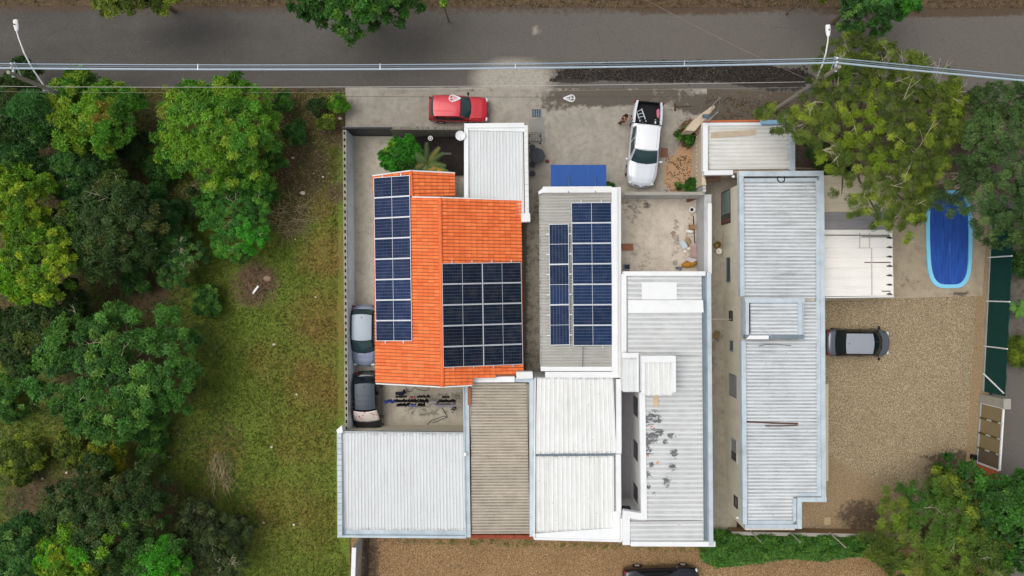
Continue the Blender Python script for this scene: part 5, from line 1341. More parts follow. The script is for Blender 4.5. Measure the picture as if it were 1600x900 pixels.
slab_obj('cardboard_sheet', 'tan flat cardboard sheet lying alone in the middle of the patio', 'sheet', [(1047,364.5),(1052,360),(1057,363),(1052.5,368)], .135, .15, mat('cardboard_tan', (150,130,108), .9, .1), bevel=0)
bk = MB(); c = W(1062,419.5,.3); bk.lathe((c.x,c.y,.13), [(.10,0),(.13,.26),(.115,.26),(.10,.06),(.02,.06)], 12); solid('bucket', 'small pale violet bucket in the debris corner of the patio', 'bucket', bk, mat('violet_grey', (146,140,156), .5, .1), loc=(c.x,c.y,.13))
bk = MB(); c = W(1057.5,418.5,.3); bk.lathe((c.x,c.y,.13), [(.07,0),(.09,.2),(.08,.2),(.07,.05),(.02,.05)], 12); solid('paint_tin', 'dark paint tin left of the violet bucket in the patio', 'tin', bk, M['galv_dark'], loc=(c.x,c.y,.13))
wb = thing('wall_basin', 'white basin with dark bowl on the east wall of the patio', 'basin', W(1081,327.5,.13)); c = W(1081.5,327.5,.6)
s_ = MB(); s_.lathe((c.x,c.y,.5), [(.06,0),(.17,.06),(.19,.14),(.15,.14),(.12,.05),(.02,.04)], 14); s_.build('bowl', M['white_paint'], wb)
s_ = MB(); s_.lathe((c.x,c.y,.13), [(.09,0),(.07,.1),(.06,.37)], 10); s_.build('pedestal', M['white_paint'], wb)
s_ = MB(); s_.lathe((c.x,c.y,.545), [(.11,0),(.11,.01),(.02,.012)], 12); s_.build('water_hole', M['black_plastic'], wb)
for k in range(5):
    c = W(1074.5+2.6*k, 313.5-1.0*k+.4*(k%2), .2); s_ = MB(); s_.box(c.x-.055,c.y-.10,.13,c.x+.055,c.y+.10,.24+.02*(k%3))
    solid('loose_brick', ['westernmost brown brick in the patio corner row','second brown brick from the west in the patio corner row','middle brown brick in the patio corner row','second brown brick from the east in the patio corner row','easternmost brown brick in the patio corner row'][k], 'brick', s_, mat('old_brick', (120,78,62), .9, .15, 5, objvar=.12), loc=(c.x,c.y,.13), group='bricks in the patio corner', bevel=.008)
pp = MB(); pp.tube([W(1083,337,.25), W(1084,352,.3), W(1085.5,380,.3)], .03, 6); solid('pipe', 'thin dark pipe along the foot of the east wall of the patio', 'pipe', pp, M['black_plastic'])
# things in the side alley
bk = MB(); c = W(1121.5,382.5,.5); bk.lathe((c.x,c.y,.125), [(.17,0),(.20,.42),(.21,.43),(.19,.44),(.16,.10),(.02,.10)], 16); solid('barrel', 'mustard yellow tub in the side alley beside the beige wall', 'tub', bk, mat('mustard', (134,116,58), .6, .12), loc=(c.x,c.y,.125))
bk = MB(); c = W(1123.3,392.5,.5); bk.lathe((c.x,c.y,.125), [(.15,0),(.18,.40),(.195,.41),(.18,.43),(.08,.43),(.06,.46),(.02,.46)], 16); solid('lidded_bucket', 'white lidded bucket south of the mustard tub in the side alley', 'bucket', bk, mat('bucket_white', (214,210,200), .5, .05), loc=(c.x,c.y,.125))
bk = MB(); c = W(1119.5,523.5,.15); bk.lathe((c.x,c.y,.125), [(.22,0),(.22,.03),(.19,.05),(.17,.035),(.02,.04)], 18); solid('manhole_cover', 'round brown manhole cover in the side alley', 'manhole', bk, mat('cover_brown', (126,104,70), .85, .15), loc=(c.x,c.y,.125))
pp = MB(); pp.tube([W(1107,498.5,4.3), W(1143,499,1.9)], .025, 8); solid('overflow_pipe', 'thin white pipe bridging the side alley to a small window', 'pipe', pp, M['cable_white'])
# on the weathered roof
rg = MB(); c = W(1220.5,279,4.1); pts = [(c.x+.22*math.cos(2*math.pi*i/20), c.y+.22*math.sin(2*math.pi*i/20), 4.10) for i in range(21)]
for a, b_ in zip(pts, pts[1:]): rg.tube([a,b_], .03, 6)
solid('cable_coil', 'black ring of coiled cable on the north edge of the weathered roof', 'coil', rg, M['black_plastic'], loc=c)
wb_ = MB(); q = Wq((1171,524,4.7),(1201,524,4.7),(1200.5,530,4.7),(1165.5,530,4.7)); wb_.prism([v.xy for v in q], 4.69, 4.74); solid('white_board', 'bright white board beside the raised box on the weathered roof', 'board', wb_, M['white_paint'])
for k, (a, b_, r_, lab, mt) in enumerate((((1167,659,1247,662),None,.045,'long dark brown rail lying across the weathered roof', M['wood_dark']),((1196,665.5,1246,664.5),None,.03,'shorter brown stick beside the long rail on the weathered roof', M['wood_dark']))):
    s_ = MB(); s_.tube([W(a[0],a[1],4.1), W((a[0]+a[2])/2,(a[1]+a[3])/2+.6,4.1), W(a[2],a[3],4.1)], r_, 6); solid('pole', lab, 'pole', s_, mt, loc=W(a[0],a[1],4.1))
s_ = MB(); s_.tube([W(1186,540.5,4.09), W(1196,538.3,4.09), W(1212,538,4.09), W(1236,540,4.09)], .02, 5); solid('wire', 'thin dark curved wire lying below the raised box on the weathered roof', 'wire', s_, M['cable_dark'], loc=W(1186,540.5,4.09))
s_ = MB(); s_.tube([W(1188,510,4.65), W(1206,526,4.72)], .015, 5); solid('antenna_rod', 'thin pale rod lying across the raised box on the weathered roof', 'rod', s_, M['alu'], loc=W(1188,510,4.65))
mh = MB(); p = [W(1288,808.5,.1).xy, W(1298,808.5,.1).xy, W(1298,820,.1).xy, W(1288,820,.1).xy]; mh.prism(p, .06, .10); solid('inspection_cover', 'small square pale cover in the gravel yard corner', 'cover', mh, mat('cover_pale', (176,156,122), .9, .08), bevel=.01)
# white strip in the brush, terracotta pot, bits
s_ = MB(); a, b_ = W(395,459,.5), W(403,447,.6); s_.bar(a, b_, .12, .50, .56); solid('white_plank', 'short white plank on the brush heap in the grass', 'plank', s_, M['white_paint'], loc=a)
s_ = MB(); c = W(141,751,.1); s_.ell((c.x,c.y,.12), .22,.20,.24, 12, 7); solid('clay_pot', 'upturned round terracotta pot in the weeds', 'pot', s_, mat('clay', (176,112,82), .8, .12), loc=(c.x,c.y,0), smooth=True)
st2 = MB(); c = W(418,435,.1); st2.ell((c.x,c.y,.12),.30,.22,.18,9,6); solid('rock', 'pale tan rock beside the brush heap', 'rock', st2, mat('rock', (150,128,104), .95, .15), loc=(c.x,c.y,0))
# litter in the lot: pale scraps
for px, py, s0, lab in ((458,247,.12,'pale scrap in bare soil just above the scattered branches by the wall'),(475,302,.22,'largest pale lump, among the scattered branches by the wall'),
        (505,277,.11,'pale chip near the wall, right of the scattered branches'),(491,271,.07,'tiny pale chip left of the one near the wall'),(462,374,.08,'pale chip just south of the scattered branches'),
        (532,186,.16,'pale stone at the outer corner of the boundary wall'),(494,464,.08,'pale chip in the dry grass right of the twig heap'),(429,538,.13,'pale round stone in open grass right of the broad tree'),
        (464,616,.10,'pale chip in the dry grass level with the black car'),(425,698,.11,'pale round stone left of the white workshop roof'),(460,819,.11,'pale stone near the southwest corner of the white workshop roof'),
        (413,816,.10,'pale stone right of the grey green twiggy shrub'),(266,713,.13,'pale stone in shade below the broad tree'),(106,738,.11,'pale stone left of the terracotta pot'),(68,747,.10,'pale stone farthest left among the weeds')):
    s_ = MB(); c = W(px,py,0); a = rnd.uniform(0,3); n_ = 6
    s_.prism([(c.x+s0*math.cos(a+j*1.047)*rnd.uniform(.5,1.1), c.y+s0*.7*math.sin(a+j*1.047)*rnd.uniform(.6,1.1)) for j in range(n_)], .02, .10+s0*.3)
    solid('litter_scrap', lab, 'scrap', s_, mat('scrap_pale', (196,186,168), .9, .12, objvar=.12), loc=(c.x,c.y,0), group='pale scraps in the grass')
# satellite dish, fountain lamp in the dark garden
sdh = thing('satellite_dish', 'white satellite dish on the corner of the white carport', 'satellite dish', W(721,216,2.9)); c = W(719.5,212.5,3.3)
s_ = MB(); ang = .5
P = []
for i in range(5):
    r_ = .30*i/4; P.append([c+Vector((r_*math.cos(2*math.pi*j/16), r_*math.sin(2*math.pi*j/16)*.95, .10*(r_/.3)**2 + .25*r_*math.sin(2*math.pi*j/16))) for j in range(17)])
s_.grid(P, 5, 17); s_.build('dish', M['white_paint'], sdh, smooth=True)
s_ = MB(); s_.tube([c+Vector((0,-.28,-.05)), c+Vector((.02,-.16,.30))], .014, 5); s_.ell(c+Vector((.02,-.14,.31)), .05,.05,.06); s_.build('receiver_arm', M['white_paint'], sdh)
s_ = MB(); s_.tube([c-Vector((0,0,.02)), W(722.5,218,2.9)+Vector((0,0,-.3))], .03, 6); s_.build('mount', M['steel'], sdh)
lp_ = thing('garden_lamp', 'small white ringed lamp on a post in the dark front garden', 'lamp', W(675,226,.1)); c = W(672.5,216,2.0)
s_ = MB(); pts = [(c.x+.13*math.cos(2*math.pi*i/16), c.y+.13*math.sin(2*math.pi*i/16), 2.0) for i in range(17)]
for a, b_ in zip(pts, pts[1:]): s_.tube([a,b_], .024, 5)
s_.build('ring', M['white_paint'], lp_); s_ = MB(); s_.ell((c.x,c.y,2.0), .07,.07,.08); s_.build('globe', M['white_paint'], lp_)
s_ = MB(); s_.tube([(c.x,c.y,.1),(c.x,c.y,1.95)], .025, 6); s_.tube([(c.x-.12,c.y,1.98),(c.x+.12,c.y,1.98)], .012, 5); s_.build('post', M['dark_gate'], lp_)
for k, (px, py, w_) in enumerate(((698,240,.30),)):
    s_ = MB(); c = W(px,py,.2)
    s_.box(c.x-w_,c.y-.07,.115,c.x+w_,c.y+.07,.2); solid('doorstep', 'pale stone slab in the dark front garden', 'slab', s_, mat('slab_grey', (100,98,94), .9, .2, 6), loc=(c.x,c.y,.115), bevel=.01)
gs = sheet('garden_soil', (W(626,275).xy, W(727,275).xy, W(727,214).xy, W(626,214).xy), .3, .125, mat('garden_soil', (44,38,34), .9, .25, 3, bump=.03))

# ================================================================== LAUNDRY / YARD
cl_y = [(619,'north'),(628,'middle'),(636,'south')]
lines = []
for k, (py, nm) in enumerate(cl_y):
    z = 1.9; a = W(549,py,z); b_ = W(722,py,z); s_ = MB(); s_.tube(catenary(a, b_, .10, 16), .008, 5)
    lines.append((a,b_)); solid('clothesline', ['clothesline farthest from the white workshop roof','middle clothesline, carrying most of the dark clothes','clothesline nearest the white workshop roof'][k], 'clothesline', s_, M['cable_dark'], loc=a, group='clotheslines over the yard')
def garment(name, lab, px0, px1, py, col, drop=.55, th=.05):
    z = 1.86; a, b_ = W(px0,py,z), W(px1,py,z); n = 12; s_ = MB(); P = []; Q = []
    for i in range(n+1):
        p = a.lerp(b_, i/n); wv = .025*math.sin(i*1.7+px0) + rnd.uniform(-.02,.02)
        dr = drop*(1+.25*math.sin(i*.9+px0)) 
        P.append([p+Vector((0,th*.4,0)), p+Vector((0,0,.03)), p+Vector((0,-th*.4+wv*.3,-.05)), p+Vector((0,-th+wv,-dr*.5)), p+Vector((0,-th*1.2+wv*1.6,-dr))])
        Q.append([p+Vector((0,th*.4,0)), p+Vector((0,th*.8+wv,-dr*.5)), p+Vector((0,th+wv*1.4,-dr*.9))])
    s_.grid(P, n+1, 5); s_.grid(Q, n+1, 3, flip=True)
    return solid(name, lab, 'clothing', s_, mat('cloth_%d_%d_%d' % col, col, .9, .12, 5), loc=a, group='clothes on the lines', smooth=True)
BK = (22,20,22)
s_ = MB(); c = W(624,611,.3); 
for i in range(14):
    a = math.pi*(i/13)+math.pi*1.05; pass
ub = MB(); pts = [W(618,614.5,.5), W(627,615.5,.5), W(632,612,.5), W(631,608.5,.5)]
ub.tube(pts, [.10,.14,.12,.07], 7); solid('dark_bag', 'dark curved bag lying in the yard under the clotheslines', 'bag', ub, mat('bag_navy', (30,30,44), .8, .1), loc=pts[0], smooth=True)
garment('shirt', 'short black shirt on the north clothesline above the dark ones', 617, 635, 621, BK, .45)
garment('underwear', 'small pink garment on the north clothesline', 639, 649, 621.5, (178,92,96), .3)
garment('trousers', 'black trousers on the north clothesline right of the pink garment', 651, 671, 621, BK, .6)
garment('shirt', 'small black garment at the right end of the north clothesline', 690, 702, 621.5, BK, .35)
garment('towel', 'blue towel at the left end of the middle clothesline', 600, 617, 628.5, (46,66,134), .45, .09)
garment('shirt', 'black shirt next to the blue towel on the middle clothesline', 617.5, 636, 628, BK, .55, .07)
garment('trousers', 'black trousers in the middle of the middle clothesline', 636.5, 653, 628, BK, .6, .08)
garment('shirt', 'black jacket left of the lilac cloth on the middle clothesline', 653.5, 670, 628, BK, .6, .08)
garment('towel', 'lilac cloth on the middle clothesline', 670, 681, 628.5, (176,168,186), .35, .07)
garment('shirt', 'wide black garment at the right end of the middle clothesline', 683, 712, 628, BK, .5, .07)
garment('jacket', 'black jacket at the left end of the south clothesline', 619, 639, 634, BK, .6, .08)
garment('shirt', 'blue and white shirt on the south clothesline', 640, 650, 634.5, (96,112,176), .5, .08)
garment('shirt', 'black shirt right of the blue shirt on the south clothesline', 652, 664, 634, BK, .5, .08)
garment('towel', 'pale lilac towel at the right end of the south clothesline', 680, 711, 634.5, (158,154,166), .5, .09)
fn = thing('standing_fan', 'small round fan with green centre in the yard corner', 'fan', W(708,642,.1)); c = W(708,641.5,.9)
s_ = MB(); pts = [(c.x+.17*math.cos(2*math.pi*i/18), c.y+.17*math.sin(2*math.pi*i/18), c.z) for i in range(19)]
for a, b_ in zip(pts, pts[1:]): s_.tube([a,b_], .018, 5)
s_.build('guard', mat('fan_grey', (150,156,160), .4, .1), fn)
for k in range(3):
    a = k*2.094; s_ = MB(); s_.add([(c.x,c.y,c.z-.01),(c.x+.15*math.cos(a),c.y+.15*math.sin(a),c.z-.03),(c.x+.15*math.cos(a+.8),c.y+.15*math.sin(a+.8),c.z+.02)],[(0,1,2)]); s_.build('blade', M['dark_gate'], fn)
s_ = MB(); s_.ell(c, .05,.05,.05); s_.build('hub', mat('fan_green', (150,178,60), .5, .1), fn)
s_ = MB(); s_.tube([(c.x,c.y,.13),(c.x,c.y,c.z-.03)], .02, 6); s_.lathe((c.x,c.y,.115), [(.16,0),(.15,.03),(.03,.05)], 12); s_.build('stand', M['black_plastic'], fn)
hs_ = MB(); hs_.tube([W(690,637,.3), W(697,648,.2), W(699,652,.16), W(690,655,.14), W(682,659,.14), W(676,660,.14)], .022, 6); hs_.tube([W(699,652,.16), W(693,650,.14), W(686,653,.14), W(674,657,.14), W(664,668,.14), W(656,676,.14)], .022, 6)
solid('garden_hose', 'dark hose trailing across the yard floor from the clotheslines', 'hose', hs_, M['cable_dark'], loc=W(676,660,.12))
hs_ = MB(); hs_.tube([W(634,604,.14), W(636,611,.14), W(642,612,.14), W(648,605,.14), W(655,609,.14), W(664,610.5,.14), W(671,608,.14), W(670,603,.14)], .018, 6)
solid('electric_cord', 'dark looping cord on the yard floor at the tiled house edge', 'cord', hs_, M['cable_dark'], loc=W(650,608,.12))
s_ = MB(); c = W(718.5,671,.2); s_.box(c.x-.2,c.y-.18,.115,c.x+.2,c.y+.18,.42); solid('plinth_block', 'pale block in the yard corner by the white workshop roof', 'block', s_, mat('pale_block', (150,142,126), .9, .1), loc=(c.x,c.y,.115), bevel=.015)
# ================================================================== VEHICLES
def paint(name, rgb, metal=.0, rough=.28):
    return mat('paint_'+name, rgb, rough, .03, 2, metal=metal, spec=.5, coat=.6)
def smooth(xs, ys):
    def f(x):
        x = min(max(x, xs[0]), xs[-1])
        for i in range(len(xs)-1):
            if x <= xs[i+1]:
                t = (x-xs[i])/(xs[i+1]-xs[i]); t = t*t*(3-2*t)*.5 + t*.5; return ys[i]+(ys[i+1]-ys[i])*t
        return ys[-1]
    return f

def car(name, label, cat, L, Wd, Ht, body_m, roof_m, gl_m, st, group, bumper=None, antenna=True, loc=(0,0,0), yaw=0, bed=False):
    t = thing(name, label, cat, (0,0,0), group)
    hl = L/2; hw0 = Wd/2
    f0, f1, r1, r0 = [x*L for x in st['cab']]      # windscreen base, roof front, roof rear, rear window base
    zb = st['belt']; zn = st['nose']; zr = st['rear']
    ztop = smooth([-hl, -hl*.93, r0, 0, f0, hl*.80, hl*.96, hl], [zr-.12, zr-.02, zr, zb, zb-.02, zn+.06, zn-.04, zn-.16])
    nose = st.get('taper', .16); tail = st.get('tail', .12)
    def hw(x):
        u = abs(x)/hl; k = nose if x > 0 else tail
        e = max(0, (u-.55)/.45)
        return hw0*(1-k*e**2.6)
    def bow(x, y):
        u = max(0, (abs(x)/hl-.7)/.3); b_ = st.get('bow', .16) if x > 0 else .09
        return -math.copysign(b_*u*(y/hw0)**2, x)
    def section(x):
        z = ztop(x); w_ = hw(x); zs = .24
        S_ = [(.0,z+.030),(.3,z+.027),(.58,z+.015),(.78,z-.010),(.90,z-.040),(.965,z-.095),(.995,z-.19),(1.0,(z+.45)/2),(.985,.40),(.955,.29),(.86,zs)]
        return [(y*w_, zz) for y, zz in S_]
    xs = [-hl+L*i/44 for i in range(45)]
    rear_end = st['bed_x'] if bed else -hl
    xs = [x for x in xs if x >= rear_end-1e-6]
    mb = MB(); P = []
    for x in xs:
        h = section(x); row = [(x+bow(x,y), -y, z) for y, z in reversed(h)] + [(x+bow(x,y), y, z) for y, z in h[1:]]
        P.append(row)
    n = len(P[0]); mb.grid(P, len(P), n, flip=True); mb.add(P[0], [tuple(range(n))]); mb.add(P[-1], [tuple(range(n-1,-1,-1))])
    body = mb.build('body', body_m, t, smooth=True)
    e = body.modifiers.new('edge', 'EDGE_SPLIT'); e.split_angle = R(40)
    # bonnet panel
    mb = MB(); P = []; x0, x1 = f0+.02, hl*.93; N = 12
    for i in range(N+1):
        x = x0+(x1-x0)*i/N; z = ztop(x); w_ = hw(x)*.80*(1-.05*i/N)
        P.append([(x+bow(x,y*w_)-.10*(abs(y)**2)*(1 if i < 2 else 1-min(1,(i-1)/5)), y*w_, z+.030-.035*(abs(y)*.8)**2.2+.012+(.012 if .45<abs(y)<.75 else 0)) for y in [-1,-.8,-.6,-.4,-.2,0,.2,.4,.6,.8,1]])
    mb.grid(P, N+1, 11)
    rimp = [P[0], *[[r_[0]] for r_ in P]]
    mb.build('bonnet', body_m, t, smooth=True)
    gr = MB()
    for y in (-.8, .8):
        gr.tube([(x0+(x1-x0)*k/8+bow(x0+(x1-x0)*k/8, y*hw(x0)), y*hw(x0+(x1-x0)*k/8)*(1.0-.05*k/8)+.012*(1 if y>0 else -1), ztop(x0+(x1-x0)*k/8)+.004) for k in range(9)], .007, 4)
    gr.build('bonnet_gap', M['black_plastic'], t)
    # cabin
    rw = hw0*st.get('roofw', .76); bw = hw0*.93
    zt_f = Ht-.05; wsb = st.get('wsbow', .16)
    cab_b = lambda x: ztop(x)+.006
    def ring_pt(which, s_, lvl):
        """which: front/rear edge; s_ in -1..1 across; lvl 0 base..1 roof"""
        if which == 'f':
            xb, xt = f0, f1; b0, b1 = wsb, wsb*.35
        else:
            xb, xt = r0, r1; b0, b1 = -.10, -.06
        y = s_*(bw+(rw-bw)*lvl); x = xb+(xt-xb)*lvl - (b0+(b1-b0)*lvl)*(abs(s_)**2.2)
        zb_ = ztop(x)+.012 - .05*abs(s_)**3
        z = zb_+(zt_f-zb_)*lvl + .03*math.sin(math.pi*lvl)
        return Vector((x, y, z))
    S9 = [-1,-.8,-.55,-.28,0,.28,.55,.8,1]
    def glass(which, nm, marg):
        mb = MB(); P = [[ring_pt(which, s_*marg, lv) + Vector((.010 if which == 'f' else -.010, 0, .008)) for s_ in S9] for lv in [.03,.25,.5,.75,.95]]
        mb.grid(P, 5, 9, flip=(which == 'f')); mb.build(nm, gl_m, t, smooth=True)
    # cabin shell in body colour (pillars show between the panes)
    sh = MB()
    for which in 'fr':
        P = [[ring_pt(which, s_, lv) for s_ in S9] for lv in [0,.25,.5,.75,1.0]]; sh.grid(P, 5, 9, flip=(which == 'f'))
    for sgn in (-1, 1):
        A0, A1 = ring_pt('f', sgn, 0), ring_pt('f', sgn, 1); B0, B1 = ring_pt('r', sgn, 0), ring_pt('r', sgn, 1)
        P = []
        for i in range(9):
            u = i/8; a = A0.lerp(B0, u); b_ = A1.lerp(B1, u); bul = .05*math.sin(math.pi*u)
            a.y += sgn*bul; b_.y += sgn*bul*.6; a.z = ztop(a.x)-.03
            P.append([a.lerp(b_, k/4)+Vector((0, sgn*.02*math.sin(math.pi*k/4), 0)) for k in range(5)])
        sh.grid(P, 9, 5, flip=sgn > 0)
        # side windows
        cuts = st.get('win', ((.07,.45),(.49,.90)))
        for c0, c1 in cuts:
            w_ = MB(); Q = []
            for i in range(6):
                u = c0+(c1-c0)*i/5; f_ = u*8; i0 = min(7, int(f_)); fr = f_-i0
                Q.append([Vector(P[i0][k]).lerp(Vector(P[i0+1][k]), fr) for k in range(5)])
            G = []
            for r_ in Q: G.append([r_[0].lerp(r_[4], v)+Vector((0, sgn*(.014+.02*math.sin(math.pi*v)), .004)) for v in (.16,.4,.65,.88)])
            w_.grid(G, 6, 4, flip=sgn > 0); w_.build('side_window', gl_m, t, smooth=True)
    sh.build('cabin_frame', body_m if not st.get('dark_pillars') else M['black_plastic'], t, smooth=True)
    glass('f', 'windscreen', .93); glass('r', 'rear_window', .90)
    # roof skin
    mb = MB(); P = []; N = 12
    for i in range(N+1):
        u = i/N; row = []
        for s_ in S9:
            a = ring_pt('f', s_, 1); b_ = ring_pt('r', s_, 1); p = a.lerp(b_, u); cr = .055*(1-abs(s_)**2.4)+.022*math.sin(math.pi*u)**.6
            p.z = zt_f + cr - .012*0; row.append(p)
        P.append(row)
    mb.grid(P, N+1, 9)
    lip = [[v, v-Vector((0,0,.03))] for v in [r_[0] for r_ in P]]; mb.grid(lip, N+1, 2)
    lip = [[v, v-Vector((0,0,.03))] for v in [r_[-1] for r_ in P]]; mb.grid(lip, N+1, 2)
    mb.build('roof', roof_m, t, smooth=True)
    if st.get('roof_lines'):
        for s_ in st['roof_lines']:
            g_ = MB(); g_.tube([(P[k][0][0]*(1-(s_+1)/2)+P[k][-1][0]*(s_+1)/2, P[k][0][1]+(P[k][-1][1]-P[k][0][1])*(s_+1)/2, zt_f+.055*(1-abs(s_)**2.4)+.022*math.sin(math.pi*k/N)**.6) for k in range(1,N)], .008, 4); g_.build('roof_trim', st.get('trim_m', M['black_plastic']), t)
    # bumpers, lamps, plate, mirrors, wheels
    bm_ = bumper or body_m
    for sg in (1, -1):
        if bed and sg < 0: continue
        mb = MB(); P = []
        for i in range(11):
            s_ = -1+2*i/10; x = sg*(hl+.025) ; w_ = hw(sg*hl)*1.01; y = s_*w_; xx = x+bow(sg*hl, y) - sg*(.05*abs(s_)**6)
            P.append([(xx-sg*.06,y,.62),(xx,y,.58),(xx+sg*.015,y,.46),(xx,y,.34),(xx-sg*.05,y,.27)])
        mb.grid(P, 11, 5, flip=sg > 0); mb.build('bumper', bm_, t, smooth=True)
        for sy in (1, -1):
            x = sg*hl*.955; y = sy*hw(x)*.80; z = ztop(x)-.10
            l_ = MB(); l_.ell((x+bow(x,y)+sg*.02, y, z), .10, .17, .085, 10, 6, rot=-sg*sy*.25); l_.build('headlight' if sg > 0 else 'tail_light', mat('lamp_clear', (214,220,222), .12, .02, spec=.6) if sg > 0 else mat('lamp_red', (128,22,24), .2, .05), t, smooth=True)
        p_ = MB(); p_.box(sg*(hl+.03), -.2, .42, sg*(hl+.045), .2, .54); p_.build('number_plate', mat('plate_grey', (170,172,172), .5, .05), t)
    xm = f0-.22
    for sy in (1, -1):
        m_ = MB(); y = sy*(hw(xm)+.12); z = ztop(xm)+.06
        m_.ell((xm, y, z), .075, .12, .075, 10, 6, rot=sy*.25); m_.tube([(xm,sy*hw(xm)*.95,z-.05),(xm,y,z)], .028, 6); m_.build('mirror', st.get('mirror_m', body_m), t, smooth=True)
    for xw_ in (st.get('ax', .31)*L, -st.get('axr', .30)*L):
        for sy in (1, -1):
            w_ = MB(); y1 = sy*(hw(xw_)+.015); y0 = sy*(hw(xw_)-.20); rr = st.get('wheel', .30)
            seg = 18; rings = []
            for (yy, r_) in ((y0,rr*.8),(y0,rr),(y1-sy*.03,rr),(y1,rr*.93),(y1,rr*.62)):
                rings.append([(xw_+r_*math.cos(2*math.pi*k/seg), yy, rr+r_*math.sin(2*math.pi*k/seg)) for k in range(seg)])
            w_.add([v for r_ in rings for v in r_], [(a*seg+k, a*seg+(k+1)%seg, (a+1)*seg+(k+1)%seg, (a+1)*seg+k) for a in range(4) for k in range(seg)])
            wo_ = w_.build('wheel', M['rubber'], t)
            d_ = MB(); d_.add([(xw_, y1-sy*.03, rr)]+[(xw_+rr*.63*math.cos(2*math.pi*k/seg), y1-sy*.006, rr+rr*.63*math.sin(2*math.pi*k/seg)) for k in range(seg)], [(0,1+k,1+(k+1)%seg) for k in range(seg)]); d_.build('rim', M['alu'], wo_)
    wp = MB()
    for s_ in (-.5, .12):
        a = ring_pt('f', s_, .02)+Vector((.02,0,.02)); b_ = ring_pt('f', s_+.5, .10)+Vector((.03,0,.03)); wp.tube([a,b_], .010, 4)
    wp.build('wiper', M['black_plastic'], t)
    if antenna:
        a_ = MB(); xa_ = r1+.22; a_.tube([(xa_,0,zt_f+.06),(xa_-.05,0,zt_f+.13)], [.03,.012], 6); a_.build('antenna', M['black_plastic'], t)
    for sy in (1,-1):
        for xx in st.get('handles', (.02*L, -.2*L)):
            h_ = MB(); h_.box(xx-.09, sy*(hw0*1.0), zb-.16, xx+.09, sy*(hw0*1.0+.02), zb-.13); h_.build('door_handle', body_m, t)
    t.location = loc; t.rotation_euler = (0,0,yaw)
    return t, ztop, hw, zt_f

def at(px, py, z=.7):
    p = W(px, py, z); return (p.x, p.y, 0)
HATCH = dict(cab=(.27,.075,-.37,-.455), belt=.92, nose=.78, rear=.92, roofw=.78)
RED = paint('red', (196,28,46), .15, .35)
p = at(716.5,171.5,.6)
car('parked_car', 'red boxy hatchback parked on the driveway by the front wall', 'car', 3.78, 1.58, 1.45, RED, RED, M['glass_teal'],
    dict(cab=(.225,.045,-.405,-.47), belt=.92, nose=.78, rear=.92, roofw=.82, taper=.10, tail=.06, bow=.08, mirror_m=M['black_plastic'], win=((.08,.50),(.55,.92))), 'parked cars', bumper=M['black_plastic'], antenna=False, loc=(p[0],p[1],.10), yaw=R(-1.0))
SIL = mat('paint_silver_blue', (158,170,180), .4, .03, 2, spec=.35, coat=.2); SIL2 = paint('silver_blue_bonnet', (124,132,152), .3, .35)
p = at(569.5,524.5,.7)
car('parked_car', 'silver hatchback parked between the blue-grey wall and the tiled house', 'car', 3.92, 1.63, 1.50, SIL2, SIL, M['glass_teal'],
    dict(cab=(.285,.065,-.36,-.445), belt=.95, nose=.80, rear=.95, roofw=.76, taper=.24, bow=.24, wsbow=.2, mirror_m=M['black_plastic'], dark_pillars=True), 'parked cars', loc=(p[0],p[1],.115), yaw=R(-90.5))
BLK = paint('black', (20,20,22), .0, .25); BLKR = mat('paint_black_roof', (54,65,76), .35, .03, 2, spec=.3, coat=.15)
p = at(574.8,629,.7); pb = p
car('parked_car', 'black hatchback with a flowered cloth over its windscreen', 'car', 4.0, 1.70, 1.50, BLK, BLKR, M['glass_dark'],
    dict(cab=(.26,.08,-.34,-.44), belt=.95, nose=.82, rear=.95, roofw=.74, taper=.16), 'parked cars', loc=(p[0],p[1],.115), yaw=R(-88))
GRY = paint('grey', (92,98,108), .45, .3); GRY_SHEEN = paint('grey_roof_sheen', (158,164,172), .3, .35)  # paler roof colour stands in for sky reflected on the grey paint
p = at(1339.5,535.5,.7)
car('parked_car', 'grey hatchback with painted sky sheen on its roof parked on the gravel against the long house', 'car', 4.12, 1.76, 1.50, GRY, GRY_SHEEN, M['glass_dark'],
    dict(cab=(.345,.155,-.275,-.385), belt=.95, nose=.80, rear=.95, roofw=.72, taper=.24, bow=.24, wsbow=.2, mirror_m=M['black_plastic'], dark_pillars=True), 'parked cars', loc=(p[0],p[1],.06), yaw=R(-.5))
DBL = paint('blue_black', (22,24,34), .2, .25)
p = at(1033,908.5,.7)
car('parked_car', 'dark blue-black car cut off at the bottom of the gravel lot', 'car', 4.85, 1.82, 1.46, DBL, DBL, M['glass_dark'],
    dict(cab=(.24,.05,-.25,-.37), belt=.95, nose=.78, rear=.98, roofw=.74, taper=.2, bow=.2), 'parked cars', loc=(p[0],p[1],.04), yaw=R(1.5))
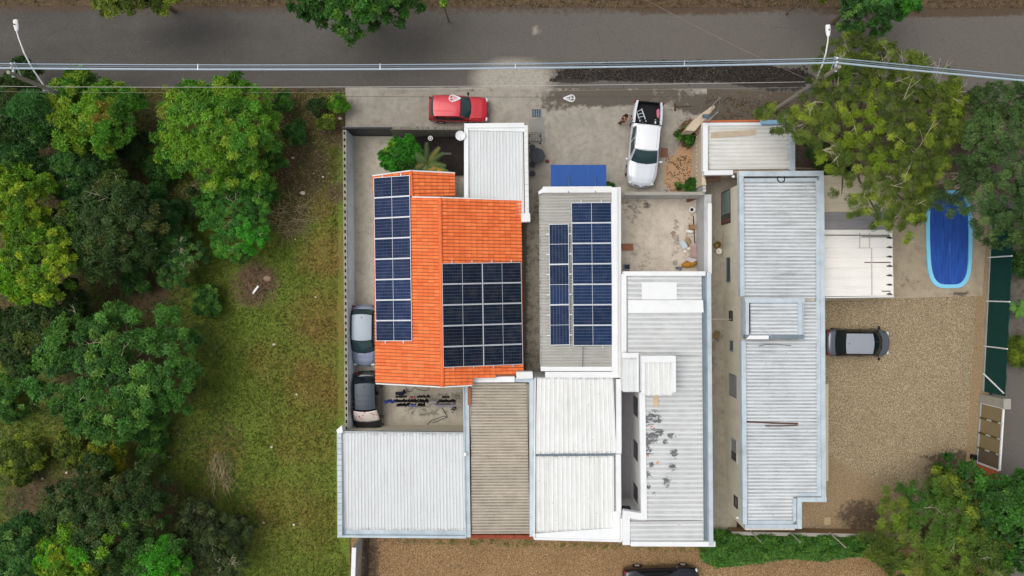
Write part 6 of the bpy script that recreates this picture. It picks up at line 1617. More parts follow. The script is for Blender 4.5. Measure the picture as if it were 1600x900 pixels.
# cloth on the black car's windscreen
def m_flower():
    b = NB('flowered_cloth'); v = b.vor(4.2, None, 'Distance'); n = b.noise(7, 3)
    f = b.ramp(b.math('ADD', v, b.ramp(n, .3, .7, -.1, .1)), .36, .30); col = b.mix(b.math('MULTIPLY', f, b.ramp(b.noise(3, 2), .40, .46)), lin((222,214,206)), lin((206,112,124)))
    col = b.mix(b.math('MULTIPLY', b.ramp(b.noise(12, 2), .64, .68), .6), col, lin((128,150,128))); return b.fin(col, .9, 0, .1)
ck = MB(); P = []
yaw = R(-88)
for i in range(9):
    u = i/8; row = []
    for j in range(13):
        s_ = -1+2*j/12; x = .43+ .72*u - .10*(abs(s_)**2); z = 1.53-.50*u**1.15 - .05*abs(s_)**4 + .018*math.sin(j*1.9+i) + rnd.uniform(-.006,.006)
        yy = s_*(.74+.08*u)+.0
        row.append((pb[0]+x*math.cos(yaw)-yy*math.sin(yaw), pb[1]+x*math.sin(yaw)+yy*math.cos(yaw), z+.115))
    P.append(row)
ck.grid(P, 9, 13); o = solid('windscreen_cloth', 'white cloth with pink flowers spread over the windscreen of the black car', 'cloth', ck, m_flower(), loc=(P[4][6]), smooth=True)
sd_ = o.modifiers.new('thick', 'SOLIDIFY'); sd_.thickness = .012; sd_.offset = 1

# pickup
WHT = paint('white', (214,218,224), .2, .3)
pc = at(1007,226,.85); yw_ = math.atan2(-130, -12.5)
pk_, ztop, hwf, ztf = car('pickup_truck', 'white double cab pickup on the driveway with a ladder in its bed', 'pickup', 5.35, 1.92, 1.78, WHT, paint('white_roof', (232,234,236), .05, .3), M['glass_teal'],
    dict(cab=(.245,.10,-.19,-.205), belt=1.10, nose=.98, rear=1.10, roofw=.76, taper=.20, bow=.26, wsbow=.18, wheel=.37, ax=.31, axr=.29, bed_x=-.235*5.35, win=((.05,.48),(.53,.95)),
         roof_lines=(-.80,.80), trim_m=M['steel'], handles=(.06*5.35,-.12*5.35)), 'parked cars', bed=True, antenna=False, loc=(pc[0],pc[1],.10), yaw=yw_)
def pkb(mb, name, mt, smooth=False, bevel=0):    # part in the truck's own frame
    o = link_mesh(name, mb.mesh(name, mt, Vector((0,0,0)), smooth), pk_)
    if bevel:
        b_ = o.modifiers.new('bevel','BEVEL'); b_.width = bevel; b_.segments = 2
    return o
hl = 5.35/2; xb0, xb1 = -hl, -.235*5.35
f = MB(); f.box(xb0+.06,-.74,.62,xb1-.02,.74,.66); pkb(f, 'bed_floor', mat('bed_liner', (30,31,33), .85, .12, 5))
for k in range(9):
    r_ = MB(); y = -.66+k*.165; r_.box(xb0+.08,y-.03,.66,xb1-.04,y+.03,.675); pkb(r_, 'liner_rib', mat('bed_liner', (30,31,33), .85, .12, 5))
for sy in (1,-1):
    P = []; N = 8
    for i in range(N+1):
        x = xb1+(xb0-xb1)*i/N; w_ = hwf(x)
        P.append([(x, sy*(w_*.78), .66),(x, sy*(w_*.79), 1.06),(x, sy*(w_*.82),1.115),(x, sy*(w_*.95),1.11),(x, sy*w_*.99,1.04),(x, sy*w_,.80),(x, sy*w_*.985,.45),(x, sy*w_*.95,.32)])
    m_ = MB(); m_.grid(P, N+1, 8, flip=sy < 0); m_.add(P[-1], [tuple(range(8))]); pkb(m_, 'bed_side', WHT, True).modifiers.new('e','EDGE_SPLIT').split_angle = R(40)
    P2 = [[(x_[0], x_[1]-sy*.012, x_[2]) for x_ in r_[:2]] for r_ in P]; m_ = MB(); m_.grid(P2, N+1, 2, flip=sy > 0); pkb(m_, 'bed_liner_side', mat('bed_liner', (30,31,33), .85, .12, 5))
m_ = MB(); m_.box(xb0-.01,-.73,.60,xb0+.05,.73,1.09); pkb(m_, 'tailgate', WHT, bevel=.015)
m_ = MB(); m_.box(xb0+.052,-.72,.66,xb0+.064,.72,1.08); m_.box(xb0+.0,-.72,1.092,xb0+.06,.72,1.10); pkb(m_, 'tailgate_liner', mat('bed_liner', (30,31,33), .85, .12, 5))
m_ = MB(); m_.box(xb1-.05,-.74,.62,xb1-.01,.74,1.10); pkb(m_, 'bed_headboard', mat('bed_liner', (30,31,33), .85, .12, 5), bevel=.01)
for sy in (1,-1):
    l_ = MB(); l_.box(xb0-.02, sy*.80, .72, xb0+.10, sy*.955, 1.05); pkb(l_, 'tail_light', mat('lamp_red', (128,22,24), .2, .05), bevel=.02)
m_ = MB(); m_.box(xb0-.14,-.88,.36,xb0-.02,.88,.52); pkb(m_, 'bumper', M['steel'], bevel=.03)
m_ = MB(); m_.tube([(xb1-.10,-.72,1.12),(xb1-.10,-.60,1.62),(xb1-.10,.60,1.62),(xb1-.10,.72,1.12)], .035, 8); pkb(m_, 'sports_bar', M['black_plastic'])
g_ = MB(); g_.box(hl-.075,-.40,.72,hl-.012,.40,.86); pkb(g_, 'grille', mat('grille_dark', (36,40,62), .4, .1), bevel=.02)
g_ = MB(); g_.lathe((hl-.035,0,.845), [(.02,0),(.075,0),(.075,.02),(.05,.03),(.02,.032)], 14); pkb(g_, 'badge', M['alu'])
# ladder and load: own things, placed in the bed
cy, sy_ = math.cos(yw_), math.sin(yw_)
def tk(x, y, z): return Vector((pc[0]+x*cy-y*sy_, pc[1]+x*sy_+y*cy, z+.10))
def px2(px, py, z): return W(px, py, z)
ld = thing('step_ladder', 'aluminium ladder lying in the black bed of the white pickup', 'ladder', px2(1001,182,1.0))
A0, A1 = px2(994.5,173,1.0), px2(1000,190.5,.95); B0, B1 = px2(1002.5,169.5,1.0), px2(1009.5,190.5,.95)
for a, b_ in ((A0,A1),(B0,B1)):
    s_ = MB(); s_.bar(a, b_, .055, .93, 1.0); s_.build('stile', M['alu'], ld)
for k in range(4):
    u = .08+.25*k; s_ = MB(); s_.tube([A0.lerp(A1,u), B0.lerp(B1,u)], .026, 6); s_.build('rung', M['alu'], ld)
c = px2(1029,177.5,.95); s_ = MB(); s_.ell((c.x,c.y,.92), .14,.30,.14, 12, 8, rot=.05)
s_.v = [(x+.04*mnoise.noise(Vector((x*6,y*6,z*6))), y+.05*mnoise.noise(Vector((x*5,y*5,3))), max(.78, z+.06*mnoise.noise(Vector((x*7,y*7,1))))) for x,y,z in s_.v]
solid('pink_bag', 'crumpled pink bag in the bed of the white pickup', 'bag', s_, mat('pink_bag', (204,120,142), .7, .12, 6), loc=(c.x,c.y,.78), smooth=True)
for k, (px, py, sx, sy2, lab, mt) in enumerate(((1024,191,.05,.16,'small white tool lying at the cab end of the pickup bed',M['white_paint']),(1029.5,189,.12,.16,'dark tool bag at the cab end of the pickup bed',mat('tool_bag',(44,44,46),.8,.2,6)),(1003,192,.14,.06,'grey drill case at the cab end of the pickup bed, by the ladder foot',mat('case_grey',(92,96,98),.6,.2,6)))):
    c = px2(px,py,.85); s_ = MB(); s_.box(c.x-sx,c.y-sy2,.775,c.x+sx,c.y+sy2,.92); solid(['tool','tool_bag','tool_case'][k], lab, ['tool','bag','case'][k], s_, mt, loc=(c.x,c.y,.775), bevel=.03)

# ================================================================== PERSON beside the pickup
def skin_obj(name, verts, edges, mt, parent, root=0, lvl=2):
    me = bpy.data.meshes.new(name); me.from_pydata([v[:3] for v in verts], edges, []); me.materials.append(mt)
    o = link_mesh(name, me, parent); bpy.context.view_layer.update()
    sk = o.modifiers.new('skin', 'SKIN'); sk.use_smooth_shade = True
    for i, v in enumerate(verts):
        r_ = v[3]; me.skin_vertices[0].data[i].radius = r_ if isinstance(r_, tuple) else (r_, r_)
        me.skin_vertices[0].data[i].use_root = (i == root)
    ss = o.modifiers.new('sub', 'SUBSURF'); ss.levels = lvl; ss.render_levels = lvl
    return o
ft = W(971,191.5,.1)
pr = thing('person', 'person in dark maroon shirt and brown trousers standing beside the white pickup', 'person', (ft.x, ft.y, .10))
# local frame: faces +x (towards the truck), turned a little; z up
HIP = (.0,.0,.92,(.13,.15))
V = [HIP, (.01,0,1.10,(.125,.15)), (.02,0,1.30,(.12,.17)), (.02,0,1.43,(.08,.12)), (.035,0,1.52,.052), (.05,0,1.60,.07), (.05,0,1.70,(.095,.085)), (.045,0,1.77,.06)]
E = [(0,1),(1,2),(2,3),(3,4),(4,5),(5,6),(6,7)]
def limb(start, pts):
    k = start
    for p_ in pts:
        V.append(p_); E.append((k, len(V)-1)); k = len(V)-1
    return k
# legs: a short stride
lk = limb(0, [(.0,.10,.84,.095),(.06,.11,.50,.065),(-.02,.11,.12,.045),(.0,.11,.07,.045),(.14,.12,.05,.035)])
rk = limb(0, [(-.02,-.10,.84,.095),(-.03,-.12,.50,.065),(-.16,-.13,.12,.045),(-.14,-.13,.07,.045),(.0,-.15,.05,.035)])
# arms: right arm bent across, left reaching forward to the truck
la = limb(3, [(.02,.19,1.40,.06),(.12,.27,1.16,.045),(.33,.22,1.12,.032),(.39,.20,1.12,.036)])
ra = limb(3, [(.02,-.19,1.40,.06),(.08,-.29,1.15,.045),(.26,-.20,1.10,.032),(.33,-.17,1.10,.036)])
for hnd, sgn in ((la,1),(ra,-1)):
    hx, hy, hz, _ = V[hnd]
    pal = len(V); V.append((hx+.06, hy-sgn*.02, hz, (.020,.040))); E.append((hnd, pal))
    for k, ln in enumerate((.070,.082,.076,.060)):
        yy = hy-sgn*.02+(-.033+.022*k)
        a = len(V); V.append((hx+.09, yy, hz+.004, .009)); E.append((pal, a)); b_ = len(V); V.append((hx+.09+ln*.55, yy, hz-.008, .0085)); E.append((a,b_)); c_ = len(V); V.append((hx+.09+ln, yy, hz-.03, .008)); E.append((b_, c_))
    a = len(V); V.append((hx+.035, hy-sgn*.065, hz, .011)); E.append((hnd, a)); b_ = len(V); V.append((hx+.075, hy-sgn*.085, hz-.006, .010)); E.append((a, b_))
skin_obj('body', V, E, M['skin'], pr, 0)
# clothes
VS = [(.0,0,.95,(.15,.17)),(.01,0,1.10,(.145,.17)),(.02,0,1.30,(.14,.19)),(.02,0,1.43,(.095,.14)),(.02,.19,1.40,.078),(.09,.25,1.22,.068),(.02,-.19,1.40,.078),(.065,-.265,1.22,.068),(.03,0,1.475,.07)]
skin_obj('shirt', VS, [(0,1),(1,2),(2,3),(3,4),(4,5),(3,6),(6,7),(3,8)], M['shirt'], pr, 0)
VT = [(.0,0,.95,(.14,.16)),(.0,.10,.84,.105),(.06,.11,.50,.078),(-.02,.11,.14,.062),(-.02,-.10,.84,.105),(-.03,-.12,.50,.078),(-.15,-.13,.14,.062)]
skin_obj('trousers', VT, [(0,1),(1,2),(2,3),(0,4),(4,5),(5,6)], M['trousers'], pr, 0)
for x, y in ((.05,.115),(-.08,-.135)):
    s_ = MB(); s_.ell((x,y,.045), .14,.055,.045, 12, 6); o = link_mesh('shoe', s_.mesh('shoe', M['shoe'], Vector((0,0,0)), True), pr)
s_ = MB(); s_.ell((.035,0,1.735), .112,.098,.095, 14, 8)
s_.v = [(x - .03*(z<1.70), y, z) for x,y,z in s_.v]
link_mesh('hair', s_.mesh('hair', M['hair'], Vector((0,0,0)), True), pr)
s_ = MB(); s_.ell((.148,0,1.655), .022,.016,.024, 8, 5); link_mesh('nose', s_.mesh('nose', M['skin'], Vector((0,0,0)), True), pr)
for sgn in (1,-1):
    s_ = MB(); s_.ell((.135,sgn*.035,1.685), .012,.014,.009, 8, 5); link_mesh('eye', s_.mesh('eye', M['hair'], Vector((0,0,0)), True), pr)
    s_ = MB(); s_.ell((.045,sgn*.088,1.665), .022,.012,.032, 8, 5); link_mesh('ear', s_.mesh('ear', M['skin'], Vector((0,0,0)), True), pr)
s_ = MB(); s_.ell((.132,0,1.605), .014,.028,.008, 8, 5); link_mesh('mouth', s_.mesh('mouth', mat('lips', (150,84,76), .6, .05), Vector((0,0,0)), True), pr)
pr.rotation_euler = (0,0,R(-25))
# ================================================================== VEGETATION
def m_leaf(name, gloss=.45):
    b = NB(name)
    at_ = b.n('ShaderNodeAttribute'); at_.attribute_name = 'leaf_col'
    col = b.mix(b.ramp(b.noise(18, 2), .3, .7, 0, .25), at_.outputs['Color'], (0.03,0.04,0.015))
    b.fin(col, gloss, 0, .25)
    tr_ = b.n('ShaderNodeBsdfTranslucent'); b.l(at_.outputs['Color'], tr_.inputs['Color'])
    mx = b.n('ShaderNodeMixShader'); mx.inputs[0].default_value = .28
    b.l(b.p.outputs[0], mx.inputs[1]); b.l(tr_.outputs[0], mx.inputs[2]); b.l(mx.outputs[0], b.out.inputs['Surface'])
    return b.m
M['leaf'] = m_leaf('leaf')

LEAF_GAIN = np.array([1.24, 1.40, 1.10])
def leaf_mesh(name, tips, nrms, cols, nl, ln, wd, org, spread=1.0, droop=.25, mat_=None):
    """sprays of nl leaves round each tip; every leaf a folded diamond of its own"""
    N = len(tips); T = np.repeat(tips, nl, 0); Nr = np.repeat(nrms, nl, 0); Cc = np.repeat(cols, nl, 0)
    k = np.tile(np.arange(nl), N); n = N*nl
    # tangent frame
    a = rng.normal(size=(N,3)); a -= (a*nrms).sum(1, keepdims=True)*nrms; a /= np.linalg.norm(a, axis=1, keepdims=True)+1e-9
    b_ = np.cross(nrms, a); A = np.repeat(a, nl, 0); B = np.repeat(b_, nl, 0)
    ang = 2*np.pi*k/nl + rng.normal(0, .35, n)
    el = rng.uniform(-.1, .75, n)/spread
    D = (np.cos(ang)*np.cos(el))[:,None]*A + (np.sin(ang)*np.cos(el))[:,None]*B + np.sin(el)[:,None]*Nr
    D[:,2] -= droop*rng.uniform(.3,1.2,n); D /= np.linalg.norm(D, axis=1, keepdims=True)
    L = ln*rng.uniform(.65,1.25,n); Wd_ = wd*rng.uniform(.7,1.25,n)
    S = np.cross(D, Nr + rng.normal(0,.35,(n,3))); S /= np.linalg.norm(S, axis=1, keepdims=True)+1e-9
    U = np.cross(S, D)
    base = T + D*(.12*L)[:,None]
    mid = base + D*(.45*L)[:,None]
    v0 = base; v1 = mid + S*(Wd_*.5)[:,None] - U*(Wd_*.12)[:,None]; v2 = base + D*L[:,None] - U*(L*.12)[:,None]; v3 = mid - S*(Wd_*.5)[:,None] - U*(Wd_*.12)[:,None]
    verts = np.stack([v0,v1,v2,v3], 1).reshape(-1,3) - np.array(org)
    me = bpy.data.meshes.new(name); nv = len(verts)
    me.vertices.add(nv); me.vertices.foreach_set('co', verts.astype(np.float32).ravel())
    me.loops.add(nv); me.loops.foreach_set('vertex_index', np.arange(nv, dtype=np.int32))
    me.polygons.add(n); me.polygons.foreach_set('loop_start', np.arange(0, nv, 4, dtype=np.int32)); me.polygons.foreach_set('loop_total', np.full(n, 4, dtype=np.int32))
    at_ = me.attributes.new('leaf_col', 'FLOAT_COLOR', 'POINT')
    cj = np.clip(Cc*LEAF_GAIN*rng.uniform(.75,1.25,(n,1)), 0, 1); c4 = np.concatenate([np.repeat(cj,4,0), np.ones((nv,1))], 1).astype(np.float32)
    at_.data.foreach_set('color', c4.ravel()); me.materials.append(mat_ or M['leaf']); me.update(calc_edges=True); return me

def npc(c): return np.array(lin(c))
PAL = {   # (main colours, accent, accent share)
 'lime':   ([(118,142,38),(98,132,36),(84,116,34)], (148,160,48), .18),
 'bright': ([(84,128,40),(74,116,38),(100,138,44)], (132,152,52), .12),
 'mid':    ([(68,106,48),(58,94,44),(80,118,52)], (104,134,62), .12),
 'cool':   ([(58,94,48),(52,84,44),(70,108,54)], (96,126,66), .12),
 'dark':   ([(58,82,42),(66,84,46),(50,70,38)], (86,90,50), .10),
 'olive':  ([(92,104,42),(80,94,40),(106,116,48)], (136,144,52), .14),
 'dusty':  ([(72,94,54),(62,84,50),(82,104,60)], (96,114,66), .10),
 'greyg':  ([(58,68,42),(50,60,38),(68,78,48)], (86,92,58), .10),
 'yellow': ([(120,122,36),(104,112,34),(90,100,34)], (150,142,44), .2),
 'vine':   ([(64,116,46),(56,100,42),(76,128,50)], (98,142,56), .10),
 'hedge':  ([(58,98,38),(50,86,34),(70,110,42)], (90,126,50), .10),
 'round':  ([(52,92,34),(46,80,32),(60,102,38)], (82,118,44), .08),
}
def tree(name, label, cat, px, py, rpx, zc, hgt, pal, lobes=18, dens=110, nl=6, ln=.20, wd=.085, aspect=(1,1), group=None, trunk=True, lob_r=(.28,.46), accents=(), flat=.55, limbs_out=0, seed=0, droop=.25, ground=0.0, shape=None, fat=1.0, clump=.92, spr=24, gap=.10):
    r_ = random.Random(seed*131+int(px*7+py*3)); c = W(px, py, zc); R_ = rpx*(H-zc)/F
    root = thing(name, label, cat, (c.x, c.y, ground), group)
    cols, acc, ash = PAL[pal]
    tips = []; nr = []; cc = []; lob = []
    for i in range(lobes):
        if shape: 
            lx, ly, lr = shape[i % len(shape)]; p0 = W(lx, ly, zc); dx, dy = p0.x-c.x, p0.y-c.y; lr = lr*(H-zc)/F*fat
            q = min(1, math.hypot(dx,dy)/R_)
        else:
            a = i*2.39996+r_.uniform(-.4,.4); q = math.sqrt((i+.5)/lobes)*.80; lr = R_*r_.uniform(*lob_r)*(1.05-.30*q)
            dx, dy = math.cos(a)*q*R_*aspect[0], math.sin(a)*q*R_*aspect[1]
        dz = hgt*(.5*(1-q**2) - .15 + r_.uniform(-.16,.16))
        lob.append((Vector((c.x+dx, c.y+dy, zc+dz)), lr))
    # leaf clumps: a scatter of small tufts over the domes of the lobes, some lower down, with gaps
    area = sum(lr*lr for _, lr in lob)*3.14
    cs = min(.55, max(.16, R_*.15))*clump
    LX = np.array([l[0].x for l in lob]); LY = np.array([l[0].y for l in lob]); LZ = np.array([l[0].z for l in lob]); LR = np.array([l[1] for l in lob])
    pts = np.zeros((0,2)); acc_ = []
    for i, (lc, lr) in enumerate(lob):
        m = int(5.0*lr*lr/(cs*cs))+4; qa = rng.uniform(0, 6.283, m); qr = np.sqrt(rng.random(m))*lr*1.04
        for X_, Y_ in zip(lc.x+qr*np.cos(qa), lc.y+qr*np.sin(qa)):
            if acc_:
                A_ = np.array(acc_); 
                if ((A_[:,0]-X_)**2+(A_[:,1]-Y_)**2).min() < (cs*.78)**2: continue
            acc_.append((X_, Y_))
    CX = np.array([a[0] for a in acc_]); CY = np.array([a[1] for a in acc_])
    def dome(x, y):
        d2 = ((x[:,None]-LX)**2+(y[:,None]-LY)**2)/(LR**2); h = LZ + flat*LR*np.sqrt(np.clip(1-d2, 0, 1)); h[d2 > 1.12] = -99
        return h.max(1), h.argmax(1)
    CZ_, own = dome(CX, CY); ok = CZ_ > -50
    gn = np.array([mnoise.noise(Vector((x*1.1, y*1.1, seed))) for x, y in zip(CX, CY)])
    ok &= gn > -1+1.3*gap if gap > .5 else ~((gn < -.25) & (rng.random(len(gn)) < gap*3))
    CX, CY, CZ_, own = CX[ok], CY[ok], CZ_[ok], own[ok]
    CZ_ = CZ_ + rng.normal(0, .42*cs, len(CX)) + .25*cs
    nlow = int(len(CX)*.75); il = rng.integers(0, len(CX), nlow)
    CX = np.concatenate([CX, CX[il]+rng.normal(0,cs*.4,nlow)]); CY = np.concatenate([CY, CY[il]+rng.normal(0,cs*.4,nlow)]); CZ_ = np.concatenate([CZ_, CZ_[il]-rng.uniform(.9,2.6,nlow)*cs]); own = np.concatenate([own, own[il]])
    CZ_ = np.maximum(CZ_, ground+.12)
    nc = len(CX); ns = spr; m = nc*ns
    colset = np.array([npc(x) for x in cols]); lobtone = np.array([r_.uniform(.82,1.18) for _ in lob]); lobpick = np.array([r_.randrange(len(cols)) for _ in lob])
    pk_ = np.where(rng.random(nc) < .55, lobpick[own], rng.integers(0, len(cols), nc))
    ccol = colset[pk_]*(lobtone[own]*rng.uniform(.72,1.30,nc))[:,None]
    young = rng.random(nc) < ash*1.3; ccol[young] = npc(acc)*rng.uniform(.85,1.2,(young.sum(),1))
    for ax, ay, ar, ac in accents:
        p0 = W(ax, ay, zc); far = np.hypot(CX-p0.x, CY-p0.y) < ar*(H-zc)/F*rng.uniform(.7,1.1,nc); ccol[far] = npc(ac)*rng.uniform(.8,1.2,(far.sum(),1))
    cr = cs*rng.uniform(.45,.85,nc)
    d = rng.normal(size=(m,3)); d[:,2] = np.abs(d[:,2])*.9-.15; d /= np.linalg.norm(d, axis=1, keepdims=True)
    rr = np.repeat(cr, ns)*rng.uniform(.25,1.0,m)
    C3 = np.repeat(np.stack([CX,CY,CZ_],-1), ns, 0)
    tips = C3 + d*rr[:,None]*np.array([1,1,.75]); tips[:,2] = np.maximum(tips[:,2], ground+.05)
    out_ = np.repeat(np.stack([CX-c.x, CY-c.y, np.full(nc, R_*.9)],-1), ns, 0); out_ /= np.linalg.norm(out_, axis=1, keepdims=True)
    nr = d*.75 + out_*.6; nr /= np.linalg.norm(nr, axis=1, keepdims=True)
    cc = np.repeat(ccol, ns, 0)*rng.uniform(.85,1.15,(m,1))
    me = leaf_mesh('crown', tips, nr, cc, nl, ln*1.16, wd*.92, root.location, droop=droop); link_mesh('crown', me, root)
    if trunk:
        mb = MB(); tb = Vector((c.x*1.0+r_.uniform(-.2,.2), c.y+r_.uniform(-.2,.2), ground-.1)); tr_ = max(.05, R_*.05); fork = Vector((c.x, c.y, max(ground+.3, zc-hgt*.45)))
        mb.tube([tb, tb.lerp(fork,.5)+Vector((r_.uniform(-.1,.1),r_.uniform(-.1,.1),0)), fork], [tr_*1.25, tr_, tr_*.85], 8); mb.build('trunk', M['bark'], root)
        for i, (lc, lr) in enumerate(lob):
            if i % 2 and len(lob) > 10: continue
            mb = MB(); md = fork.lerp(lc,.5)+Vector((0,0,-.08*R_)); mb.tube([fork, md, lc, lc+(lc-fork).normalized()*lr*.5], [tr_*.42, tr_*.26, tr_*.13, tr_*.05], 5); mb.build('limb', M['bark'], root)
    if limbs_out:
        mb = MB()
        for i in range(limbs_out):     # bare twigs that show above the leaves
            lc, lr = r_.choice(lob); a = r_.uniform(0,6.28); el = r_.uniform(.1,.7)
            st_ = lc+Vector((0,0,lr*.3)); d = Vector((math.cos(a)*math.cos(el), math.sin(a)*math.cos(el), math.sin(el)))
            pts = [st_, st_+d*lr*.5+Vector((0,0,.05)), st_+d*lr*1.05+Vector((r_.uniform(-.1,.1),r_.uniform(-.1,.1),.1))]
            mb.tube(pts, [.026,.018,.008], 4)
            for s_ in (.4,.7):
                q0 = pts[0].lerp(pts[2], s_); d2 = Vector((math.cos(a+r_.choice((-.8,.8))), math.sin(a+r_.choice((-.8,.8))), .3)).normalized(); mb.tube([q0, q0+d2*lr*.4], [.012,.005], 4)
        o = mb.build('twigs', mat('twig_pale', (178,170,144), .9, .15), root); o['kind'] = 'stuff'
    return root

GT = 'trees and bushes of the vacant lot'
# --- the lot, north to south
tree('tree', 'dark tree in the top left corner below the left pole', 'tree', 22,190,62, 3.6,2.6,'dark', 16, 105, 7,.22,.07, group=GT, accents=[(20,160,16,(70,100,50))], seed=1)
tree('tree', 'dark green tree with pale leaf rosettes between the corner tree and the rust tipped tree', 'tree', 62,185,44, 4.2,2.2,'cool', 12, 105, 8,.26,.075, group=GT, accents=[(58,170,26,(72,116,62)),(85,205,18,(66,104,48))], seed=2)
tree('tree', 'dark rosette leaved tree on the left edge south of the corner tree', 'tree', 25,248,52, 3.4,2.4,'cool', 14, 95, 8,.26,.075, group=GT, accents=[(40,235,20,(64,104,58))], seed=3)
tree('tree', 'yellow green tree with a rust coloured patch beside the road', 'tree', 150,180,72, 3.8,2.8,'bright', 24, 115, 7,.21,.075, group=GT, accents=[(178,186,12,(138,118,50)),(105,172,26,(120,138,36)),(160,170,20,(116,150,44)),(130,205,24,(110,134,36))], shape=None, aspect=(1.02,.82), seed=4)
tree('bush', 'small green bush at the kerb by the left pole', 'bush', 128,128,24, 2.6,1.4,'bright', 6, 120, 7,.18,.07, group=GT, seed=5)
tree('bush', 'dark low bush at the kerb right under the left street lamp', 'bush', 42,122,28, 2.0,1.2,'dark', 7, 100, 6,.16,.07, group=GT, seed=6)
tree('tree', 'large bright green leafy tree nearest the road in the lot', 'tree', 348,208,92, 4.0,3.2,'bright', 34, 125, 7,.19,.075, group=GT, accents=[(300,235,30,(108,142,40)),(275,190,14,(126,132,48)),(345,255,30,(104,140,38)),(390,155,16,(104,140,40)),(410,210,16,(100,140,42))], aspect=(1.0,.86), seed=7)
tree('bush', 'bright shoot of leaves at the kerb above the large bright tree', 'bush', 354,134,16, 3.4,1.2,'bright', 4, 120, 7,.17,.07, group=GT, seed=8)
tree('bush', 'vine draped rounded green bush south of the large bright tree', 'bush', 370,338,64, 2.3,2.0,'vine', 24, 170, 5,.12,.06, group=GT, aspect=(.95,1.05), accents=[(400,375,26,(66,138,42)),(330,330,20,(74,122,44))], limbs_out=10, seed=9)
tree('bush', 'feathery dark green bush with bare twigs west of the vine draped bush', 'bush', 283,400,46, 2.0,1.6,'cool', 16, 150, 5,.13,.04, group=GT, accents=[(320,425,20,(84,92,48))], limbs_out=22, seed=10)
tree('tree', 'dark bronze leaved tree in the middle of the thicket', 'tree', 178,352,82, 3.2,2.6,'dark', 30, 85, 6,.20,.07, group=GT, accents=[(200,280,26,(78,94,44)),(120,300,20,(56,92,56))], limbs_out=14, seed=11)
tree('tree', 'dark ferny tree between the rust tipped tree and the bronze tree', 'tree', 130,268,52, 2.8,2.0,'cool', 16, 100, 8,.22,.06, group=GT, limbs_out=8, seed=12)
tree('tree', 'lime green tree cut by the left edge, the northern one', 'tree', 30,318,60, 4.4,2.6,'lime', 20, 120, 7,.18,.08, group=GT, seed=13)
tree('tree', 'lime green tree by the left edge, the larger southern one', 'tree', 62,408,66, 4.4,2.8,'lime', 24, 120, 7,.18,.08, group=GT, accents=[(15,440,40,(104,146,34))], seed=14)
tree('bush', 'pale lime bush between the lime trees and the bronze tree', 'bush', 118,352,34, 3.4,1.6,'lime', 8, 110, 7,.20,.08, group=GT, accents=[(112,338,14,(156,164,60)),(130,375,12,(108,140,66))], seed=15)
for k, (x, y, r_, lab) in enumerate(((233,308,20,'small rosette plant at the edge of the thicket, the northern one'),(263,338,20,'small rosette plant at the edge of the thicket, the southern one'))):
    tree('rosette_plant', lab, 'plant', x, y, r_, 1.6,.7,'cool', 4, 90, 9,.26,.08, group='rosette plants', lob_r=(.4,.55), accents=[(x,y,r_,(76,122,74))], seed=16+k)
tree('tree', 'dark bush on the left edge south of the lime trees', 'bush', 42,530,62, 2.6,2.0,'dark', 18, 95, 6,.18,.08, group=GT, accents=[(60,525,16,(84,98,40)),(15,585,16,(76,98,44))], seed=18)
tree('tree', 'dark shaded tree just below the larger lime tree', 'tree', 95,482,50, 2.4,1.8,'dark', 14, 85, 6,.18,.08, group=GT, seed=19)
tree('tree', 'broad spreading green tree in the centre of the lot', 'tree', 182,575,145, 3.6,2.6,'mid', 52, 88, 6,.20,.085, gap=.2, group=GT, aspect=(1.0,.80), accents=[(250,495,36,(78,122,52)),(75,600,40,(74,118,54)),(105,540,26,(84,126,52)),(300,640,36,(70,112,50)),(60,640,30,(72,108,48))], lob_r=(.16,.27), limbs_out=10, seed=20)
tree('bush', 'low green bush at the south side of the broad tree', 'bush', 222,655,40, 1.2,1.0,'mid', 12, 90, 6,.16,.07, group=GT, accents=[(190,670,24,(86,104,44))], seed=21)
tree('bush', 'yellow leaved bush above the bottom left thicket', 'bush', 166,722,36, 1.7,1.2,'yellow', 11, 110, 6,.15,.06, group=GT, seed=22)
tree('bush', 'low weedy green bush by the left edge near the bottom', 'bush', 40,715,40, .8,.9,'olive', 10, 60, 6,.15,.06, group=GT, seed=23)
tree('tree', 'dark tree with scattered lime tips in the bottom left thicket', 'tree', 172,800,92, 3.2,2.6,'dark', 28, 95, 7,.19,.075, group=GT, aspect=(1.05,.75), accents=[(105,795,10,(122,150,40)),(120,808,8,(124,156,40)),(214,808,12,(112,150,44)),(200,830,12,(116,150,40)),(235,818,6,(130,156,44)),(80,815,6,(130,156,44)),(136,805,9,(112,150,40))], seed=24)
tree('tree', 'green dense tree in the bottom left corner', 'tree', 42,868,62, 3.8,2.6,'cool', 18, 115, 7,.19,.08, group=GT, accents=[(10,880,14,(122,142,40))], seed=25)
tree('tree', 'lime topped young tree at the bottom edge of the lot', 'tree', 112,870,46, 4.4,2.4,'lime', 14, 115, 7,.18,.08, group=GT, accents=[(90,858,18,(98,156,34)),(138,858,16,(92,152,40)),(124,874,6,(176,140,46))], seed=26)
tree('tree', 'bright green crowned tree at the bottom edge right of the lime topped one', 'tree', 250,882,48, 3.8,2.4,'mid', 14, 115, 7,.18,.08, group=GT, accents=[(255,858,22,(66,132,36)),(270,890,26,(76,150,34)),(225,868,12,(80,124,48))], seed=27)
tree('tree', 'dark tree between the two bright crowns at the bottom edge', 'tree', 185,885,36, 3.4,2.0,'dark', 10, 95, 7,.18,.075, group=GT, seed=28)
tree('bush', 'grey green twiggy shrub at the edge of the bottom thicket', 'bush', 325,845,66, 1.9,1.6,'greyg', 22, 105, 5,.13,.05, group=GT, limbs_out=24, seed=29)
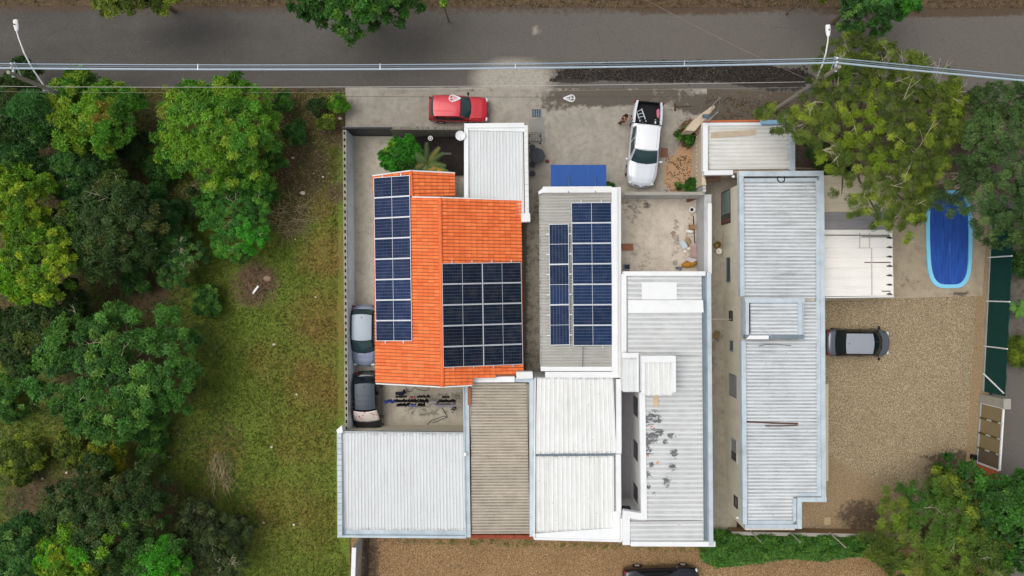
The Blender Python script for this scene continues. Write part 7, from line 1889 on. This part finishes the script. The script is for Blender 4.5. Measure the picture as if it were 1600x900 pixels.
for k, (x, y, r_, pal, lab) in enumerate(((442,160,17,'mid','small green bush at the kerb right of the large bright tree'),(462,206,20,'cool','small dark bush in the bare soil right of the large bright tree'),(530,163,15,'bright','small pale green shrub at the corner of the concrete driveway'),(497,168,17,'dark','low dark weed clump left of the driveway corner'),(512,190,14,'olive','low olive weed clump at the wall corner'),(190,300,30,'dark','low dark undergrowth bush between the thicket trees'),(215,235,30,'dark','low dark undergrowth bush below the rust tipped tree'))):
    tree('bush', lab, 'bush', x, y, r_, .9,.8, pal, 6, 110, 6,.14,.06, group='small shrubs of the lot', trunk=False, seed=30+k)
for k, (x, y, r_, pal, lab) in enumerate(((255,262,30,'mid','leafy undergrowth bush left of the large bright tree'),(300,322,26,'dark','low bush in the gap left of the vine draped bush'),(215,432,30,'cool','low bush below the bronze leaved tree'),(325,470,26,'mid','low weedy bush north east of the broad tree'),(20,620,36,'mid','weedy bush on the left edge below the dark bush'),(115,700,30,'olive','grassy weed clump left of the yellow leaved bush'),(240,700,26,'mid','weed clump right of the yellow leaved bush'),(405,300,30,'vine','leafy spur on the right side of the vine draped bush'),(430,250,20,'mid','low weed bush right of the large bright tree in the bare soil'))):
    tree('bush', lab, 'bush', x, y, r_, .8,.8, pal, 8, 110, 6,.14,.06, group='undergrowth of the lot', trunk=False, seed=80+k, spr=14, gap=.25)
# --- across the road
GF = 'trees across the road'
tree('tree', 'leafy green tree hanging over the far side of the road', 'tree', 560,-12,98, 4.5,3.0,'round', 30, 120, 5,.18,.13, group=GF, aspect=(1,.62), shape=[(480,8,22),(510,6,30),(545,20,28),(548,52,16),(600,15,28),(632,10,22),(570,5,30),(540,-20,30),(590,-20,30),(583,34,14),(625,26,12)], seed=40)
tree('tree', 'olive tree at the top edge of the road on the left', 'tree', 222,-22,70, 4.0,2.6,'olive', 20, 105, 6,.18,.07, group=GF, shape=[(165,2,16),(185,6,20),(184,18,10),(225,0,22),(255,6,18),(280,-2,16),(222,-18,24)], seed=41)
tree('tree', 'dark green tree at the top edge of the road on the right', 'tree', 1362,-14,62, 4.5,2.8,'cool', 18, 115, 6,.18,.075, group=GF, shape=[(1330,12,22),(1360,14,26),(1385,28,18),(1398,8,20),(1375,42,10),(1335,38,12),(1350,-15,36),(1400,-20,30)], accents=[(1402,10,18,(72,132,44))], seed=42)
tree('tree', 'yellowish twig tip at the top edge near the right lamp', 'tree', 1272,-22,26, 4.0,1.4,'yellow', 6, 100, 6,.16,.06, group=GF, seed=43)
tree('bush', 'small green twig tip at the top edge right of the leafy tree', 'bush', 690,-4,12, 3.5,.8,'bright', 3, 100, 6,.15,.07, group=GF, seed=44)
# --- street trees on the right
tree('street_tree', 'large sparse olive green street tree with bare pale twigs by the right pole', 'tree', 1352,225,150, 6.2,3.6,'olive', 60, 72, 6,.11,.034, group=None, lob_r=(.15,.25), limbs_out=110, spr=46, gap=.13, clump=.75,
     shape=[(1300,95,24),(1330,90,30),(1355,110,34),(1385,85,14),(1300,125,28),(1275,130,12),(1262,165,16),(1345,150,42),(1400,130,34),(1440,150,36),(1480,160,24),(1415,105,14),(1480,135,14),(1500,160,10),(1310,185,38),(1370,195,44),(1430,200,40),(1465,205,24),(1285,205,26),(1255,195,18),(1230,185,14),(1300,240,30),(1345,245,38),(1400,250,40),(1440,255,30),(1272,240,20),(1340,290,30),(1380,300,34),(1420,300,30),(1330,320,20),(1360,335,22),(1400,330,24),(1310,300,14),(1220,200,8),(1208,170,10),(1390,350,12),(1335,75,10),(1425,375,8),(1440,325,18)],
     fat=1.18, accents=[(1275,260,14,(126,140,34)),(1320,210,34,(118,132,34)),(1480,165,26,(126,138,36)),(1430,135,18,(104,124,42)),(1300,120,24,(98,118,40)),(1345,260,24,(112,128,34)),(1425,370,10,(120,136,40))], seed=50)
tree('street_tree', 'dense dusty green street tree at the right edge shading the pool', 'tree', 1562,268,100, 5.6,3.6,'dusty', 44, 105, 6,.13,.052, lob_r=(.18,.30), fat=1.3, spr=30, gap=.03, clump=.85,
     shape=[(1535,185,34),(1570,175,34),(1600,180,34),(1510,215,24),(1545,230,40),(1590,235,44),(1520,265,30),(1560,285,40),(1605,290,44),(1500,290,18),(1482,316,14),(1530,320,32),(1570,335,34),(1600,350,34),(1462,300,10),(1630,250,50),(1635,330,40),(1520,175,14)], seed=51)
tree('bush', 'feathery bush overhanging the bottom of the vine hedge', 'bush', 1458,838,112, 3.4,2.8,'olive', 54, 115, 6,.17,.045, lob_r=(.20,.30), limbs_out=12, spr=28, gap=.02, clump=.85, aspect=(1.0,.92), accents=[(1440,800,50,(84,112,44)),(1380,800,24,(112,128,44)),(1450,855,30,(104,124,44)),(1530,860,30,(88,104,50)),(1420,770,20,(66,102,40))], seed=52)
tree('tree', 'dense dark round leaved tree in the bottom right corner', 'tree', 1560,806,88, 3.2,2.6,'round', 34, 105, 5,.19,.15, lob_r=(.2,.32), shape=[(1500,765,20),(1510,735,14),(1520,775,26),(1550,770,30),(1585,765,28),(1610,780,30),(1540,800,34),(1580,805,36),(1610,820,30),(1530,835,30),(1565,840,32),(1590,850,20),(1560,870,18),(1480,775,16),(1498,745,14),(1575,880,10),(1520,750,12),(1545,748,14)], seed=53)
# --- garden and small plants
tree('bush', 'glossy green shrub in the front garden of the tiled house', 'bush', 627,246,33, 1.9,1.6,'round', 14, 150, 6,.16,.10, accents=[(610,228,12,(112,148,48)),(640,232,24,(58,124,36)),(605,260,20,(60,128,34))], seed=60, ground=.12)
tree('bush', 'small bush growing against the beige front wall', 'bush', 1071,211,14, .9,.8,'hedge', 6, 130, 6,.13,.06, trunk=False, accents=[(1062,204,6,(84,72,44))], seed=61, ground=.1, group='driveway plants')
tree('bush', 'small leafy bush in the sandy corner by the patio wall', 'bush', 1080,289,11, .8,.7,'hedge', 5, 130, 6,.14,.07, trunk=False, seed=62, ground=.1, group='driveway plants')
tree('bush', 'little weed tuft at the corner of the blue awning', 'bush', 953.5,290,6, .5,.4,'hedge', 3, 140, 5,.10,.05, trunk=False, seed=63, ground=.1, group='driveway plants')
tree('bush', 'little weed in the middle of the sandy patch', 'bush', 1060,290,6, .3,.2,'mid', 3, 60, 5,.10,.05, trunk=False, seed=64, ground=.1, group='driveway plants')
tree('bush', 'dark green shrub under the street tree behind the slatted fence', 'bush', 1300,240,40, 1.2,1.2,'dark', 10, 80, 6,.15,.06, trunk=False, seed=65, ground=.06)
tree('bush', 'grassy bush on the lane side of the green mesh fence', 'bush', 1597,548,24, .9,.9,'olive', 8, 120, 7,.24,.025, trunk=False, seed=66, group='lane side plants')
tree('bush', 'spiky clump beside the lane near the top of the mesh fence', 'bush', 1598,412,20, .9,.9,'cool', 7, 110, 7,.26,.03, trunk=False, seed=67, group='lane side plants')

def fronds(name, label, cat, px, py, zc, n, ln, wd, cols, h, group=None, broad=False, seed=0, ground=.1, span=(0,6.28)):
    r_ = random.Random(seed); c = W(px, py, zc); root = thing(name, label, cat, (c.x, c.y, ground), group)
    tk_ = MB(); tk_.tube([(c.x,c.y,ground-.05),(c.x,c.y,zc-.1)], [.10,.07], 8); tk_.build('trunk', M['bark'], root)
    for k in range(n):
        a = span[0]+(span[1]-span[0])*k/n + r_.uniform(-.2,.2); L_ = ln*r_.uniform(.75,1.1); up = r_.uniform(.25,.9)
        mb = MB(); pts = []
        for i in range(9):
            t = i/8; pts.append(Vector((c.x+math.cos(a)*L_*t*(1-.1*t), c.y+math.sin(a)*L_*t*(1-.1*t), zc+h*up*(t*1.6-1.7*t*t))))
        sdv = Vector((-math.sin(a), math.cos(a), 0)); mtl = mat('frond_%d_%d_%d' % cols[k % len(cols)], cols[k % len(cols)], .5, .15, 8)
        if broad:
            P = [[pts[i]+sdv*(wd*math.sin(math.pi*min(1,(i+.6)/8.6))**.7*s_)+Vector((0,0,-.10*abs(s_)*wd*3)) for s_ in (-1,-.5,0,.5,1)] for i in range(9)]
            mb.grid(P, 9, 5)
        else:
            mb.tube(pts, [.018*(1-i/9)+.003 for i in range(9)], 4)
            for i in range(1, 34):
                t = i/34; f_ = t*8; i0 = int(f_); p = pts[i0].lerp(pts[min(8,i0+1)], f_-i0); lw_ = wd*(1-.65*t)*min(1,t*5)
                dv = Vector((math.cos(a), math.sin(a), 0))
                for s_ in (-1,1):
                    tp = p+sdv*s_*lw_+dv*lw_*.6+Vector((0,0,-.12*lw_)); mb.add([p-dv*.016, p+dv*.016, tp], [(0,1,2)])
        mb.build('frond' if not broad else 'leaf', mtl, root)
    return root
fronds('palm', 'young palm with yellowing fronds beside the glossy front garden shrub', 'palm', 668,256,2.3, 11, 1.35,.34, [(84,104,40),(64,92,36),(110,108,46),(52,76,32)], .9, seed=3, ground=.12)
fronds('palm', 'small palm with an orange frond at the roof edge of the tiled house', 'palm', 684,262,2.6, 5, .85,.22, [(150,120,44),(88,112,42),(196,134,40)], .4, seed=8, ground=.12, span=(3.6,6.6))
fronds('banana_plant', 'broad leaved plant on the lane side of the green mesh fence', 'plant', 1590,482,1.0, 8, .75,.17, [(78,118,44),(92,132,50),(52,84,36)], .5, broad=True, seed=5, ground=.03)

# --- vine hedge (one clipped mass) and ground cover
def scatter_leaves(name, poly, n, zf, cols, nl, ln, wd, label=None, keep=None, org=(0,0,0), droop=.1):
    xs_ = [p[0] for p in poly]; ys_ = [p[1] for p in poly]
    X = rng.uniform(min(xs_), max(xs_), n); Y = rng.uniform(min(ys_), max(ys_), n)
    ins = np.zeros(n, bool); k = len(poly)
    for i in range(k):
        x0,y0 = poly[i]; x1,y1 = poly[(i+1)%k]; cnd = ((y0 > Y) != (y1 > Y)); xi_ = (x1-x0)*(Y-y0)/((y1-y0) if y1 != y0 else 1e-9)+x0; ins ^= cnd & (X < xi_)
    if keep is not None: ins &= keep(X, Y)
    X, Y = X[ins], Y[ins]; m = len(X); Z = zf(X, Y)
    k0 = (H-Z)/F; P = np.stack([(X-800)*k0, (450-Y)*k0, Z], -1)
    nn = np.tile([0,0,1.0], (m,1)) + rng.normal(0,.25,(m,3)); nn /= np.linalg.norm(nn, axis=1, keepdims=True)
    pal = np.array([npc(c) for c in cols]); cc = pal[rng.integers(0,len(cols),m)]*rng.uniform(.75,1.2,(m,1))
    return leaf_mesh(name, P, nn, cc, nl, ln, wd, org, droop=droop)
hp = [(1092,836),(1120,828),(1200,836),(1290,838),(1345,838),(1400,850),(1400,890),(1345,868),(1290,876),(1230,872),(1180,880),(1120,886),(1096,874)]
hroot = thing('vine_hedge', 'long low vine hedge below the white roofed houses', 'hedge', W(1220,858,0))
cols_h = [(64,106,40),(52,90,36),(74,114,44),(88,120,50)]
me = scatter_leaves('foliage', hp, 9000, lambda X, Y: .35+.75*np.clip((Y-826)/14,0,1)*np.clip((890-Y)/26,0,1)+.25*np.sin(X*.13)*np.sin(Y*.2)+rng.uniform(-.25,.1,len(X)), cols_h, 6,.13,.075, org=hroot.location)
link_mesh('foliage', me, hroot)
mb = MB()
for k in range(26):
    c = W(1100+k*10.5, 850+8*math.sin(k*1.3), .3); a = k*1.7; mb.tube([(c.x,c.y,0),(c.x+.3*math.cos(a),c.y+.3*math.sin(a),.45)], [.03,.01], 4)
mb.build('stems', M['bark'], hroot)

# grass blades of the lot
def grass_field():
    n = 170000; X = rng.uniform(-20, 545, n); Y = rng.uniform(140, 930, n)
    k0 = H/F; x = (X-800)*k0; y = (450-Y)*k0
    d = blobs(x, y, dirt_b); dr = blobs(x, y, dry_b)
    pr_ = np.clip(1.08-d*.95, .05, 1)*np.where(X < 300, .7, 1.0); keep = (rng.random(n) < pr_) & (X < 528+np.clip((Y-840)/60,0,1)*22) & ~((X > 524) & (Y > 668) & (Y < 842))
    x, y, dr = x[keep], y[keep], dr[keep]; m = len(x); a = rng.uniform(0, 2*np.pi, m); L = rng.uniform(.07,.24,m); lean = rng.uniform(.35,1.15,m)
    wv = rng.uniform(.006,.015,m); dx, dy = np.cos(a), np.sin(a)
    z0 = np.full(m, .0)
    b0 = np.stack([x-dy*wv, y+dx*wv, z0], -1); b1 = np.stack([x+dy*wv, y-dx*wv, z0], -1); md = np.stack([x+dx*L*lean*.5, y+dy*L*lean*.5, z0+L*.55], -1)
    tp = np.stack([x+dx*L*lean, y+dy*L*lean, z0+L*(.75-.35*lean)], -1)
    verts = np.stack([b0,b1,md+(b1-b0)*.35,tp], 1).reshape(-1,3)
    me = bpy.data.meshes.new('grass'); nv = len(verts)
    me.vertices.add(nv); me.vertices.foreach_set('co', verts.astype(np.float32).ravel()); me.loops.add(nv); me.loops.foreach_set('vertex_index', np.arange(nv, dtype=np.int32))
    me.polygons.add(m); me.polygons.foreach_set('loop_start', np.arange(0,nv,4,dtype=np.int32)); me.polygons.foreach_set('loop_total', np.full(m,4,dtype=np.int32))
    g0 = np.array([npc(c) for c in ((112,142,52),(126,148,62),(96,132,46),(140,150,74))]); d0 = np.array([npc(c) for c in ((158,138,84),(142,122,70),(174,154,104))])
    low = np.array([mnoise.noise(Vector((a_*.35, b_*.35, 0))) for a_, b_ in zip(x, y)])
    pd = np.clip(dr*.75+low*.5+.12, .04, .92); dryk = rng.random(m) < pd
    cc = np.where(dryk[:,None], d0[rng.integers(0,3,m)], g0[rng.integers(0,4,m)])*rng.uniform(.7,1.2,(m,1))
    c4 = np.concatenate([np.repeat(np.clip(cc,0,1),4,0), np.ones((nv,1))],1).astype(np.float32)
    at_ = me.attributes.new('leaf_col','FLOAT_COLOR','POINT'); at_.data.foreach_set('color', c4.ravel()); me.materials.append(M['leaf']); me.update(calc_edges=True)
    tag(link_mesh('grass', me), kind='stuff')
grass_field()
def wf(X, Y): return rng.uniform(.05,.30,len(X))
def thick(X, Y):
    k0 = H/F; lows = np.array([mnoise.noise(Vector((a_*.03, b_*.03, 4))) for a_, b_ in zip(X, Y)])
    return (rng.random(len(X)) < np.clip(.45+lows*1.1, .05, 1))
me = scatter_leaves('weeds', [(-40,140),(330,150),(330,330),(300,420),(350,470),(345,660),(390,720),(400,900),(-40,930)], 20000, wf, [(64,86,38),(84,98,44),(54,74,36),(104,98,56),(72,100,46)], 5,.14,.05, keep=thick)
tag(link_mesh('weeds', me), kind='stuff')
me = scatter_leaves('wall_weeds', [(600,838),(830,843),(832,850),(970,850),(1095,856),(1095,862),(960,858),(735,852),(600,846)], 500, lambda X, Y: rng.uniform(.05,.25,len(X)), [(96,108,40),(80,96,36),(120,116,56)], 5,.14,.035)
tag(link_mesh('weeds', me), kind='stuff')
# fallen leaves on soil and driveway edge
me = scatter_leaves('leaf_litter', [(1040,245),(1085,245),(1085,300),(1040,300)], 130, lambda X, Y: np.full(len(X), .115), [(84,60,38),(112,82,50),(66,48,32)], 2,.12,.06, droop=0)
tag(link_mesh('leaf_litter', me), kind='stuff')
me = scatter_leaves('leaf_litter', [(1100,150),(1560,170),(1560,290),(1245,262),(1240,190),(1100,188)], 2600, lambda X, Y: np.full(len(X), .10), [(74,54,36),(96,70,46),(60,44,32),(112,88,58)], 2,.12,.06, droop=0)
tag(link_mesh('leaf_litter', me), kind='stuff')
me = scatter_leaves('leaf_litter', [(-60,-40),(1680,-40),(1680,12),(1380,14),(900,11),(400,7),(-60,6)], 5200, lambda X, Y: np.full(len(X), .06), [(74,54,40),(100,74,52),(60,46,36),(120,98,70)], 2,.13,.06, droop=0)
tag(link_mesh('leaf_litter', me), kind='stuff')
me = scatter_leaves('leaf_litter', [(395,150),(535,150),(528,330),(440,370),(410,290),(440,220)], 2200, lambda X, Y: rng.uniform(.03,.08,len(X)), [(150,124,96),(122,96,70),(96,76,56),(170,150,122)], 2,.13,.05, droop=0)
tag(link_mesh('leaf_litter', me), kind='stuff')
me = scatter_leaves('leaf_litter', [(150,139),(540,140),(540,152),(150,150)], 900, lambda X, Y: rng.uniform(.03,.08,len(X)), [(150,118,90),(122,92,68),(96,72,54),(112,116,60)], 2,.13,.05, droop=0)
tag(link_mesh('leaf_litter', me), kind='stuff')
# brush heaps: dead twigs
def brush(label, px, py, rx, ry, n, ln, hgt, mt, direct=None, seed=0):
    r_ = random.Random(seed); mb = MB(); c = W(px, py, 0)
    for k in range(n):
        a = r_.uniform(0,6.28); q = math.sqrt(r_.random()); x = c.x+math.cos(a)*q*rx*H/F; y = c.y+math.sin(a)*q*ry*H/F
        b_ = (direct+r_.uniform(-.25,.25)) if direct is not None else r_.uniform(0,6.28); L_ = ln*r_.uniform(.4,1.3); z = hgt*(1-q)*r_.random()+.05
        p0 = Vector((x,y,z)); p1 = p0+Vector((math.cos(b_)*L_*.5, math.sin(b_)*L_*.5, r_.uniform(-.05,.18))); p2 = p0+Vector((math.cos(b_+r_.uniform(-.4,.4))*L_, math.sin(b_+r_.uniform(-.4,.4))*L_, r_.uniform(-.05,.2)))
        rr = r_.uniform(.006,.020); mb.tube([p0,p1,p2], [rr, rr*.75, rr*.35], 4)
    o = solid('brush_pile', label, 'brush pile', mb, mt, loc=(c.x,c.y,0)); return o
TW = M['twig']; TG = mat('dead_stalk', (172,156,120), .95, .2, 5)
brush('heap of reddish dead twigs with a white plank on it in the grass', 398,447,36,34, 240, .8,.5, TW, seed=1)
brush('scatter of pale dead branches near the wall north of the twig heap', 452,338,34,36, 110, 1.0,.25, TG, seed=2)
brush('scatter of dead branches beside the vine draped bush in the bare soil', 462,265,32,26, 70, .8,.15, TW, seed=3)
brush('sheaf of bleached dry stalks fallen over in the grass', 345,728,20,26, 120, 1.2,.3, TG, direct=-1.62, seed=4)
brush('tangle of dry twigs just above the bleached stalks', 345,690,38,28, 120, .9,.3, mat('dry_olive_twig', (124,112,72), .95, .2, 5), seed=5)
brush('dead branches in the dark soil left of the vine draped bush', 285,300,26,24, 60, 1.0,.2, TG, seed=6)
brush('bare twigs arching over the grey green shrub', 315,790,24,24, 60, 1.1,.9, mat('dry_olive_twig', (124,112,72), .95, .2, 5), seed=7)
brush('dry twigs and dark ash in the gravel yard corner', 1475,742,24,16, 70, .7,.12, TW, seed=8)
